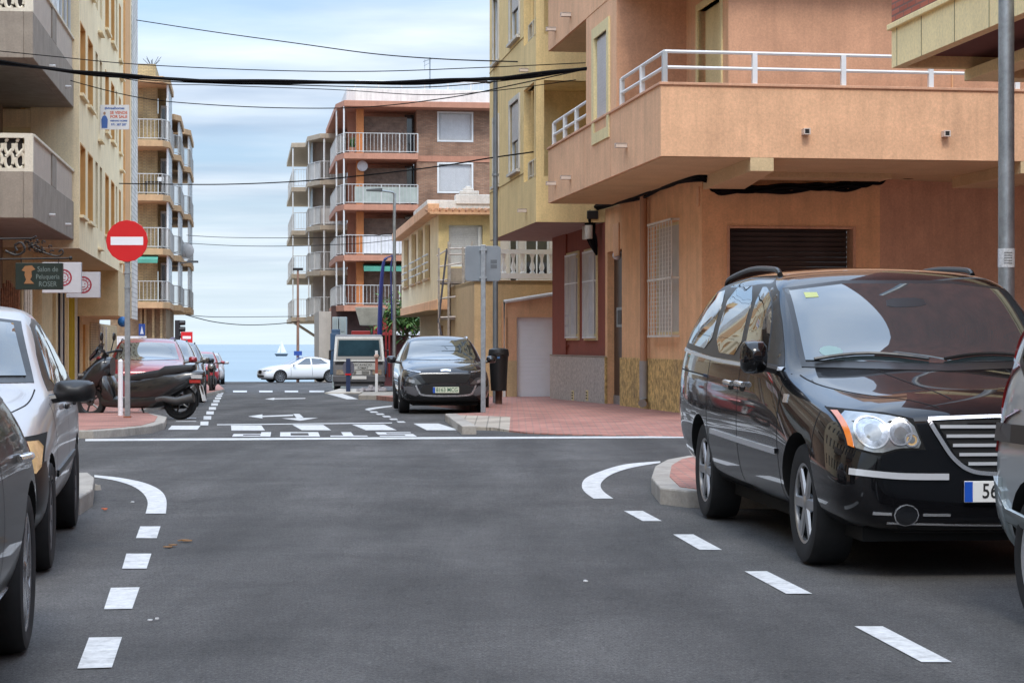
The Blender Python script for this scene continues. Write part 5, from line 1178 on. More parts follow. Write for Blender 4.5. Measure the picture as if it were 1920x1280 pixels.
        b = MB(); b.tube([(x + .04, y - sg * .12, z - H_ * .45), (x + .04, y + sg * W_2 * .3, z - H_ * .25)], .028, 8); b.build('mirror_arm', trimblk, o, smooth=True)
        b = MB(); b.prism_pts([(x - .003, y + sg * .02, z - H_ * .4), (x - .003, y + sg * (W_2 - .02), z - H_ * .4), (x - .003, y + sg * (W_2 - .02), z + H_ * .4), (x - .003, y + sg * .02, z + H_ * .4)], [(x - .006, y + sg * .02, z - H_ * .4), (x - .006, y + sg * (W_2 - .02), z - H_ * .4), (x - .006, y + sg * (W_2 - .02), z + H_ * .4), (x - .006, y + sg * .02, z + H_ * .4)]); b.build('mirror_glass', chrome, o)
        return o
def dup_car(src, P, hd, label, tw=.9, side='L', z=None):
    c = copy_tree(src); h = Vector(hd).normalized(); left = Vector((-h.y, h.x)); q = Vector((P[0], P[1])) + (left * tw if side == 'R' else -left * tw)
    c.location = (q.x, q.y, gz(q.y) if z is None else z); c.rotation_euler = (0, 0, math.atan2(h.y, h.x)); c['label'] = label; return c
def gp(px, py): v = G(px, py); return (v.x, v.y)

# ---- black people carrier (right)
blackp = paint('black_car_paint', (0.005, 0.005, 0.006), 0.0, 0.25)
P = gp(1505, 1057); Q = gp(1318, 970)
V_ = Car('parked_van', P, (P[0] - Q[0], P[1] - Q[1]), 'black people carrier parked on the right with chrome grille and roof rails', 'van', side='R', tw=.915)
V_.shell([(.90, .34, .68, .84, .62, .76, .72, .62, .01), (.87, .27, .73, .90, .74, .87, .83, .70, .02), (.74, .24, .79, .96, .84, .93, .87, .74, .03), (.45, .24, .86, 1.00, .88, .95, .90, .75, .04), (.1, .25, .92, 1.04, .90, .955, .91, .77, .05), (-.25, .26, .99, 1.09, .90, .96, .92, .79, .05), (-.50, .26, 1.06, 1.14, .90, .96, .93, .80, .05),
          (-.80, .26, 1.10, 1.41, .90, .96, .935, .81, .04), (-1.22, .26, 1.13, 1.68, .90, .96, .935, .79, .035), (-1.5, .26, 1.14, 1.75, .90, .96, .935, .775, .035), (-2.3, .26, 1.17, 1.785, .90, .96, .935, .77, .04), (-3.2, .27, 1.21, 1.77, .90, .96, .935, .765, .035), (-3.75, .32, 1.24, 1.72, .89, .955, .93, .74, .03), (-4.02, .36, 1.22, 1.52, .86, .94, .91, .76, .02), (-4.16, .38, 1.0, 1.2, .8, .9, .87, .74, .01), (-4.18, .40, .9, 1.05, .7, .8, .78, .66, .0)],
         blackp, [(0, .36, .41), (-3.078, .36, .41)], 3)
V_.wheels(3.078, .355, spokes=6, kind='spoke', w_=.23)
for ax in 'RL':
    V_.patch('window_surround', ax, [(-.62, 1.145), (-1.62, 1.16), (-2.7, 1.19), (-3.98, 1.26), (-3.78, 1.60), (-3.55, 1.70), (-2.4, 1.745), (-1.60, 1.715), (-1.28, 1.62), (-.98, 1.42)], trimblk, .003, .07)
    for nm, pg in (('front_side_window', [(-.95, 1.19), (-1.60, 1.19), (-1.75, 1.66), (-1.56, 1.655), (-1.30, 1.56), (-1.12, 1.42)]), ('rear_side_window', [(-1.76, 1.20), (-2.62, 1.225), (-2.72, 1.68), (-1.88, 1.675)]), ('quarter_window', [(-2.80, 1.235), (-3.92, 1.30), (-3.70, 1.60), (-3.50, 1.655), (-2.90, 1.68)])):
        V_.patch(nm, ax, pg, car_glass, .007, .07, rnd=1)
    V_.strip('window_chrome', ax, [(-.60, 1.125), (-1.4, 1.14), (-2.4, 1.165), (-3.2, 1.20), (-4.0, 1.245)], .022, sky_sheen_trim, .008)
    V_.strip('door_moulding', ax, [(-.50, .63), (-1.5, .645), (-2.58, .665)], .035, sky_sheen_trim, .014)
    V_.seams(ax, [[(-.48, 1.10), (-.50, .8), (-.46, .5), (-.52, .30)], [(-1.68, 1.15), (-1.70, .8), (-1.68, .5), (-1.66, .30)], [(-2.74, 1.19), (-2.78, .9), (-2.72, .6), (-2.6, .34)], [(-.5, .30), (-1.6, .30), (-2.6, .32)], [(-2.78, 1.05), (-3.9, 1.09)], [(.3, .93), (.32, .55)]])
    for x_ in (-1.55, -1.92):
        y_ = V_.proj(ax, x_, 1.02, .0)[0].y; sg = 1 if y_ > 0 else -1; b = MB(); b.tube([(x_ - .11, y_ + sg * .02, 1.015), (x_, y_ + sg * .045, 1.025), (x_ + .11, y_ + sg * .02, 1.015)], .018, 8); h = b.build('door_handle', chrome, V_.root, smooth=True)
        V_.patch('handle_recess', ax, [(x_ - .08, .97), (x_ + .08, .97), (x_ + .08, 1.03), (x_ - .08, 1.03)], seam, .002, .03, rnd=1, parent=h)
    V_.patch('flank_badge', ax, [(-.40, .93), (-.32, .93), (-.32, .98), (-.40, .98)], chrome, .006, .03)
V_.mirror(-.74, -.965, 1.20, blackp, (.13, .17, .21)); V_.mirror(-.74, .965, 1.20, blackp, (.13, .17, .21))
V_.patch('windscreen', 'F', [(-.80, 1.14), (0, 1.12), (.80, 1.14), (.74, 1.64), (.35, 1.69), (-.35, 1.69), (-.74, 1.64)], trimblk, .004, .045)
WS = V_.patch('windscreen_glass', 'F', [(-.765, 1.175), (0, 1.155), (.765, 1.175), (.715, 1.615), (.35, 1.66), (-.35, 1.66), (-.715, 1.615)], car_glass_l, .012, .045)
b = MB()
for y0_, y1_ in ((-.72, -.05), (.72, .05)):
    pp = [V_.proj('F', y0_ + (y1_ - y0_) * t, 1.165 + .035 * math.sin(math.pi * t), .028)[0] for t in [k / 8 for k in range(9)]]; b.tube(pp, .012, 6)
b.build('wipers', trimblk, V_.root)
V_.patch('inspection_sticker', 'F', [(-.64, 1.565), (-.56, 1.57), (-.56, 1.60), (-.64, 1.60)], mat('sticker_lime', (.45, .5, .2), .6), .014, .03, parent=WS)
V_.patch('sticker_pale', 'F', [(-.60 + .07 * math.cos(k * .52), 1.225 + .035 * math.sin(k * .52)) for k in range(12)], mat('sticker_teal', (.20, .30, .30), .6), .014, .03, parent=WS)
V_.patch('rear_view_mirror', 'F', [(-.16, 1.50), (.10, 1.51), (.10, 1.565), (-.14, 1.56)], trimblk, .0135, .04, parent=WS, rnd=1)
# hood lines
V_.seams('T', [[(-.42, -.83), (0, -.76), (.45, -.64), (.72, -.46), (.82, -.36)], [(-.42, .83), (0, .76), (.45, .64), (.72, .46), (.82, .36)], [(-.30, -.40), (.3, -.33), (.72, -.26)], [(-.30, .40), (.3, .33), (.72, .26)]], .008)
# lamps
for sg in (-1, 1):
    V_.patch('lamp_gap', 'F', [(sg * q[0], q[1]) for q in ((.86, .925), (.66, .908), (.52, .878), (.455, .71), (.60, .71), (.71, .678), (.865, .715))], seam, .004, .04)
    hl = V_.patch('headlight', 'F', [(sg * q[0], q[1]) for q in ((.845, .91), (.66, .895), (.53, .865), (.47, .72), (.60, .722), (.71, .69), (.85, .725))], lens, .008, .04, rnd=1)
    V_.patch('turn_lamp', 'F', [(sg * q[0], q[1]) for q in ((.853, .905), (.832, .905), (.832, .72), (.853, .73))], amber, .011, .03, parent=hl)
    for (cy, cz_, rr_) in ((.735, .80, .078), (.595, .80, .062), (.535, .765, .034)):
        V_.patch('reflector', 'F', [(sg * cy + rr_ * math.cos(k * .524), cz_ + rr_ * math.sin(k * .524)) for k in range(12)], lens_in if rr_ > .05 else amberp, .012, .03, parent=hl)
        V_.strip('chrome_ring', 'F', [(sg * cy + rr_ * math.cos(k * .5236), cz_ + rr_ * math.sin(k * .5236)) for k in range(13)], .008, chrome, .015, hl, .006)
        V_.patch('reflector_ring', 'F', [(sg * cy + rr_ * .55 * math.cos(k * .524), cz_ + rr_ * .55 * math.sin(k * .524)) for k in range(12)], lens, .014, .03, parent=hl)
    fg = V_.patch('fog_lamp', 'F', [(sg * .56 + .068 * math.cos(k * .524), .36 + .058 * math.sin(k * .524)) for k in range(12)], chrome, .006, .03)
    V_.patch('fog_lens', 'F', [(sg * .56 + .062 * math.cos(k * .524), .36 + .053 * math.sin(k * .524)) for k in range(12)], mat('fog_glass', (.012, .013, .015), .05, spec=.6, coat=.5, var=.3, vscale=30), .009, .03, parent=fg)
    V_.strip('fog_trim', 'F', [(sg * .64, .365), (sg * .74, .37)], .014, chrome, .006); V_.strip('fog_trim', 'F', [(sg * .47, .36), (sg * .32, .358)], .014, chrome, .006)
    V_.strip('bumper_chrome', 'F', [(sg * .86, .595), (sg * .6, .57), (sg * .33, .565)], .034, sky_sheen_trim, .012)
gr = V_.patch('grille', 'F', [(-.42, .87), (.42, .87), (.36, .78), (.28, .66), (.18, .60), (0, .59), (-.18, .60), (-.28, .66), (-.36, .80)], grillem, .004, .05)
for k, (zz, hw) in enumerate(((.835, .38), (.785, .345), (.735, .31), (.685, .275), (.635, .225))): V_.strip('grille_bar', 'F', [(-hw, zz), (hw, zz)], .017, sky_sheen_trim, .016, gr)
V_.strip('grille_frame', 'F', [(-.44, .872), (-.2, .88), (0, .885), (.2, .88), (.44, .872)], .016, chrome, .016, gr)
for sg in (-1, 1): V_.strip('grille_frame', 'F', [(sg * .44, .87), (sg * .385, .78), (sg * .30, .66), (sg * .19, .592), (0, .578)], .022, chrome, .016, gr)
p_, n_ = V_.proj('F', 0, .875, .03); b = MB(); b.lathe([(.001, .01), (.035, .008), (.045, 0), (.04, -.02)], (p_.x, 0, .875), 'x', 16); b.build('badge', chrome, gr, smooth=True)
V_.plate('F', .0, .485, '56          ', .50, .115)
V_.patch('lower_intake', 'F', [(-.62, .31), (.62, .31), (.58, .255), (-.58, .255)], car_under, .003, .06); V_.strip('lip', 'F', [(-.66, .315), (0, .30), (.66, .315)], .008, chrome, .004)
for sg in (-1, 1):
    b = MB(); y_ = sg * .66; rz_ = lambda x_: V_.proj('T', x_, y_, 0)[0].z; P_ = dense([(-1.70, y_, rz_(-1.7) + .005), (-1.85, y_, rz_(-1.85) + .035), (-2.6, y_, rz_(-2.6) + .05), (-3.35, y_, rz_(-3.35) + .04), (-3.5, y_, rz_(-3.5) + .005)], 5); b.tube([(p[0], p[1], p[2]) for p in P_], .019, 8); b.build('roof_rail', trimblk, V_.root, smooth=True)
b = MB(); b.box(-3.95, .7, -.75, .75, .2, .3); b.build('underbody', car_under, V_.root)

# ---- silver saloon (left)
silver = mat('silver_car_paint', (0.46, 0.44, 0.435), 0.42, 0.35, var=0.0, coat=0.6, coat_r=0.06)
P = gp(97, 1068); S_ = Car('parked_car', P, (.165, -.986), 'silver saloon parked on the left with black door mirror and black corner bumper', 'car', side='L', tw=.86)
S_.shell([(.79, .30, .60, .70, .58, .68, .64, .54, .0), (.76, .23, .64, .75, .68, .79, .74, .60, .01), (.62, .20, .71, .83, .76, .85, .79, .65, .02), (.40, .20, .77, .90, .79, .86, .81, .68, .02), (.1, .22, .84, .96, .80, .865, .82, .70, .03), (-.35, .22, .90, 1.01, .80, .87, .84, .72, .03), (-.55, .22, .94, 1.06, .80, .87, .84, .71, .03), (-.85, .22, .95, 1.30, .80, .87, .84, .70, .03), (-1.15, .22, .96, 1.475, .80, .87, .84, .66, .03), (-1.5, .22, .97, 1.52, .80, .87, .84, .64, .03), (-2.2, .22, .99, 1.52, .80, .87, .84, .64, .03), (-2.7, .24, 1.0, 1.42, .80, .87, .84, .60, .03), (-3.1, .26, 1.01, 1.14, .79, .86, .82, .66, .02), (-3.4, .28, .98, 1.08, .76, .84, .80, .66, .02), (-3.48, .34, .8, .98, .66, .76, .72, .6, 0)],
         silver, [(0, .31, .355), (-2.63, .31, .355)], 3)
S_.wheels(2.63, .31, spokes=8, kind='wide', rim=mat('grey_hubcap', (.16, .16, .17), .4, .5), w_=.2)
for ax in 'LR':
    S_.patch('window_surround', ax, [(-.62, 1.0), (-1.6, 1.0), (-2.65, 1.03), (-2.72, 1.18), (-2.35, 1.40), (-1.6, 1.445), (-1.22, 1.40), (-.9, 1.22)], trimblk, .003, .06)
    S_.patch('front_side_window', ax, [(-.80, 1.03), (-1.55, 1.03), (-1.6, 1.41), (-1.28, 1.37), (-.98, 1.2)], car_glass, .007, .06, rnd=1); S_.patch('rear_side_window', ax, [(-1.66, 1.03), (-2.40, 1.06), (-2.42, 1.33), (-2.2, 1.39), (-1.72, 1.415)], car_glass, .007, .06, rnd=1)
    S_.strip('door_moulding', ax, [(-.42, .52), (-2.25, .55)], .04, trimblk, .012)
    S_.seams(ax, [[(-.42, .93), (-.40, .6), (-.44, .3)], [(-1.62, 1.0), (-1.62, .6), (-1.6, .3)], [(-2.45, 1.02), (-2.5, .75), (-2.3, .45), (-2.28, .3)], [(-.44, .28), (-2.3, .28)]])
    S_.patch('bumper_corner', ax, [(.38, .64), (.85, .62), (.9, .2), (.34, .2)], trimblk, .012, .05)
    for x_ in (-1.4, -2.25): y_ = S_.proj(ax, x_, .88, 0)[0].y; sg = 1 if y_ > 0 else -1; b = MB(); b.box(x_ - .09, x_ + .09, min(y_ + sg * .005, y_ + sg * .03), max(y_ + sg * .005, y_ + sg * .03), .87, .905); b.build('door_handle', trimblk, S_.root, .008)
S_.patch('windscreen', 'F', [(-.72, 1.05), (.72, 1.05), (.60, 1.42), (.3, 1.46), (-.3, 1.46), (-.60, 1.42)], trimblk, .004, .045)
S_.patch('windscreen_glass', 'F', [(-.67, 1.085), (.67, 1.085), (.56, 1.40), (.3, 1.43), (-.3, 1.43), (-.56, 1.40)], car_glass_l, .012, .045)
S_.patch('front_bumper', 'F', [(-.86, .57), (-.5, .53), (.5, .53), (.86, .57), (.86, .2), (-.86, .2)], trimblk, .012, .06)
for sg in (-1, 1):
    S_.patch('lamp_gap', 'F', [(sg * q[0], q[1]) for q in ((.835, .785), (.43, .745), (.40, .55), (.845, .56))], seam, .005, .04)
    hl = S_.patch('headlight', 'F', [(sg * q[0], q[1]) for q in ((.80, .76), (.45, .72), (.42, .57), (.82, .58))], mat('hazy_lens', (.55, .50, .36), .3, var=.15), .012, .04, rnd=1)
    S_.patch('turn_lamp', 'F', [(sg * q[0], q[1]) for q in ((.825, .75), (.72, .745), (.72, .59), (.83, .585))], amberp, .016, .03, parent=hl, rnd=1)
S_.seams('T', [[(-.5, .73), (0, .71), (.45, .60), (.70, .45)], [(-.5, -.73), (0, -.71), (.45, -.60), (.70, -.45)]], .008)
S_.mirror(-.62, .83, 1.0, black_plastic, (.13, .25, .135)); S_.mirror(-.62, -.83, 1.0, black_plastic, (.13, .25, .135))
b = MB(); b.box(-3.3, .6, -.65, .65, .17, .26); b.build('underbody', car_under, S_.root)

# ---- dark grey car at the left edge
greyp = mat('dark_grey_paint', (0.010, 0.0095, 0.009), 0.3, 0.0, var=0.0, coat=0.45, coat_r=0.03, spec=0.1)
P = gp(52, 1222); hd = Vector((.15, -.989)).normalized(); D_ = Car('parked_car', (P[0] + hd.x * 2.72, P[1] + hd.y * 2.72), hd, 'dark grey car cut by the left edge showing its multi spoke rear wheel', 'car', side='L', tw=.90)
D_.shell([(.86, .30, .55, .68, .45, .6, .56, .45, .0), (.78, .22, .62, .76, .70, .80, .74, .55, .01), (.5, .20, .74, .90, .82, .90, .84, .66, .02), (.1, .2, .86, .98, .84, .925, .87, .74, .03), (-.35, .2, .92, 1.04, .84, .92, .88, .75, .03), (-.6, .2, .95, 1.08, .84, .92, .88, .73, .03), (-1.0, .2, .96, 1.34, .84, .92, .88, .66, .03), (-1.35, .2, .97, 1.46, .84, .92, .88, .6, .03), (-2.0, .2, .99, 1.47, .84, .92, .88, .6, .03), (-2.6, .22, .98, 1.34, .84, .92, .88, .58, .03), (-2.9, .22, .95, 1.15, .83, .92, .86, .58, .03), (-3.25, .26, .90, 1.0, .8, .90, .82, .62, .02), (-3.42, .34, .78, .88, .70, .82, .76, .6, 0)],
         greyp, [(0, .33, .385), (-2.72, .33, .385)], 3)
D_.wheels(2.72, .335, spokes=10, kind='twin', w_=.22, rr=.74, rim=mat('bright_dark_alloy', (.45, .45, .46), .25, .9, var=.1))
for ax in 'LR':
    D_.patch('window_surround', ax, [(-.72, 1.02), (-1.6, 1.02), (-2.75, 1.06), (-2.3, 1.36), (-1.6, 1.39), (-1.2, 1.3)], trimblk, .003, .06); D_.patch('side_window', ax, [(-.92, 1.05), (-1.6, 1.05), (-2.6, 1.09), (-2.25, 1.33), (-1.6, 1.36), (-1.25, 1.28)], car_glass, .007, .06)
    D_.seams(ax, [[(-.42, .98), (-.40, .6), (-.44, .3)], [(-1.62, 1.0), (-1.62, .6), (-1.6, .3)]]); D_.strip('sill_chrome', ax, [(-.45, .30), (-2.3, .31)], .03, chrome, .01)
D_.patch('windscreen_glass', 'F', [(-.70, 1.08), (.70, 1.08), (.55, 1.41), (-.55, 1.41)], car_glass_l, .005, .06)
for ax in 'LR':
    y_ = D_.proj(ax, -2.32, .83, 0)[0].y; sg = 1 if y_ > 0 else -1; b = MB(); b.tube([(-2.42, y_ + sg * .01, .83), (-2.38, y_ + sg * .04, .835), (-2.26, y_ + sg * .04, .835), (-2.22, y_ + sg * .01, .83)], .016, 8); b.build('door_handle', chrome, D_.root, smooth=True)
    D_.patch('tail_lamp', ax, [(-3.05, .86), (-3.35, .84), (-3.36, .76), (-3.1, .80)], redlens, .006, .04)
for sg in (-1, 1):
    hl = D_.patch('headlight', 'F', [(sg * q[0], q[1]) for q in ((.90, .80), (.5, .68), (.5, .58), (.86, .62))], lens, .008, .04, rnd=1)
D_.patch('grille', 'F', [(-.45, .66), (.45, .66), (.35, .34), (-.35, .34)], grillem, .005, .05)
D_.seams('T', [[(-.5, -.78), (0, -.76), (.45, -.66), (.74, -.5)], [(-.5, .78), (0, .76), (.45, .66), (.74, .5)]], .008)
b = MB(); b.box(-3.3, .6, -.7, .7, .17, .26); b.build('underbody', car_under, D_.root)

# ---- pale silver van cut by the right edge (we see its rear corner)
lsil = paint('pale_silver_paint', (0.42, 0.46, 0.48), 0.35, 0.3)
hd = (.117, -.993); hv = Vector(hd).normalized(); rear = Vector((2.35, 8.8)); fr_ = rear + hv * 2.95
K_ = Car('parked_van', (fr_.x, fr_.y), hd, 'pale silver small van cut by the right edge, rear wheel and bumper showing', 'van', side='R', tw=.84)
K_.shell([(.75, .3, .7, .8, .5, .6, .56, .5, 0), (.65, .2, .78, .92, .74, .8, .75, .6, .02), (.2, .2, .92, 1.05, .8, .87, .82, .7, .03), (-.3, .2, 1.02, 1.16, .8, .87, .84, .72, .03), (-.8, .2, 1.05, 1.6, .8, .87, .84, .66, .03), (-1.1, .2, 1.06, 1.75, .8, .87, .84, .64, .03), (-2.2, .2, 1.07, 1.80, .8, .87, .845, .66, .03), (-3.0, .24, 1.07, 1.78, .8, .87, .845, .67, .03), (-3.30, .26, 1.06, 1.70, .8, .865, .84, .67, .02), (-3.40, .28, 1.02, 1.50, .79, .86, .83, .70, .02), (-3.46, .30, .98, 1.30, .78, .85, .82, .72, .02), (-3.50, .32, .9, 1.15, .74, .82, .78, .70, .01)],
         lsil, [(0, .32, .36), (-2.95, .32, .36)], 3)
K_.wheels(2.95, .315, spokes=6, kind='wide', w_=.2, rim=mat('silver_hubcap', (.6, .61, .63), .35, .6), rr=.74)
for ax in 'RL':
    K_.patch('window_surround', ax, [(-2.45, 1.10), (-3.28, 1.10), (-3.22, 1.58), (-2.45, 1.6)], trimblk, .003, .06, rnd=1); K_.patch('quarter_window', ax, [(-2.48, 1.13), (-3.24, 1.13), (-3.18, 1.56), (-2.48, 1.57)], car_glass, .006, .06, rnd=1)
    K_.patch('rear_side_window', ax, [(-1.4, 1.12), (-2.3, 1.12), (-2.3, 1.6), (-1.4, 1.6)], car_glass, .006, .06, rnd=1)
    K_.strip('rub_strip', ax, [(-.5, .87), (-3.44, .87)], .085, trimblk, .02)
    K_.seams(ax, [[(-2.36, 1.6), (-2.38, 1.0), (-2.3, .5)], [(-1.3, 1.2), (-1.3, .3)]])
    sg = -1 if ax == 'R' else 1
    K_.patch('bumper_side', ax, [(-3.32, .60), (-3.46, .66), (-3.5, .32), (-3.40, .30), (-3.34, .45)], paint('bumper_silver', (0.33, 0.38, 0.40), 0.2, .4), .018, .05, th=.02)
for sg in (-1, 1):
    K_.patch('tail_lamp', 'B', [(sg * .855, 1.42), (sg * .76, 1.42), (sg * .76, .76), (sg * .87, .76)], redlens, .012, .04)
K_.patch('bumper', 'B', [(-.86, .66), (.86, .66), (.84, .32), (-.84, .32)], paint('bumper_silver', (0.33, 0.38, 0.40), 0.2, .4), .02, .06, th=.02)
K_.patch('rear_window', 'B', [(-.66, 1.12), (.66, 1.12), (.58, 1.58), (-.58, 1.58)], car_glass, .006, .06, rnd=1)
b = MB(); b.box(-3.3, .6, -.65, .65, .17, .26); b.build('underbody', car_under, K_.root)

# ---- dark crossover facing us beyond the junction
gun = paint('gunmetal_paint', (0.030, 0.033, 0.038), 0.5, 0.25)
P = G(733, 770); P2 = G(748, 773)
def crossover(name, P, hd, label, col, side, detail=True, kind='dark', tw=.90, z=None):
    C = Car(name, P, hd, label, 'car', side=side, tw=tw, z=z)
    C.shell([(.81, .33, .64, .78, .60, .74, .70, .58, .01), (.78, .27, .70, .85, .72, .84, .79, .64, .02), (.62, .22, .79, .93, .80, .89, .84, .67, .03), (.35, .2, .86, .99, .83, .90, .86, .69, .03), (-.1, .22, .92, 1.04, .84, .90, .86, .72, .03), (-.5, .22, .97, 1.08, .84, .90, .87, .72, .03), (-.85, .22, .98, 1.34, .84, .90, .87, .72, .03), (-1.15, .22, .99, 1.50, .84, .90, .87, .68, .03), (-1.5, .22, 1.0, 1.555, .84, .90, .87, .66, .03), (-2.4, .22, 1.02, 1.55, .84, .90, .87, .66, .03), (-3.0, .26, 1.05, 1.42, .84, .90, .87, .6, .03), (-3.3, .3, 1.0, 1.2, .8, .88, .84, .64, .01), (-3.38, .36, .85, 1.02, .7, .8, .76, .6, 0)], col, [(0, .33, .38), (-2.6, .33, .38)], 2)
    C.wheels(2.6, .33, spokes=5, kind='spoke', rim=mat('dark_alloy', (.22, .22, .23), .25, .9, var=.1))
    for ax in 'LR':
        C.patch('side_window', ax, [(-.75, 1.05), (-1.6, 1.05), (-2.85, 1.12), (-2.6, 1.42), (-1.7, 1.49), (-1.3, 1.44)], car_glass, .005, .08)
        C.patch('wheel_cladding', ax, [(.52, .22), (.5, .5), (.3, .72), (0, .78), (-.3, .72), (-.5, .5), (-.52, .22), (-.40, .3), (-.36, .5), (-.2, .67), (0, .71), (.2, .67), (.36, .5), (.40, .3)], trimblk, .006, .06)
        C.patch('sill_cladding', ax, [(-.45, .38), (-2.2, .38), (-2.2, .2), (-.45, .2)], trimblk, .006, .08)
    C.patch('windscreen_glass', 'F', [(-.72, 1.085), (0, 1.07), (.72, 1.085), (.60, 1.45), (0, 1.475), (-.60, 1.45)], car_glass_l, .006, .06)
    C.mirror(-.62, .93, 1.08, col, (.13, .2, .15)); C.mirror(-.62, -.93, 1.08, col, (.13, .2, .15))
    b = MB()
    for sg in (-1, 1): b.tube([(x_, sg * .60, C.proj('T', x_, sg * .60, d_)[0].z) for x_, d_ in ((-1.45, .0), (-1.6, .03), (-2.0, .035), (-2.4, .03), (-2.6, .0))], .016, 6)
    each(b, 'roof_rail', chrome if kind == 'dark' else trimblk, C.root)
    b = MB(); b.box(-3.2, .6, -.65, .65, .17, .26); b.build('underbody', car_under, C.root)
    return C
hdk = Vector((P2.x - P.x, 0)); 
C_ = crossover('parked_car', (Wp(748, 0, 40).x, 40.0), (.10, -.995), 'dark gunmetal crossover facing the camera beside the sign post with a lit looking front', gun, 'R')
C_.root['label'] = 'dark gunmetal crossover parked facing the camera beside the grey sign post'
C_.patch('lower_cladding', 'F', [(-.86, .46), (-.5, .36), (.5, .36), (.86, .46), (.84, .24), (-.84, .24)], trimblk, .004, .06)
C_.patch('grille', 'F', [(-.52, .80), (.52, .80), (.40, .62), (-.40, .62)], grillem, .006, .05)
C_.patch('lower_intake', 'F', [(-.46, .585), (.46, .585), (.52, .42), (.40, .36), (-.40, .36), (-.52, .42)], grillem, .008, .05)
C_.strip('skid_trim', 'F', [(-.60, .58), (-.55, .47), (-.45, .385), (0, .365), (.45, .385), (.55, .47), (.60, .58)], .035, lens_in, .014)
for sg in (-1, 1):
    C_.strip('running_lamp', 'F', [(sg * .50, .835), (sg * .66, .855), (sg * .82, .90)], .022, lens_in, .012)
    hl = C_.patch('headlight', 'F', [(sg * q[0], q[1]) for q in ((.83, .76), (.60, .72), (.48, .60), (.60, .60), (.80, .66))], mat('smoked_lens', (.06, .065, .07), .08, spec=1, coat=1, var=0), .008, .04)
    C_.patch('reflector', 'F', [(sg * q[0], q[1]) for q in ((.74, .70), (.62, .68), (.62, .62), (.74, .64))], lens_in, .011, .03, parent=hl)
    C_.patch('fender_trim', 'F', [(sg * q[0], q[1]) for q in ((.84, .56), (.64, .56), (.52, .40), (.60, .36), (.82, .44))], mat('satin_grey_trim', (.12, .12, .13), .4, .4), .006, .05)
C_.strip('emblem', 'F', [(-.10, .865), (0, .875), (.10, .865)], .035, chrome, .012)
C_.plate('F', 0, .485, '8163 MCG', .52, .12, ink=mat('green_ink', (.02, .12, .06), .5, var=0), col=mat('plate_cream', (.62, .66, .52), .4, var=.03))

# ---- red car and the row behind it (left)
redp = paint('red_car_paint', (0.30, 0.028, 0.035), 0.25, 0.3)
hdl = (.145, -.99)
def left_car(px, py): v = G(px, py); return (v.x, v.y)
C1 = crossover('parked_car', left_car(350, 765), hdl, 'dark red car parked behind the black scooter, nearest of the left row', redp, 'L', kind='x')
C1.patch('grille', 'F', [(-.5, .74), (.5, .74), (.4, .56), (-.4, .56)], grillem, .006, .06)
for sg in (-1, 1): C1.patch('headlight', 'F', [(sg * q[0], q[1]) for q in ((.84, .84), (.52, .76), (.52, .66), (.82, .70))], lens, .008, .05)
sil2 = paint('grey_beige_paint', (0.24, 0.23, 0.21), 0.6, 0.3); blu2 = paint('blue_black_paint', (0.03, 0.035, 0.045), 0.5, 0.3)
def plain_copy(px, py, col, lab):
    r_ = dup_car(C1.root, left_car(px, py), hdl, lab); 
    for ch in r_.children:
        if ch.data and ch.data.materials and ch.data.materials[0] is redp:
            ch.data = ch.data.copy(); ch.data.materials[0] = col
    return r_
plain_copy(372, 762, sil2, 'grey beige car parked second in the left row, right behind the red car')
plain_copy(385, 754, blu2, 'dark blue grey car parked third in the left row with pale blue mirror')
plain_copy(412, 725, redp, 'small red car parked far down the left row near the junction by the sea')
plain_copy(421, 720.5, silver, 'silver car parked last in the left row beside the sea')
for c in COL.objects:
    if c.get('category') == 'car' and 'left row' in c.get('label', ''): c['group'] = 'cars parked in a row down the left side'
C1.root['group'] = 'cars parked in a row down the left side'

# ---- white saloon crossing by the sea
wp = paint('white_car_paint', (0.72, 0.73, 0.74), 0.0, 0.3)
ZJ = 107.0; g0 = Wp(526, 0, ZJ)
J_ = Car('white_saloon', (g0.x, ZJ), (-.91, -.41), 'white saloon crossing the end of the street in front of the sea', 'car', side='L', tw=.92, z=gz(ZJ))
J_.shell([(.88, .3, .52, .62, .5, .62, .58, .5, 0), (.80, .2, .6, .72, .72, .82, .78, .6, .02), (.4, .18, .72, .86, .84, .92, .86, .7, .03), (-.2, .2, .84, .94, .85, .93, .88, .74, .03), (-.6, .2, .88, .99, .85, .93, .88, .74, .03), (-1.1, .2, .9, 1.25, .85, .93, .88, .66, .03), (-1.6, .2, .92, 1.40, .85, .93, .88, .58, .03), (-2.3, .2, .94, 1.41, .85, .93, .88, .58, .03), (-3.0, .2, .96, 1.22, .85, .93, .88, .62, .03), (-3.5, .26, .95, 1.05, .83, .9, .85, .68, .02), (-3.8, .3, .85, .98, .75, .84, .8, .64, 0)], wp, [(0, .34, .385), (-2.84, .34, .385)], 2)
J_.wheels(2.84, .34, spokes=10, kind='twin', rim=mat('dark_alloy', (.22, .22, .23), .25, .9, var=.1), rr=.74)
for ax in 'LR':
    J_.patch('side_window', ax, [(-.95, .98), (-1.75, .985), (-1.78, 1.33), (-1.55, 1.32)], car_glass, .006, .06); J_.patch('side_window', ax, [(-1.83, .985), (-2.75, 1.03), (-2.4, 1.28), (-1.86, 1.335)], car_glass, .006, .06)
    J_.seams(ax, [[(-.6, .9), (-.6, .3)], [(-1.8, .95), (-1.82, .3)]], .015); J_.patch('tail_lamp', ax, [(-3.4, .9), (-3.75, .88), (-3.75, .78), (-3.45, .8)], redlens, .006, .05)
J_.patch('windscreen_glass', 'F', [(-.7, 1.0), (.7, 1.0), (.52, 1.34), (-.52, 1.34)], car_glass_l, .005, .07)
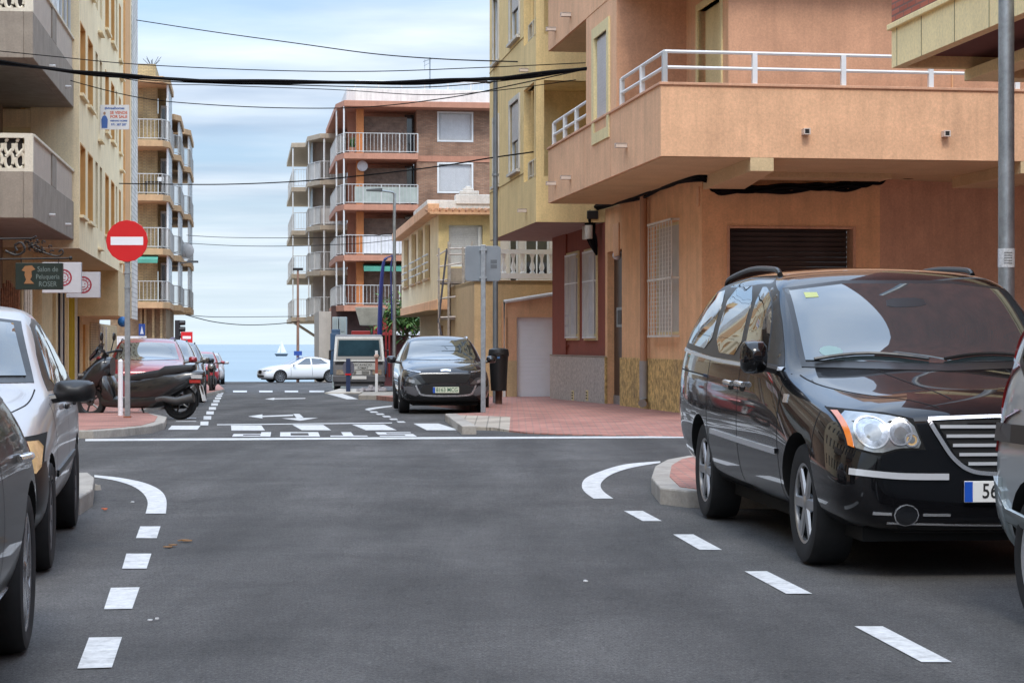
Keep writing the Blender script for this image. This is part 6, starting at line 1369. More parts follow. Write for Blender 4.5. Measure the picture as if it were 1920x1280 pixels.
J_.patch('grille', 'F', [(-.32, .68), (.32, .68), (.28, .48), (-.28, .48)], grillem, .006, .06); J_.patch('lower_intake', 'F', [(-.62, .42), (.62, .42), (.6, .3), (-.6, .3)], trimblk, .006, .08)
for sg in (-1, 1): J_.patch('headlight', 'F', [(sg * .84, .72), (sg * .5, .68), (sg * .5, .6), (sg * .84, .62)], lens, .008, .06)
J_.mirror(-.8, .93, 1.0, wp, (.12, .18, .13)); b = MB(); b.box(-3.5, .6, -.7, .7, .16, .24); b.build('underbody', car_under, J_.root)
drv = MB(); 

# ---- small lorry
hdT = Vector((.09, -.996)); ZT = 70.0
tp = G(626, 738.5); T = empty('small_lorry', (Wp(673, 0, 71).x, 70.9, gz(70)), math.atan2(hdT.y, hdT.x), 'white and blue small flatbed lorry with lifting arm parked facing the camera', 'lorry')
tw_ = mat('lorry_white', (.50, .50, .48), .5, var=.1, dirt=.3, coat=.3); tb_ = mat('lorry_blue', (.045, .10, .19), .5, var=.15, dirt=.2); tg = mat('lorry_grey_bumper', (.10, .10, .11), .6, var=.2)
def mb(): return MB()
b = MB(); prof = [(.85, .45), (.88, .95), (.86, 1.10), (.52, 1.95), (.40, 2.05), (-.75, 2.05), (-.75, .45)]
Bt = []; 
for sgn_ in (-1, 1):
    for (x_, z_) in prof: Bt.append((x_, sgn_ * (.92 - max(0, z_ - 1.1) * .09), z_))
n = len(prof); b.add(Bt, [tuple(range(n)), tuple(range(n, 2 * n))[::-1]] + [(i, (i + 1) % n, n + (i + 1) % n, n + i) for i in range(n)]); b.build('cab', mat('lorry_grey', (.17, .17, .18), .5, var=.15, dirt=.2), T, .05, smooth=True)
def cabpt(y, z, o=.01):
    x_ = .88 - (z - 1.10) * (.34 / .85) if z > 1.1 else .87
    return (x_ + o, y, z)
def cabpatch(name, poly, m_, o=.012, par=T):
    b_ = MB(); b_.prism_pts([cabpt(y, z, o - .02) for y, z in poly], [cabpt(y, z, o) for y, z in poly]); return b_.build(name, m_, par)
cabpatch('white_frame', [(-.90, 1.10), (.90, 1.10), (.84, 1.97), (-.84, 1.97)], tw_, .006)
cabpatch('windscreen', [(-.82, 1.16), (.82, 1.16), (.76, 1.90), (-.76, 1.90)], trimblk, .008); cabpatch('windscreen_glass', [(-.76, 1.28), (.76, 1.28), (.71, 1.85), (-.71, 1.85)], mat('lorry_glass', (.022, .046, .060), .3, spec=.0, var=.3, vscale=1.5), .016)
cabpatch('scuttle', [(-.84, 1.0), (.84, 1.0), (.84, 1.09), (-.84, 1.09)], trimblk, .03); cabpatch('name_board', [(-.50, .80), (.62, .80), (.62, 1.05), (-.50, 1.05)], tw_, .04)
cabpatch('grille', [(-.40, .62), (.40, .62), (.40, .78), (-.40, .78)], tw_, .03)
for sg in (-1, 1):
    for k in range(3): cabpatch('grille_slot', [(sg * .1, .65 + k * .04), (sg * .36, .65 + k * .04), (sg * .36, .67 + k * .04), (sg * .1, .67 + k * .04)], grillem, .036)
    hl = cabpatch('headlight', [(sg * .48, .62), (sg * .80, .62), (sg * .80, .80), (sg * .48, .80)], mat('dull_lens', (.30, .24, .18), .2, var=.4, vscale=12, coat=1), .03)
    b = MB(); b.box(.35, .47, sg * .93 - .04 + sg * .1, sg * .93 + .04 + sg * .1, 1.15, 1.5); b.tube([(.45, sg * .9, 1.5), (.42, sg * 1.03, 1.45)], .02, 5); b.build('wing_mirror', trimblk, T, .02)
    for x_, rr_ in ((.15, .33), (-2.4, .33)):
        b = MB(); b.lathe([(.2, -.02), (.22, 0), (.31, 0), (.33, -.04), (.33, -.2), (.3, -.23), (.01, -.23)], (0, 0, 0), 'y', 24); w_ = empty('wheel', (x_, sg * .88, .33)); w_.parent = T; w_.rotation_euler = (0, 0, 0 if sg > 0 else math.pi); b.build('tyre', rubber, w_, smooth=True); b = MB(); b.lathe([(.001, -.02), (.08, -.02), (.1, -.07), (.2, -.05), (.21, -.01)], (0, 0, 0), 'y', 20); b.build('rim', tg, w_, smooth=True)
b = MB(); b.box(.78, .98, -.93, .93, .36, .6); b.box(.7, .9, -.9, .9, .22, .36); b.build('bumper', tg, T, .03)
b = MB(); b.box(.985, .995, -.26, .26, .47, .58); pl_ = b.build('number_plate', platew, T)
cabpatch('logo', [(-.47, .88), (-.34, .88), (-.34, 1.02), (-.47, 1.02)], mat('logo_blue', (.03, .07, .2), .5, var=0), .044)
lw = text('EXCAVACIO', .125, inkk, T, face_mat((.918, .12, .97), (0, 1, 0), (0, 0, 1)), 'lettering', sx=.95); lw = text('ROBERT', .105, inkk, T, face_mat((.918, .14, .86), (0, 1, 0), (0, 0, 1)), 'lettering')
b = MB(); b.box(-.9, -.78, -1.02, -.70, .6, 2.1); b.box(-.95, -.8, -1.0, 1.0, .6, .8); b.build('headboard', tb_, T, .02)
b = MB(); b.box(-4.2, -.95, -1.02, 1.02, .62, .76); b.box(-4.2, -.95, -1.03, -.99, .76, 1.2); b.box(-4.2, -.95, .99, 1.03, .76, 1.2); b.box(-4.1, .3, -.4, .4, .4, .62); b.build('flatbed', tb_, T, .01)
b = MB(); b.box(-1.15, -.85, -.98, -.66, .6, 2.25); b.build('blue_locker', tb_, T, .02)
b = MB()
for y_ in (.98, 1.1): b.box(-1.3, -1.2, y_, y_ + .06, .5, 2.15)
each(b, 'red_frame', mat('red_machine_paint', (.30, .02, .02), .5, var=.15), T, .01)
# lifting arm: blue curved boom
arm = MB(); A_ = [Wp(714, y, 73) for y in (640,)]
def locT(px, py, Y):
    v = Wp(px, py, Y) - T.location; h = hdT.normalized(); return (v.x * h.x + v.y * h.y, v.x * -h.y + v.y * h.x, v.z)
P_ = dense([locT(712, 640, 73), locT(713, 575, 73), locT(716, 520, 73), locT(720, 490, 73), locT(726, 484, 73)], 5); arm.tube(P_, [.10 - .06 * i / len(P_) for i in range(len(P_))], 8)
arm.tube([locT(722, 484, 73), locT(737, 479, 73)], .03, 6); P_ = dense([locT(736, 480, 73), locT(733, 510, 73), locT(735, 600, 73)], 4); arm.tube(P_, .03, 6); arm.build('lifting_arm', mat('deep_blue_paint', (.02, .03, .16), .4, var=.1), T, smooth=True)
# orange red machine block on the bed
b = MB(); x1_, y1_, z1_ = locT(684, 630, 73.5); b.box(x1_ - .3, x1_ + .3, y1_ - .5, y1_ + .2, 1.9, 2.2);  b.build('crane_base', mat('red_machine_paint', (.30, .02, .02), .5, var=.15), T, .02)
# skip/hopper
b = MB(); Z_ = 75.0; s_ = 3700 / Z_
c_ = [locT(665, 573, Z_), locT(726, 573, Z_), locT(722, 612, Z_), (0, 0, 0), locT(676, 612, Z_)]
def box_t(px0, py0, px1, py1, Y, dp, mm, name, taper=0):
    a = Wp(px0, py1, Y); c = Wp(px1, py0, Y); b_ = MB(); b_.prism_pts([(a.x + taper, Y, a.z), (c.x - taper, Y, a.z), (c.x - taper, Y + dp, a.z), (a.x + taper, Y + dp, a.z)], [(a.x, Y - taper, c.z), (c.x, Y - taper, c.z), (c.x, Y + dp + taper, c.z), (a.x, Y + dp + taper, c.z)]); return b_.build(name, mm, None, .02)
hp = box_t(666, 576, 718, 610, 76, 1.2, mat('grey_hopper', (.42, .42, .36), .7, var=.2, dirt=.5), 'skip_bucket', .18); tag(hp, 'pale grey tapered skip bucket hanging above the lorry', 'skip')
# ================================================================ street furniture
def post_empty(name, px, py, h=.12, **k):
    v = G(px, py, h); return empty(name, (v.x, v.y, v.z), 0, **k), v
redsign = mat('sign_red', (.58, .012, .015), .4, var=.04); whitesign = mat('sign_white', (.78, .79, .82), .4, var=.03)
# no entry sign
e, v = post_empty('no_entry_sign', 239, 783, label='round red no entry sign on a grey steel post at the left kerb', cat='road sign')
s = F / v.y; ztop_ = CAMZ + (HY - 415) / s - v.z; zc_ = CAMZ + (HY - 452) / s - v.z
m = MB(); m.box(-.045, .045, -.025, .025, 0, ztop_ - .02); m.build('post', grey_metal, e, .006)
m = MB(); m.box(-.06, .06, -.04, .04, 0, .03); m.build('post_foot', mat('rust', (.25, .09, .05), .9), e)
m = MB(); rr = 38.5 / s; m.prism([(0, 0)], 0, 0) if False else None
m.extr([(rr * 1.02 * math.cos(R(22.5 + 0 + 22.5 * k)), zc_ + rr * 1.02 * math.sin(R(22.5 * k + 22.5))) for k in range(16)], 'y', -.05, -.03); pl = m.build('sign_plate', redsign, e, .004)
m = MB(); m.box(-.275, .275, -.053, -.0505, zc_ - .07, zc_ + .07); m.build('white_bar', whitesign, pl)
m = MB(); m.box(-.05, .05, -.035, .03, zc_ - .55, zc_ - .52); m.box(-.05, .05, -.035, .03, zc_ - .80, zc_ - .78); each(m, 'clamp', grey_metal, e)
# white bollard behind the post
e, v = post_empty('bollard', 226, 779, label='white plastic marker post standing behind the no entry sign', cat='bollard')
m = MB(); m.tube([(0, 0, 0), (0, 0, .95)], .045, 10); m.lathe([(.045, .95), (.03, .98), (.001, .99)], (0, 0, 0), 'z', 10); m.build('post', whitesign, e, smooth=True)
# pair of sign backs on one post
e, v = post_empty('road_sign', 906, 773, label='back of a square grey road sign on a steel post beside the crossover', cat='road sign')
s = F / v.y; z_ = lambda py: CAMZ + (HY - py) / s - v.z
m = MB(); m.box(-.045, .045, -.025, .025, 0, z_(459)); m.build('post', grey_metal, e, .006)
def rrect(x0, x1, z0, z1, r, n=5):
    P = []
    for cx_, cz_, a0 in ((x1 - r, z1 - r, 0), (x0 + r, z1 - r, 90), (x0 + r, z0 + r, 180), (x1 - r, z0 + r, 270)): P += [(cx_ + r * math.cos(R(a0 + 90 * k / n)), cz_ + r * math.sin(R(a0 + 90 * k / n))) for k in range(n + 1)]
    return P
x0, x1 = -34 / s, 33 / s
m = MB(); m.extr(rrect(x0, x1, z_(527), z_(461), .06), 'y', .03, .045); pl = m.build('sign_plate', mat('grey_sign_back', (.26, .29, .32), .5, .5, var=.1, dirt=.2), e, .004)
m = MB(); 
m.extr(rrect(x0 + .015, x1 - .015, z_(526), z_(462), .05), 'y', .026, .0295)
m.build('sign_rim', mat('grey_sign_back2', (.23, .26, .285), .5, .5, var=.1), pl)
m = MB()
for a, b in ((487, 494), (496, 503)): 
    for q in range(6): m.box(14 / s + q * .02, 14 / s + q * .02 + .014, .022, .026, z_(b), z_(a))
m.build('maker_label', mat('label_grey', (.08, .09, .1), .6), pl)
m = MB(); m.box(-.07, .07, -.03, .03, z_(522), z_(518)); m.box(-.07, .07, -.03, .03, z_(470), z_(466)); m.box(-.05, .05, -.03, .03, z_(615), z_(612)); each(m, 'clamp', grey_metal, e)
# street lamp with bin
def lamp(px, py, top, name, label, r0, r1, armpx, armpy, headw, h=.12, Y=None, mm=grey_metal):
    if Y: v = Wp(px, py, Y); v.z = gz(Y) + h; e = empty(name, v, 0, label=label, cat='street lamp')
    else: e, v = post_empty(name, px, py, h, label=label, cat='street lamp')
    s = F / v.y; zt = CAMZ + (HY - top) / s - v.z
    m = MB(); m.tube([(0, 0, 0), (0, 0, zt)], [r0, r1], 12); m.build('pole', mm, e, smooth=True)
    if armpx is not None:
        ax_ = (armpx - px) / s; az2 = CAMZ + (HY - armpy) / s - v.z
        m = MB(); P = dense([(0, 0, zt - .02), (ax_ * .15, -.05, zt + (az2 - zt) * .3), (ax_ * .5, -.15, az2 - .03), (ax_, -.3, az2)], 5); m.tube(P, .03, 8); m.build('arm', mm, e, smooth=True)
        d_ = 1 if ax_ > 0 else -1
        m = MB(); hw = headw / s
        m.prism_pts([(ax_ - d_ * .1, -.38, az2 - .05), (ax_ + d_ * hw, -.36, az2 - .03), (ax_ + d_ * hw, -.26, az2 - .03), (ax_ - d_ * .1, -.22, az2 - .05)], [(ax_ - d_ * .1, -.36, az2 + .07), (ax_ + d_ * hw, -.34, az2 + .03), (ax_ + d_ * hw, -.28, az2 + .03), (ax_ - d_ * .1, -.24, az2 + .07)]); hd_ = m.build('lamp_head', mat('lamp_dark_grey', (.05, .055, .06), .5), e, .02)
    return e, v, s
e, v, s = lamp(929, 755, 150, 'street_lamp', 'tall grey street lamp with litter bin beside the yellow building', .062, .05, 905, 154, 56, mm=mat('lamp_grey', (.18, .20, .215), .5, .5, var=.15))
m = MB(); zz = (645 - 330) / s + CAMZ - v.z; m.tube([(0, 0, zz - 3.4 + 3.4), (0, 0, zz + .05)], .075, 12); m.build('pole_joint', grey_metal, e, smooth=True)
# bin
e, v = post_empty('litter_bin', 935, 757, label='black litter bin on a short brown post at the pavement edge', cat='litter bin'); s = F / v.y
z_ = lambda py: CAMZ + (HY - py) / s - v.z
m = MB(); m.tube([(0, 0, 0), (0, 0, z_(725))], .075, 12); m.build('post', mat('rusty_brown_post', (.10, .05, .035), .7), e, smooth=True)
m = MB(); r_t = 18.5 / s; m.lathe([(.001, z_(732)), (r_t * .78, z_(732)), (r_t * .84, z_(715)), (r_t * .97, z_(668)), (r_t, z_(665))], (0, -.1, 0), 'z', 24); m.build('bin_body', black_plastic, e, smooth=True)
m = MB(); m.lathe([(r_t * 1.0, z_(668)), (r_t * 1.05, z_(667)), (r_t * 1.05, z_(661)), (r_t * .98, z_(655)), (r_t * .6, z_(652.5)), (.001, z_(652))], (0, -.1, 0), 'z', 24); m.build('bin_lid', black_plastic, e, smooth=True)
m = MB(); m.box(-.12, .12, -.1 - r_t * 1.06, -.1 - r_t * .9, z_(664), z_(661.5)); m.build('slot', dark_in, e)
m = MB(); m.box(-.03, .03, -.1 - r_t * 1.01, -.1 - r_t * .92, z_(672), z_(668)); m.build('logo', mat('label_blue', (.05, .12, .25), .5), e)
# right steel pole, near
e = empty('street_lamp', (Wp(1887, 0, 16.8).x, 16.8, .14), 0, label='thick bare steel lamp pole at the right with paper stickers', cat='street lamp')
m = MB(); m.tube([(0, 0, 0), (0, 0, 9)], [.0705, .060], 20); m.build('pole', grey_metal, e, smooth=True)
zz = CAMZ + (645 - 484) / 220 - .14
m = MB(); m.lathe([(.0712, zz - .08), (.0712, zz + .08)], (0, 0, 0), 'z', 20); st_ = m.build('sticker', mat('paper_sticker', (.5, .52, .53), .7, var=.3, vscale=40), e, smooth=True)
m = MB()
for k in range(5): 
    for j in range(7): a = -1.57 + (j - 3) * .14; m.box(.0718 * math.cos(a) - .003, .0718 * math.cos(a) + .003, .0718 * math.sin(a) - .001, .0718 * math.sin(a) + .001, zz - .05 + k * .022, zz - .05 + k * .022 + .009)
m.build('printing', inkk, st_)
# further lamps
lamp(739.5, 742, 362, 'street_lamp', 'slim grey street lamp between lorry and crossover, arm to the left', .06, .045, 712, 358, 24, Y=62)
lamp(558.5, 719, 506, 'promenade_lamp', 'slim rusty promenade lamp pole standing against the sea', .09, .06, None, 0, 0, h=0, Y=111, mm=mat('rusty_pole', (.28, .16, .11), .7))
m = MB(); q = Wp(558.5, 505, 111); m.box(q.x - .28, q.x + .28, 110.9, 111.1, q.z - .06, q.z + .08); o = m.build('lamp_head', dark_metal); 
pr = [x for x in COL.objects if x.name.startswith('promenade_lamp')][0]; o.parent = pr; o.location = -pr.location
m = MB(); a = Wp(551, 666, 108.9); b_ = Wp(566, 658, 108.9); m.box(a.x, b_.x, 108.9, 108.98, a.z, b_.z); m.box((a.x + b_.x) / 2 - .03, (a.x + b_.x) / 2 + .03, 108.99, 109.05, gz(109), b_.z - .05); tag(m.build('blue_sign', mat('sign_blue', (.02, .07, .3), .5)), 'small blue sign behind the white saloon below the promenade lamp', 'road sign')
# lamp arm far left
m = MB(); P = [Wp(338, 493, 104), Wp(352, 492, 103.6)]; m.tube(P, .035, 6); Q = Wp(360, 491, 103.4); m.box(Q.x - .25, Q.x + .3, 103.2, 103.6, Q.z - .04, Q.z + .06); tag(m.build('wall_lamp', mat('lamp_dark_grey', (.05, .055, .06), .5)), 'street lamp arm sticking out from the far left block', 'street lamp')
# traffic light
e = empty('traffic_light', (Wp(335, 0, 98).x, 98, gz(98)), 0, label='black traffic light seen from the side down the left row', cat='traffic light'); s = F / 98
z_ = lambda py: CAMZ + (HY - py) / s - e.location.z
m = MB(); m.tube([(0, 0, 0), (0, 0, z_(600))], .06, 8); m.build('pole', dark_metal, e)
m = MB(); m.box(-.17, .06, -.15, .15, z_(643), z_(600)); hd_ = m.build('housing', black_plastic, e, .02)
for py in (604, 616, 628):
    m = MB(); m.lathe([(.13, 0), (.12, .26)], (.06, 0, z_(py + 1)), 'x', 12); m.build('visor', black_plastic, hd_, smooth=True)
m = MB(); m.extr([(-.3 + .22 * math.cos(k * .6), z_(640) + .22 * math.sin(k * .6)) for k in range(11)], 'y', .1, .12); m.build('blue_round_sign', mat('grey_violet', (.18, .18, .28), .5), e)
# square no entry sign
e = empty('no_entry_sign', (Wp(350.5, 0, 96).x, 96, gz(96)), 0, label='small square red no entry sign beside the traffic light', cat='road sign'); s = F / 96; z_ = lambda py: CAMZ + (HY - py) / s - e.location.z
m = MB(); m.tube([(0, 0, 0), (0, 0, z_(630))], .03, 6); m.build('post', grey_metal, e); m = MB(); m.box(-.28, .28, -.05, -.03, z_(643), z_(622)); pl = m.build('sign_plate', redsign, e); m = MB(); m.box(-.2, .2, -.056, -.051, z_(635), z_(630)); m.build('white_bar', whitesign, pl)
# pedestrian crossing sign, left
e = empty('crossing_sign', (Wp(266.5, 0, 80).x, 80, gz(80) + .1), 0, label='blue square pedestrian crossing sign by the white fence', cat='road sign'); s = F / 80; z_ = lambda py: CAMZ + (HY - py) / s - e.location.z
m = MB(); m.tube([(0, 0, 0), (0, 0, z_(608))], .03, 6); m.build('post', grey_metal, e); m = MB(); m.box(-.13, .13, -.05, -.03, z_(629), z_(607)); pl = m.build('sign_plate', mat('sign_blue', (.03, .17, .5), .5), e)
m = MB(); m.extr([(-.07, z_(626)), (.07, z_(626)), (0, z_(611))], 'y', -.056, -.051); m.build('white_triangle', whitesign, pl); m = MB(); m.box(-.13, .13, -.05, -.03, z_(633), z_(630)); m.build('lower_plate', whitesign, e)
m = MB(); q = Wp(230, 603, 60); m.ball((0, 0, 0), .16, 12); o = m.build('blue_globe', mat('globe_blue', (.02, .15, .42), .4), smooth=True, label='blue round sign behind the grey post of the no entry sign', cat='sign'); o.location = q
# white fence
e = empty('white_fence', (0, 0, 0), 0, label='low white railing fence in front of the far left block', cat='fence')
fa, fb_ = Wp(220, 0, 84), Wp(272, 0, 84); zt = CAMZ + (645 - 630) / (F / 84)
m = MB(); m.box(fa.x, fb_.x, 84, 84.08, zt - .1, zt); m.box(fa.x, fb_.x, 84, 84.08, zt - 1.2, zt - 1.1)
m.build('rails', white_metal, e)
for k in range(12): xx = fa.x + (fb_.x - fa.x) * k / 11; m = MB(); m.box(xx - .05, xx + .05, 83.98, 84.1, gz(84), zt); m.build('fence_post', white_metal, e)
# ---------------------------------------------------------------- signs on the left shops
fcl = Fr((148 - CX) / 81.0, 45.7, 462)
def hang_sign(px0, py0, px1, py1, Y, name, label, m_, fn=None):
    a, b = Wp(px0, py1, Y), Wp(px1, py0, Y); c = (a + b) / 2; e = empty(name, (c.x, Y, c.z), 0, label=label, cat='shop sign'); w_, h_ = (b.x - a.x) / 2, (b.z - a.z) / 2
    m = MB(); m.box(-w_, w_, -.05, .05, -h_, h_); m.build('sign_box', m_, e, .008); return e, w_, h_
darkg = mat('dark_green_sign', (.012, .022, .018), .4, var=.2)
e, w_, h_ = hang_sign(30, 493, 118, 543, 34.5, 'shop_sign', 'dark green hairdresser sign hanging from the wrought iron bracket', darkg)
ivory = mat('sign_lettering_grey', (.14, .18, .17), .6, var=.1)
for t_, zz, sz in (('Salon de', .12, .13), ('Peluqueria', -.01, .12), ('ROSER', -.14, .13)): text(t_, sz, ivory, e, face_mat((w_ * .38, -.052, zz), (1, 0, 0), (0, 0, 1)), 'lettering', sx=.82)
m = MB(); bro = mat('sign_brown', (.28, .13, .05), .6)
m.extr([(-.30, .10), (-.24, .18), (-.12, .19), (-.06, .12), (-.13, .09), (-.12, 0), (-.15, -.06), (-.08, -.13), (-.26, -.13), (-.22, -.06), (-.25, .02), (-.24, .08)], 'y', -.056, -.051); m.build('painted_figure', bro, e)
for i, (q, Y, lab) in enumerate((((80, 492, 153, 549), 37.5, 'white shop sign with half hidden red round emblem next to the dark green sign'), ((125, 510, 188, 558), 41, 'lower white shop sign with red round emblem, rightmost of the hanging signs'))):
    e, w_, h_ = hang_sign(*q, Y, 'shop_sign', lab, mat('sign_offwhite', (.50, .50, .52), .5, var=.1)); rs = mat('emblem_red', (.30, .02, .04), .5)
    cx_ = w_ - (153 - 120) / (F / Y) if i == 0 else w_ - (188 - 157) / (F / Y); rad = 16 / (F / Y)
    m = MB()
    for r0, r1 in ((rad, rad * .82), (rad * .62, rad * .5)):
        n = 28
        for k in range(n):
            a, b = 2 * math.pi * k / n, 2 * math.pi * (k + 1) / n; m.add([(cx_ + r0 * math.cos(a), -.054, r0 * math.sin(a)), (cx_ + r0 * math.cos(b), -.054, r0 * math.sin(b)), (cx_ + r1 * math.cos(b), -.054, r1 * math.sin(b)), (cx_ + r1 * math.cos(a), -.054, r1 * math.sin(a))], [(0, 1, 2, 3)])
    for k in range(12): a = k * math.pi / 6; m.add([(cx_ + rad * .78 * math.cos(a - .1), -.0545, rad * .78 * math.sin(a - .1)), (cx_ + rad * .78 * math.cos(a + .1), -.0545, rad * .78 * math.sin(a + .1)), (cx_ + rad * .66 * math.cos(a), -.0545, rad * .66 * math.sin(a))], [(0, 1, 2)])
    for dx_, dz_ in ((-.2, .12), (.2, .12)): m.extr([(cx_ + rad * (dx_ + .07 * math.cos(k)), rad * (dz_ + .09 * math.sin(k))) for k in range(6)], 'y', -.056, -.052)
    m.tube([(cx_ + rad * .28 * math.cos(R(a)), -.054, rad * .28 * math.sin(R(a))) for a in range(205, 340, 15)], rad * .04, 4)
    m.build('emblem', rs, e)
# wrought iron bracket
e = empty('sign_bracket', Wp(58, 478, 34.5), 0, label='ornate wrought iron bracket above the dark green sign', cat='bracket'); s = F / 34.5
L2 = lambda px, py: ((px - 58) / s, 0, (478 - py) / s)
m = MB(); m.tube([L2(-10, 486), L2(128, 484)], .018, 6); m.ball(L2(132, 484), .035, 8); m.tube([L2(-10, 448), L2(60, 447), L2(68, 443)], .02, 6)
m.tube(dense([L2(66, 466), L2(90, 476), L2(108, 480), L2(118, 475), L2(116, 468), L2(110, 472)], 5), .016, 6)
m.tube(dense([L2(10, 470), L2(30, 478), L2(46, 470), L2(40, 455), L2(28, 460), L2(32, 470)], 5), .022, 6)
for k in range(26):
    px, py = random.gauss(60, 22), 0; py = 452 + abs(px - 60) * .25 + random.uniform(-3, 16); a0 = random.random() * 6; c = Vector(L2(px, py)); r_ = random.uniform(.04, .09)
    m.tube([c + Vector((r_ * .6 * math.cos(a0 + t * .8) * (1 - t * .12), random.uniform(-.02, .02), r_ * .6 * math.sin(a0 + t * .8) * (1 - t * .12))) for t in range(6)], .013, 5)
for px in (40, 110): m.tube([L2(px, 486), L2(px, 493)], .008, 4)
m.build('ironwork', dark_metal, e, smooth=True)
# for sale board
a, b = Wp(188, 243, 52.2), Wp(242, 197, 52.2); c = (a + b) / 2
e = empty('for_sale_board', (c.x, 52.2, c.z), 0, label='white for sale board with blue suited figure fixed out from the cream block', cat='sign'); w_, h_ = (b.x - a.x) / 2, (b.z - a.z) / 2
m = MB(); m.box(-w_, w_, -.02, .02, -h_, h_); m.build('board', whitesign, e)
sb = mat('print_blue', (.06, .15, .45), .5, var=0); so_ = mat('print_orange', (.65, .13, .06), .5, var=0)
for t_, x_, z2, sz, mm in (('#vivaelhomes', .0, .235, .095, sb), ('SE VENDE', .11, .115, .105, so_), ('FOR SALE', .11, .01, .105, so_), ('HISPANO HOMES', .11, -.10, .058, sb), ('971 387 287', .11, -.20, .08, sb)): text(t_, sz, mm, e, face_mat((x_, -.022, z2), (1, 0, 0), (0, 0, 1)), 'lettering', font_off=.003)
m = MB(); m.extr([(-.34, -.29), (-.19, -.29), (-.18, -.06), (-.22, .03), (-.265, .05), (-.31, .03), (-.35, -.06)], 'y', -.026, -.021); m.build('printed_suit', sb, e); m = MB(); m.extr([(-.265 + .035 * math.cos(k), .10 + .045 * math.sin(k)) for k in range(6)], 'y', -.026, -.021); m.build('printed_head', mat('print_skin', (.4, .25, .18), .6), e)
m = MB(); m.tube([(-w_ - .3, 0, h_ * .8), (w_, 0, h_ * .8)], .015, 5); m.build('board_arm', grey_metal, e)
# ---------------------------------------------------------------- scooter
hs = Vector((-1, .12)).normalized(); gs = G(258, 783.5); 
e = empty('scooter', (Wp(258, 0, 36.2).x, 36.2, gz(36)), math.atan2(hs.y, hs.x), 'black motor scooter parked across behind the no entry sign post', 'scooter')
e.scale = (1.12, 1.12, 1.14)
bp = mat('scooter_black', (.008, .008, .009), .3, coat=.8, var=0); sg_ = mat('scooter_seat', (.014, .014, .015), .6, bump=.2)
# local +x is forward (image left); wheelbase 1.5
for x_, r_ in ((.80, .27), (-.72, .28)):
    w2 = empty('wheel', (x_, 0, r_)); w2.parent = e; m = MB(); m.lathe([(r_ * .62, -.05), (r_ * .7, -.06), (r_ * .9, -.06), (r_, -.02), (r_, .02), (r_ * .9, .06), (r_ * .7, .06), (r_ * .62, .05)], (0, 0, 0), 'y', 28); m.build('tyre', rubber, w2, smooth=True)
    m = MB(); m.lathe([(r_ * .63, -.04), (r_ * .55, 0), (r_ * .63, .04)], (0, 0, 0), 'y', 24); m.lathe([(.001, -.06), (.05, -.06), (.06, 0), (.05, .06), (.001, .06)], (0, 0, 0), 'y', 12)
    for k in range(5): a = k * 1.2566; m.tube([(.04 * math.cos(a), 0, .04 * math.sin(a)), (r_ * .58 * math.cos(a), 0, r_ * .58 * math.sin(a))], .016, 6)
    m.build('rim', mat('dark_rim', (.10, .10, .10), .4, .6), w2, smooth=True)
def loft(name, secs, mm, par, n=14, e_=.75):
    """secs: (x, z_centre, half_w, half_h[, tilt])"""
    b = MB(); V = []
    for q in secs:
        for j in range(n):
            a = 2 * math.pi * j / n; ca, sa = math.cos(a), math.sin(a); V.append((q[0] + (q[4] if len(q) > 4 else 0) * sa, q[2] * math.copysign(abs(ca) ** e_, ca), q[1] + q[3] * math.copysign(abs(sa) ** e_, sa)))
    b.add(V, [(i * n + j, i * n + (j + 1) % n, (i + 1) * n + (j + 1) % n, (i + 1) * n + j) for i in range(len(secs) - 1) for j in range(n)] + [tuple(range(n))[::-1], tuple(range((len(secs) - 1) * n, len(secs) * n))]); return b.build(name, mm, par, smooth=True)
loft('front_fairing', [(1.02, .58, .05, .06), (.95, .60, .12, .13), (.80, .66, .19, .19), (.66, .73, .23, .24), (.52, .80, .22, .22), (.42, .85, .15, .15)], bp, e); loft('leg_shield', [(.60, .62, .18, .10), (.52, .52, .25, .26), (.42, .46, .25, .24), (.34, .34, .22, .14)], bp, e); loft('headlamp', [(.90, .70, .10, .05), (.84, .74, .15, .06), (.78, .76, .14, .05)], lens, e)
loft('front_mudguard', [(1.06, .42, .05, .03), (.98, .54, .08, .05), (.82, .58, .09, .05), (.62, .50, .08, .05)], bp, e)
loft('floorboard', [(.55, .30, .2, .10), (.2, .27, .24, .09), (-.3, .30, .24, .12), (-.5, .34, .2, .13)], bp, e)
loft('rear_body', [(.14, .44, .14, .22), (-.15, .46, .22, .25), (-.5, .52, .24, .26), (-.85, .64, .19, .16), (-1.02, .70, .12, .09), (-1.12, .73, .06, .05)], bp, e)
loft('seat', [(.14, .64, .10, .06), (-.05, .68, .17, .07), (-.38, .71, .20, .09), (-.48, .76, .20, .10), (-.75, .80, .18, .08), (-.95, .83, .12, .05)], sg_, e)
loft('rear_mudguard', [(-.98, .62, .09, .10), (-1.08, .45, .08, .08), (-1.12, .30, .06, .03)], bp, e)
m = MB(); m.tube([(-.2, .16, .3), (-.5, .18, .34), (-.72, .2, .3), (-1.0, .2, .36)], [.05, .06, .07, .08], 10); m.build('exhaust', mat('exhaust_grey', (.12, .12, .12), .4, .7), e, smooth=True)
m = MB(); m.tube([(.62, 0, .9), (.52, 0, 1.06)], .05, 8); m.tube([(.48, -.34, 1.10), (.54, 0, 1.06), (.48, .34, 1.10)], .02, 8); m.build('handlebar', dark_metal, e, smooth=True)
m = MB()
for sg in (-1, 1): m.tube([(.48, sg * .34, 1.10), (.42, sg * .46, 1.10)], .026, 8)
each(m, 'grips', black_plastic, e, smooth=True)
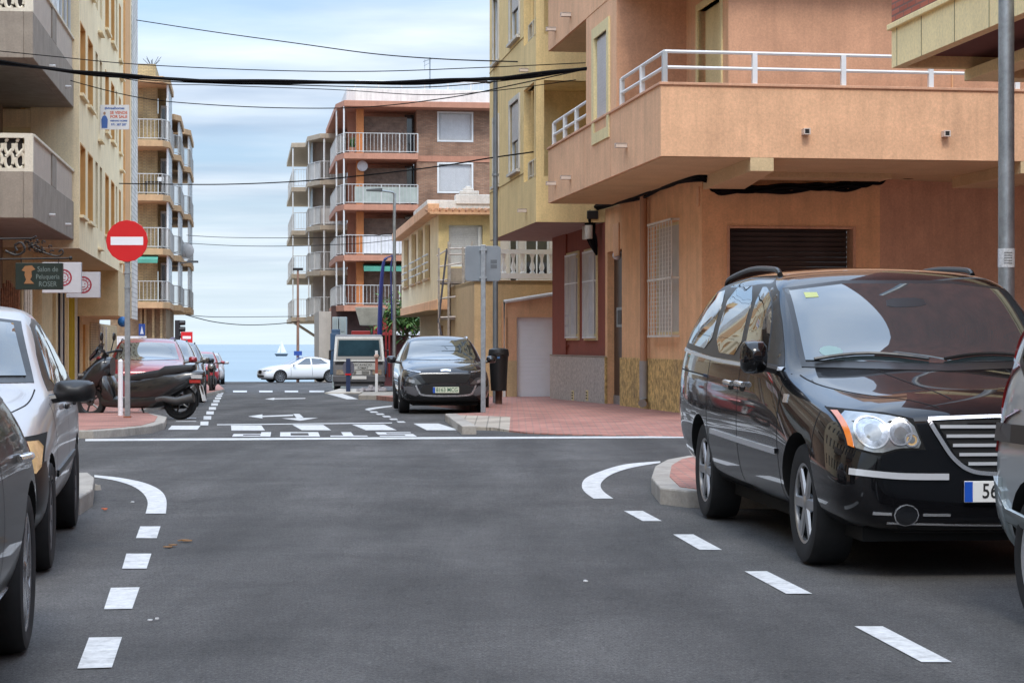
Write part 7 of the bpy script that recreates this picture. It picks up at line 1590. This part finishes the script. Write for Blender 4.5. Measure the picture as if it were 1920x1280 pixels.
for sg in (-1, 1):
    m = MB(); m.tube([(.52, sg * .22, 1.1), (.50, sg * .30, 1.28)], .01, 5); m.lathe([(.001, -.01), (.06, -.01), (.07, .01), (.001, .02)], (.50, sg * .32, 1.33), 'x', 10); m.build('mirror', black_plastic, e, smooth=True)
loft('windshield', [(.78, .98, .12, .04), (.66, 1.10, .16, .06), (.60, 1.20, .12, .03)], mat('smoked_screen', (.02, .02, .022), .1, spec=1, coat=.6), e)
m = MB(); m.box(-1.12, -.92, .10, .15, .66, .72); m.box(-1.10, -.92, .11, .17, .59, .64, 1); m.build('tail_light', [mat('clear_tail', (.5, .5, .5), .2, coat=1), redlens], e)
m = MB(); m.box(.84, .94, .12, .17, .52, .60); m.box(.86, .95, .10, .16, .70, .74); each(m, 'side_reflector', lens, e)
m = MB(); m.prism_pts([(-1.12, -.1, .30), (-1.12, .1, .30), (-1.06, .1, .55), (-1.06, -.1, .55)], [(-1.13, -.1, .30), (-1.13, .1, .30), (-1.07, .1, .55), (-1.07, -.1, .55)]); m.build('number_plate', platew, e)
m = MB(); m.tube([(-.45, .12, .36), (-.72, .12, .28)], .05, 8); m.tube([(-.6, -.14, .7), (-.7, -.14, .3)], .03, 8); m.tube([(.72, .1, .6), (.80, .1, .27)], .03, 8); m.tube([(.72, -.1, .6), (.80, -.1, .27)], .03, 8); m.build('suspension', dark_metal, e, smooth=True)
m = MB(); m.tube([(-.1, .1, .2), (-.25, .3, .0)], .015, 6); m.build('side_stand', dark_metal, e)
# motorbike at the far end of the row
e = empty('motorbike', (Wp(398, 0, 66).x, 66, gz(66)), R(-85), 'dark motorbike parked between the row of cars and the dashed line', 'motorbike')
for x_ in (.65, -.65):
    m = MB(); m.lathe([(.2, -.05), (.28, -.05), (.32, -.02), (.32, .02), (.28, .05), (.2, .05)], (0, 0, 0), 'y', 22); w2 = empty('wheel', (x_, 0, .32)); w2.parent = e; m.build('tyre', rubber, w2, smooth=True); m = MB(); m.lathe([(.2, 0), (.17, .01), (.05, .02), (.001, .02)], (0, 0, 0), 'y', 16); m.build('rim', grey_metal, w2, smooth=True)
loft('tank', [(.45, .80, .06, .08), (.25, .86, .15, .14), (-.05, .84, .13, .1), (-.2, .80, .1, .06)], bp, e); loft('seat', [(-.1, .80, .1, .05), (-.4, .82, .13, .05), (-.8, .88, .08, .05)], sg_, e); loft('engine', [(.3, .42, .12, .15), (0, .42, .16, .2), (-.3, .42, .12, .14)], dark_metal, e)
m = MB(); m.tube([(.65, .08, .32), (.42, .08, 1.0)], .03, 6); m.tube([(.65, -.08, .32), (.42, -.08, 1.0)], .03, 6); m.tube([(.35, -.36, 1.05), (.42, 0, 1.02), (.35, .36, 1.05)], .02, 6); m.tube([(-.65, .1, .32), (-.1, .1, .45)], .03, 6); m.build('frame', dark_metal, e)
m = MB(); m.ball((.52, 0, .92), .09, 10); m.build('headlight', lens, e, smooth=True)
# ---------------------------------------------------------------- scaffold tower in front of the cream house
Ys = 58.2; e = empty('scaffold_tower', (Wp(850, 0, Ys).x, Ys, gz(Ys)), 0, label='thin weathered scaffold tower in front of the cream house', cat='scaffold'); s = F / Ys
lc = lambda px, py, y=0: ((px - 850) / s, y, CAMZ + (HY - py) / s - e.location.z)
sc = mat('scaffold_pipe', (.40, .36, .33), .6, .4, var=.3, vscale=8)
m = MB()
for px, t, b in ((823, 465, 660), (841, 453, 650), (868, 463, 650), (885, 453, 660)):
    for y in ((0,) if px in (823, 885) else (0, 1.2)): m.tube([lc(px, t, y), lc(px, b, y)], .035, 6)
each(m, 'upright', sc, e)
m = MB()
for a, b in (((819, 480), (842, 466)), ((841, 466), (884, 466)), ((841, 477), (884, 476)), ((822, 500), (870, 492)), ((824, 560), (885, 552)), ((826, 595), (888, 593)), ((820, 526), (842, 524))): m.tube([lc(*a), lc(*b)], .028, 6)
each(m, 'ledger', sc, e)
m = MB(); m.tube([lc(822, 605), lc(838, 466)], .035, 6); m.tube([lc(830, 640), lc(822, 600)], .035, 6); each(m, 'brace', mat('dark_pipe', (.07, .07, .09), .6), e)
m = MB()
for a, b, y in ((824, 870, 529), (826, 888, 596)): p, q = lc(a, y), lc(b, y); m.box(p[0], q[0], 0, 1.2, p[2] - .04, p[2] + .02)
each(m, 'deck', mat('scaffold_board', (.20, .17, .15), .9, var=.3), e)
# ---------------------------------------------------------------- signs and things in front of the lorry
Y_ = 66.5; s = F / Y_
e = empty('blue_arrow_sign', (Wp(653, 0, Y_).x, Y_, gz(Y_)), 0, label='dark blue post with round sign back standing before the lorry', cat='road sign'); z_ = lambda py: CAMZ + (HY - py) / s - e.location.z
m = MB(); m.box(-.07, .07, -.05, .05, 0, z_(672)); m.build('post', mat('blue_post', (.015, .03, .09), .5), e); m = MB(); m.extr([(.0 + .2 * math.cos(k * .45), z_(690) + .27 * math.sin(k * .45)) for k in range(14)], 'y', .06, .09); m.build('sign_disc', mat('violet_grey', (.13, .13, .17), .5), e)
m = MB(); m.box(-.1, .1, -.07, .07, z_(703), z_(700)); each(m, 'clamp', redsign, e)
e = empty('marker_stake', (Wp(706, 0, 66).x, 66, gz(66)), 0, label='red and white striped marker stake by the rubble', cat='stake'); s = F / 66; z_ = lambda py: CAMZ + (HY - py) / s - e.location.z
m = MB()
for a, b, k in ((736, 716, 0), (716, 700, 1), (700, 684, 2), (684, 672, 2), (672, 664, 0), (664, 657, 1)): m.box(-.045, .045, -.03, .03, z_(a), z_(b), 0 if k != 2 else 1)
m.build('stake', [whitesign, mat('faded_red', (.36, .10, .07), .7)], e)
m = MB(); m.ball((0, 0, z_(668)), .09, 8); m.build('stake_head', mat('faded_pink', (.5, .36, .3), .8), e, smooth=True)
# raised kerb nose with rubble
k = MB(); q = [Vector((*gp(x, y), 0)) for x, y in ((672, 749), (728, 749.5), (760, 748), (760, 742), (680, 742))]
k.prism_pts([Vector((v.x, v.y, gz(v.y) - .2)) for v in q], [Vector((v.x, v.y, gz(v.y) + .13)) for v in q]); k.build('kerb_nose', kerbm, kind='structure', bevel=.02)
m = MB()
for _ in range(22):
    a = random.random() * 6.28; px = random.gauss(706, 14); c = Wp(px, 0, 66.3 + random.uniform(-.3, .3)); r_ = random.uniform(.05, .14); h_ = random.uniform(.05, .2) * max(.3, 1 - abs(px - 706) / 40)
    m.prism_pts([(c.x + r_ * math.cos(a + j * 1.26), c.y + r_ * math.sin(a + j * 1.26), gz(66) + .1) for j in range(5)], [(c.x + .6 * r_ * math.cos(a + j * 1.1), c.y + .6 * r_ * math.sin(a + j * 1.1), gz(66) + .14 + h_) for j in range(5)])
m.build('rubble_pile', mat('grey_rubble', (.36, .34, .36), .9, var=.5, vscale=8), label='small heap of pale rubble and sacks on the kerb nose', cat='rubble')
m = MB(); q = Wp(640, 0, 66.8); z0 = gz(66.8)
m.prism_pts([(q.x - .5, 66.2, z0 + .01), (q.x + .75, 66.2, z0 + .01), (q.x + .75, 67.2, z0 + .12), (q.x - .1, 67.2, z0 + .12)], [(q.x - .5, 66.2, z0 + .05), (q.x + .75, 66.2, z0 + .05), (q.x + .75, 67.2, z0 + .16), (q.x - .1, 67.2, z0 + .16)]); m.build('loose_board', mat('pale_board', (.5, .47, .42), .8, var=.15), label='pale loose board propped on the road before the lorry', cat='board')
# cabinets beyond the lorry
for a, b, lab in ((622, 635, 'grey green electrical cabinet, left one above the lorry cab'), (635, 650, 'grey electrical cabinet, right one above the lorry cab')):
    p, q = Wp(a, 625, 82), Wp(b, 594, 82); m = MB(); m.box(p.x + .02, q.x - .02, 82, 82.5, gz(82), q.z); e = empty('cabinet', (0, 0, 0), 0, label=lab, cat='cabinet'); m.build('cabinet_body', mat('cabinet_grey', (.30, .34, .33), .6, var=.1, streak=.2), e, .02)
    m = MB(); m.box(p.x + .1, q.x - .1, 81.97, 82, q.z - .6, q.z - .15); m.build('door', mat('cabinet_grey2', (.26, .30, .30), .6), e)
# kiosk / awnings behind crossover and tree
e = empty('cafe_canopy', (0, 0, 0), 0, label='dark cafe terrace with red and white canopy under the small palm', cat='kiosk')
m = MB(); p, q = Wp(716, 640, 90), Wp(790, 600, 90); m.box(p.x, q.x, 90, 93, -1, p.z + .9); m.build('terrace_box', mat('dark_red_kiosk', (.09, .02, .02), .7, var=.4), e)
m = MB(); p, q = Wp(735, 628, 89.5), Wp(788, 621, 89.5); m.box(p.x, q.x, 89, 91, p.z, q.z); m.build('white_canopy', whitesign, e)
m = MB(); p, q = Wp(700, 628, 88), Wp(735, 612, 88); m.box(p.x, q.x, 88, 90, p.z, p.z + .25); p2 = Wp(700, 596, 88); m.box(p2.x, q.x, 88.2, 89, p.z, p2.z); m.build('red_canopy', mat('red_canopy_cloth', (.25, .02, .018), .7, var=.2), e)
# tree with palm like leaves
def tree(px, py, Y, h, w_, label, cat, n=420, seed=3):
    rnd = random.Random(seed); v = Wp(px, py, Y); z0 = gz(Y); e = empty('small_tree', (v.x, Y, z0), 0, label=label, cat=cat)
    m = MB(); zc = v.z - z0; m.tube([(0, 0, 0), (.05, 0, zc * .5), (0, 0, zc)], [.12, .09, .04], 8)
    for k in range(6): a = rnd.random() * 6.28; m.tube([(0, 0, zc * .75), (w_ * .4 * math.cos(a), w_ * .4 * math.sin(a), zc + rnd.uniform(-.2, .4) * h)], [.04, .012], 5)
    m.build('trunk', mat('bark', (.12, .08, .05), .9, var=.3), e, smooth=True)
    m = MB()
    for k in range(n):
        a, b = rnd.random() * 6.28, rnd.uniform(-1, 1); rr = rnd.random() ** .5; cl = .75 + .35 * math.sin(a * 3 + b * 4)
        c = Vector((w_ * rr * cl * math.cos(a) * math.sqrt(1 - b * b), w_ * rr * cl * math.sin(a) * math.sqrt(1 - b * b), zc + h * b * rr * cl)); d = Vector((rnd.uniform(-1, 1), rnd.uniform(-1, 1), rnd.uniform(-.7, .5))).normalized(); u_ = d.cross(Vector((0, 0, 1))).normalized() if abs(d.z) < .95 else Vector((1, 0, 0)); L_ = rnd.uniform(.18, .42); wd = L_ * .16
        m.add([c, c + d * L_ * .5 + u_ * wd, c + d * L_ - Vector((0, 0, .05)), c + d * L_ * .5 - u_ * wd], [(0, 1, 2, 3)], rnd.choice((0, 0, 1)))
    m.build('crown', [mat('leaf_green', (.05, .12, .025), .6, var=.3), mat('leaf_light', (.12, .22, .04), .6, var=.3)], e)
tree(762, 592, 80, 1.05, 1.7, 'bushy green palm like tree under the corner of the cream house', 'tree', 1700, 3)
# sail boat
v = Wp(527, 661, 900); e = empty('sailing_boat', (v.x, 900, -4.2), 0, label='small sailing boat far out on the sea', cat='boat'); s = F / 900
m = MB(); m.prism_pts([(-2.2, 0, 0), (2.4, 0, 0), (2.4, 2, 0), (-2.2, 2, 0)], [(-3, -.5, 1.1), (3, -.5, 1.1), (3, 2.5, 1.1), (-3, 2.5, 1.1)]); m.build('hull', mat('boat_dark', (.06, .09, .13), .6), e)
m = MB(); m.extr([(-.2, 1.5), (2.4, 1.7), (.1, 7.0)], 'y', .9, 1.0); m.extr([(-.5, 1.6), (-2.0, 1.6), (-.3, 5.5)], 'y', .9, 1.0); m.build('sails', whitesign, e); m = MB(); m.tube([(-.1, 1, 1), (-.05, 1, 7.3)], .08, 5); m.build('mast', white_metal, e)
# ---------------------------------------------------------------- overhead cables
def cable(pts, r, label, n=1, amp=0.0, m_=cable_m, name='overhead_cable'):
    P = [tuple(Wp(*p)) for p in pts]
    return wobble(P, r, n, amp, name, None, 6, m_, label=label, cat='cable')
cable([(-60, 108, 37), (0, 118, 37), (120, 133, 36.8), (250, 145, 36.6), (400, 153, 36.4), (600, 156, 36.3), (780, 155, 36.2), (900, 150, 36), (1000, 142, 35.8), (1098, 130, 35.6)], .03, 'thick black twisted cable bundle crossing high over the street', 3, .025)
cable([(-60, 116, 37), (100, 131, 36.8), (300, 152, 36.5), (560, 160, 36.3), (780, 164, 36.2), (940, 152, 36), (1098, 130, 35.6)], .013, 'thin cable sagging just under the thick cable bundle', 1)
cable([(-60, 90, 37), (100, 106, 36.9), (260, 121, 36.8), (500, 132, 36.5), (700, 134, 36.3), (900, 127, 36), (1098, 118, 35.6)], .012, 'thin black cable just above the thick cable bundle')
cable([(30, 120, 45), (120, 148, 45), (260, 183, 44), (400, 197, 43), (560, 203, 42), (700, 200, 41), (850, 182, 39), (960, 160, 37), (1098, 130, 35.6)], .013, 'lowest thin cable of the near group, sagging to the middle of the street')
cable([(0, 95, 50), (258, 152, 50), (400, 160, 48), (620, 168, 46), (800, 178, 44), (930, 170, 43), (1080, 150, 42)], .009, 'faint thin cable between the thick bundle and the lowest cable')
cable([(256, 38, 68), (400, 60, 64), (560, 82, 60), (700, 101, 55), (830, 111, 50), (970, 116, 45)], .014, 'single cable from the cream block roof rising from the upper left')
cable([(200, 343, 60), (218, 344, 60), (400, 346, 57), (560, 340, 54), (700, 327, 51), (830, 311, 47), (915, 297, 45), (1000, 285, 44)], .015, 'single cable crossing mid height in front of the brick block')
cable([(350, 441, 103), (420, 445, 100), (560, 446, 96), (680, 443, 92), (750, 436, 88)], .02, 'upper far cable between the far blocks')
cable([(350, 456, 103), (450, 461, 100), (560, 461, 97), (680, 456, 93), (750, 448, 88)], .02, 'lower far cable between the far blocks')
cable([(348, 590, 104), (400, 594, 106), (480, 594, 108), (562, 593, 110)], .022, 'straight low cable in front of the sea')
cable([(348, 590, 104), (400, 603, 106), (460, 609, 108), (520, 607, 109), (562, 602, 110)], .022, 'sagging low cable in front of the sea')

# dark table and chairs on the far left block's second balcony
yb_ = ff.Y(290, 357, .8); e = empty('balcony_table', Vector((ff.o.x, ff.o.y, 0)) + Vector((*(ff.ex * yb_[0] + ff.ey * .9), tops_ff)), ff.rz, label='dark folding table and stacked chair on a balcony of the far left block', cat='table')
m = MB(); m.box(-.5, .5, -.3, .3, .70, .74); m.build('table_top', dark_metal, e)
for x_, y_ in ((-.45, -.25), (.45, -.25), (-.45, .25), (.45, .25)): m = MB(); m.tube([(x_, y_, 0), (x_, y_, .7)], .03, 5); m.build('leg', dark_metal, e)
m = MB(); m.box(.15, .45, -.1, .2, .74, .98); m.build('stacked_chair', white_metal, e)
# potted plants on the terracotta balconies
for i_, (px_, k_, lab_) in enumerate(((765, 2, 'small potted plant behind the railing of the brick block, beside the glass door'), (660, 3, 'small potted plant at the corner of the top balcony of the brick block'))):
    x_ = fb.Y(px_, 645, -.6)[0]; z_ = fl_b[k_]; q = Vector((fb.o.x, fb.o.y, 0)) + Vector((*(fb.ex * x_ + fb.ey * -.6), z_)); e = empty('potted_plant', q, 0, label=lab_, cat='plant')
    m = MB(); m.lathe([(.001, 0), (.14, 0), (.2, .35), (.001, .35)], (0, 0, 0), 'z', 12); m.build('pot', terra, e); m = MB(); rr_ = random.Random(i_)
    for k in range(60): a = rr_.random() * 6.28; h_ = rr_.uniform(.2, .75); c = Vector((.1 * math.cos(a), .1 * math.sin(a), .3)); t_ = Vector((.3 * math.cos(a) * rr_.random(), .3 * math.sin(a) * rr_.random(), .3 + h_)); s_ = Vector((-math.sin(a), math.cos(a), 0)) * .03; m.add([c, c.lerp(t_, .6) + s_, t_, c.lerp(t_, .6) - s_], [(0, 1, 2, 3)])
    m.build('leaves', MATS['leaf_green'], e)
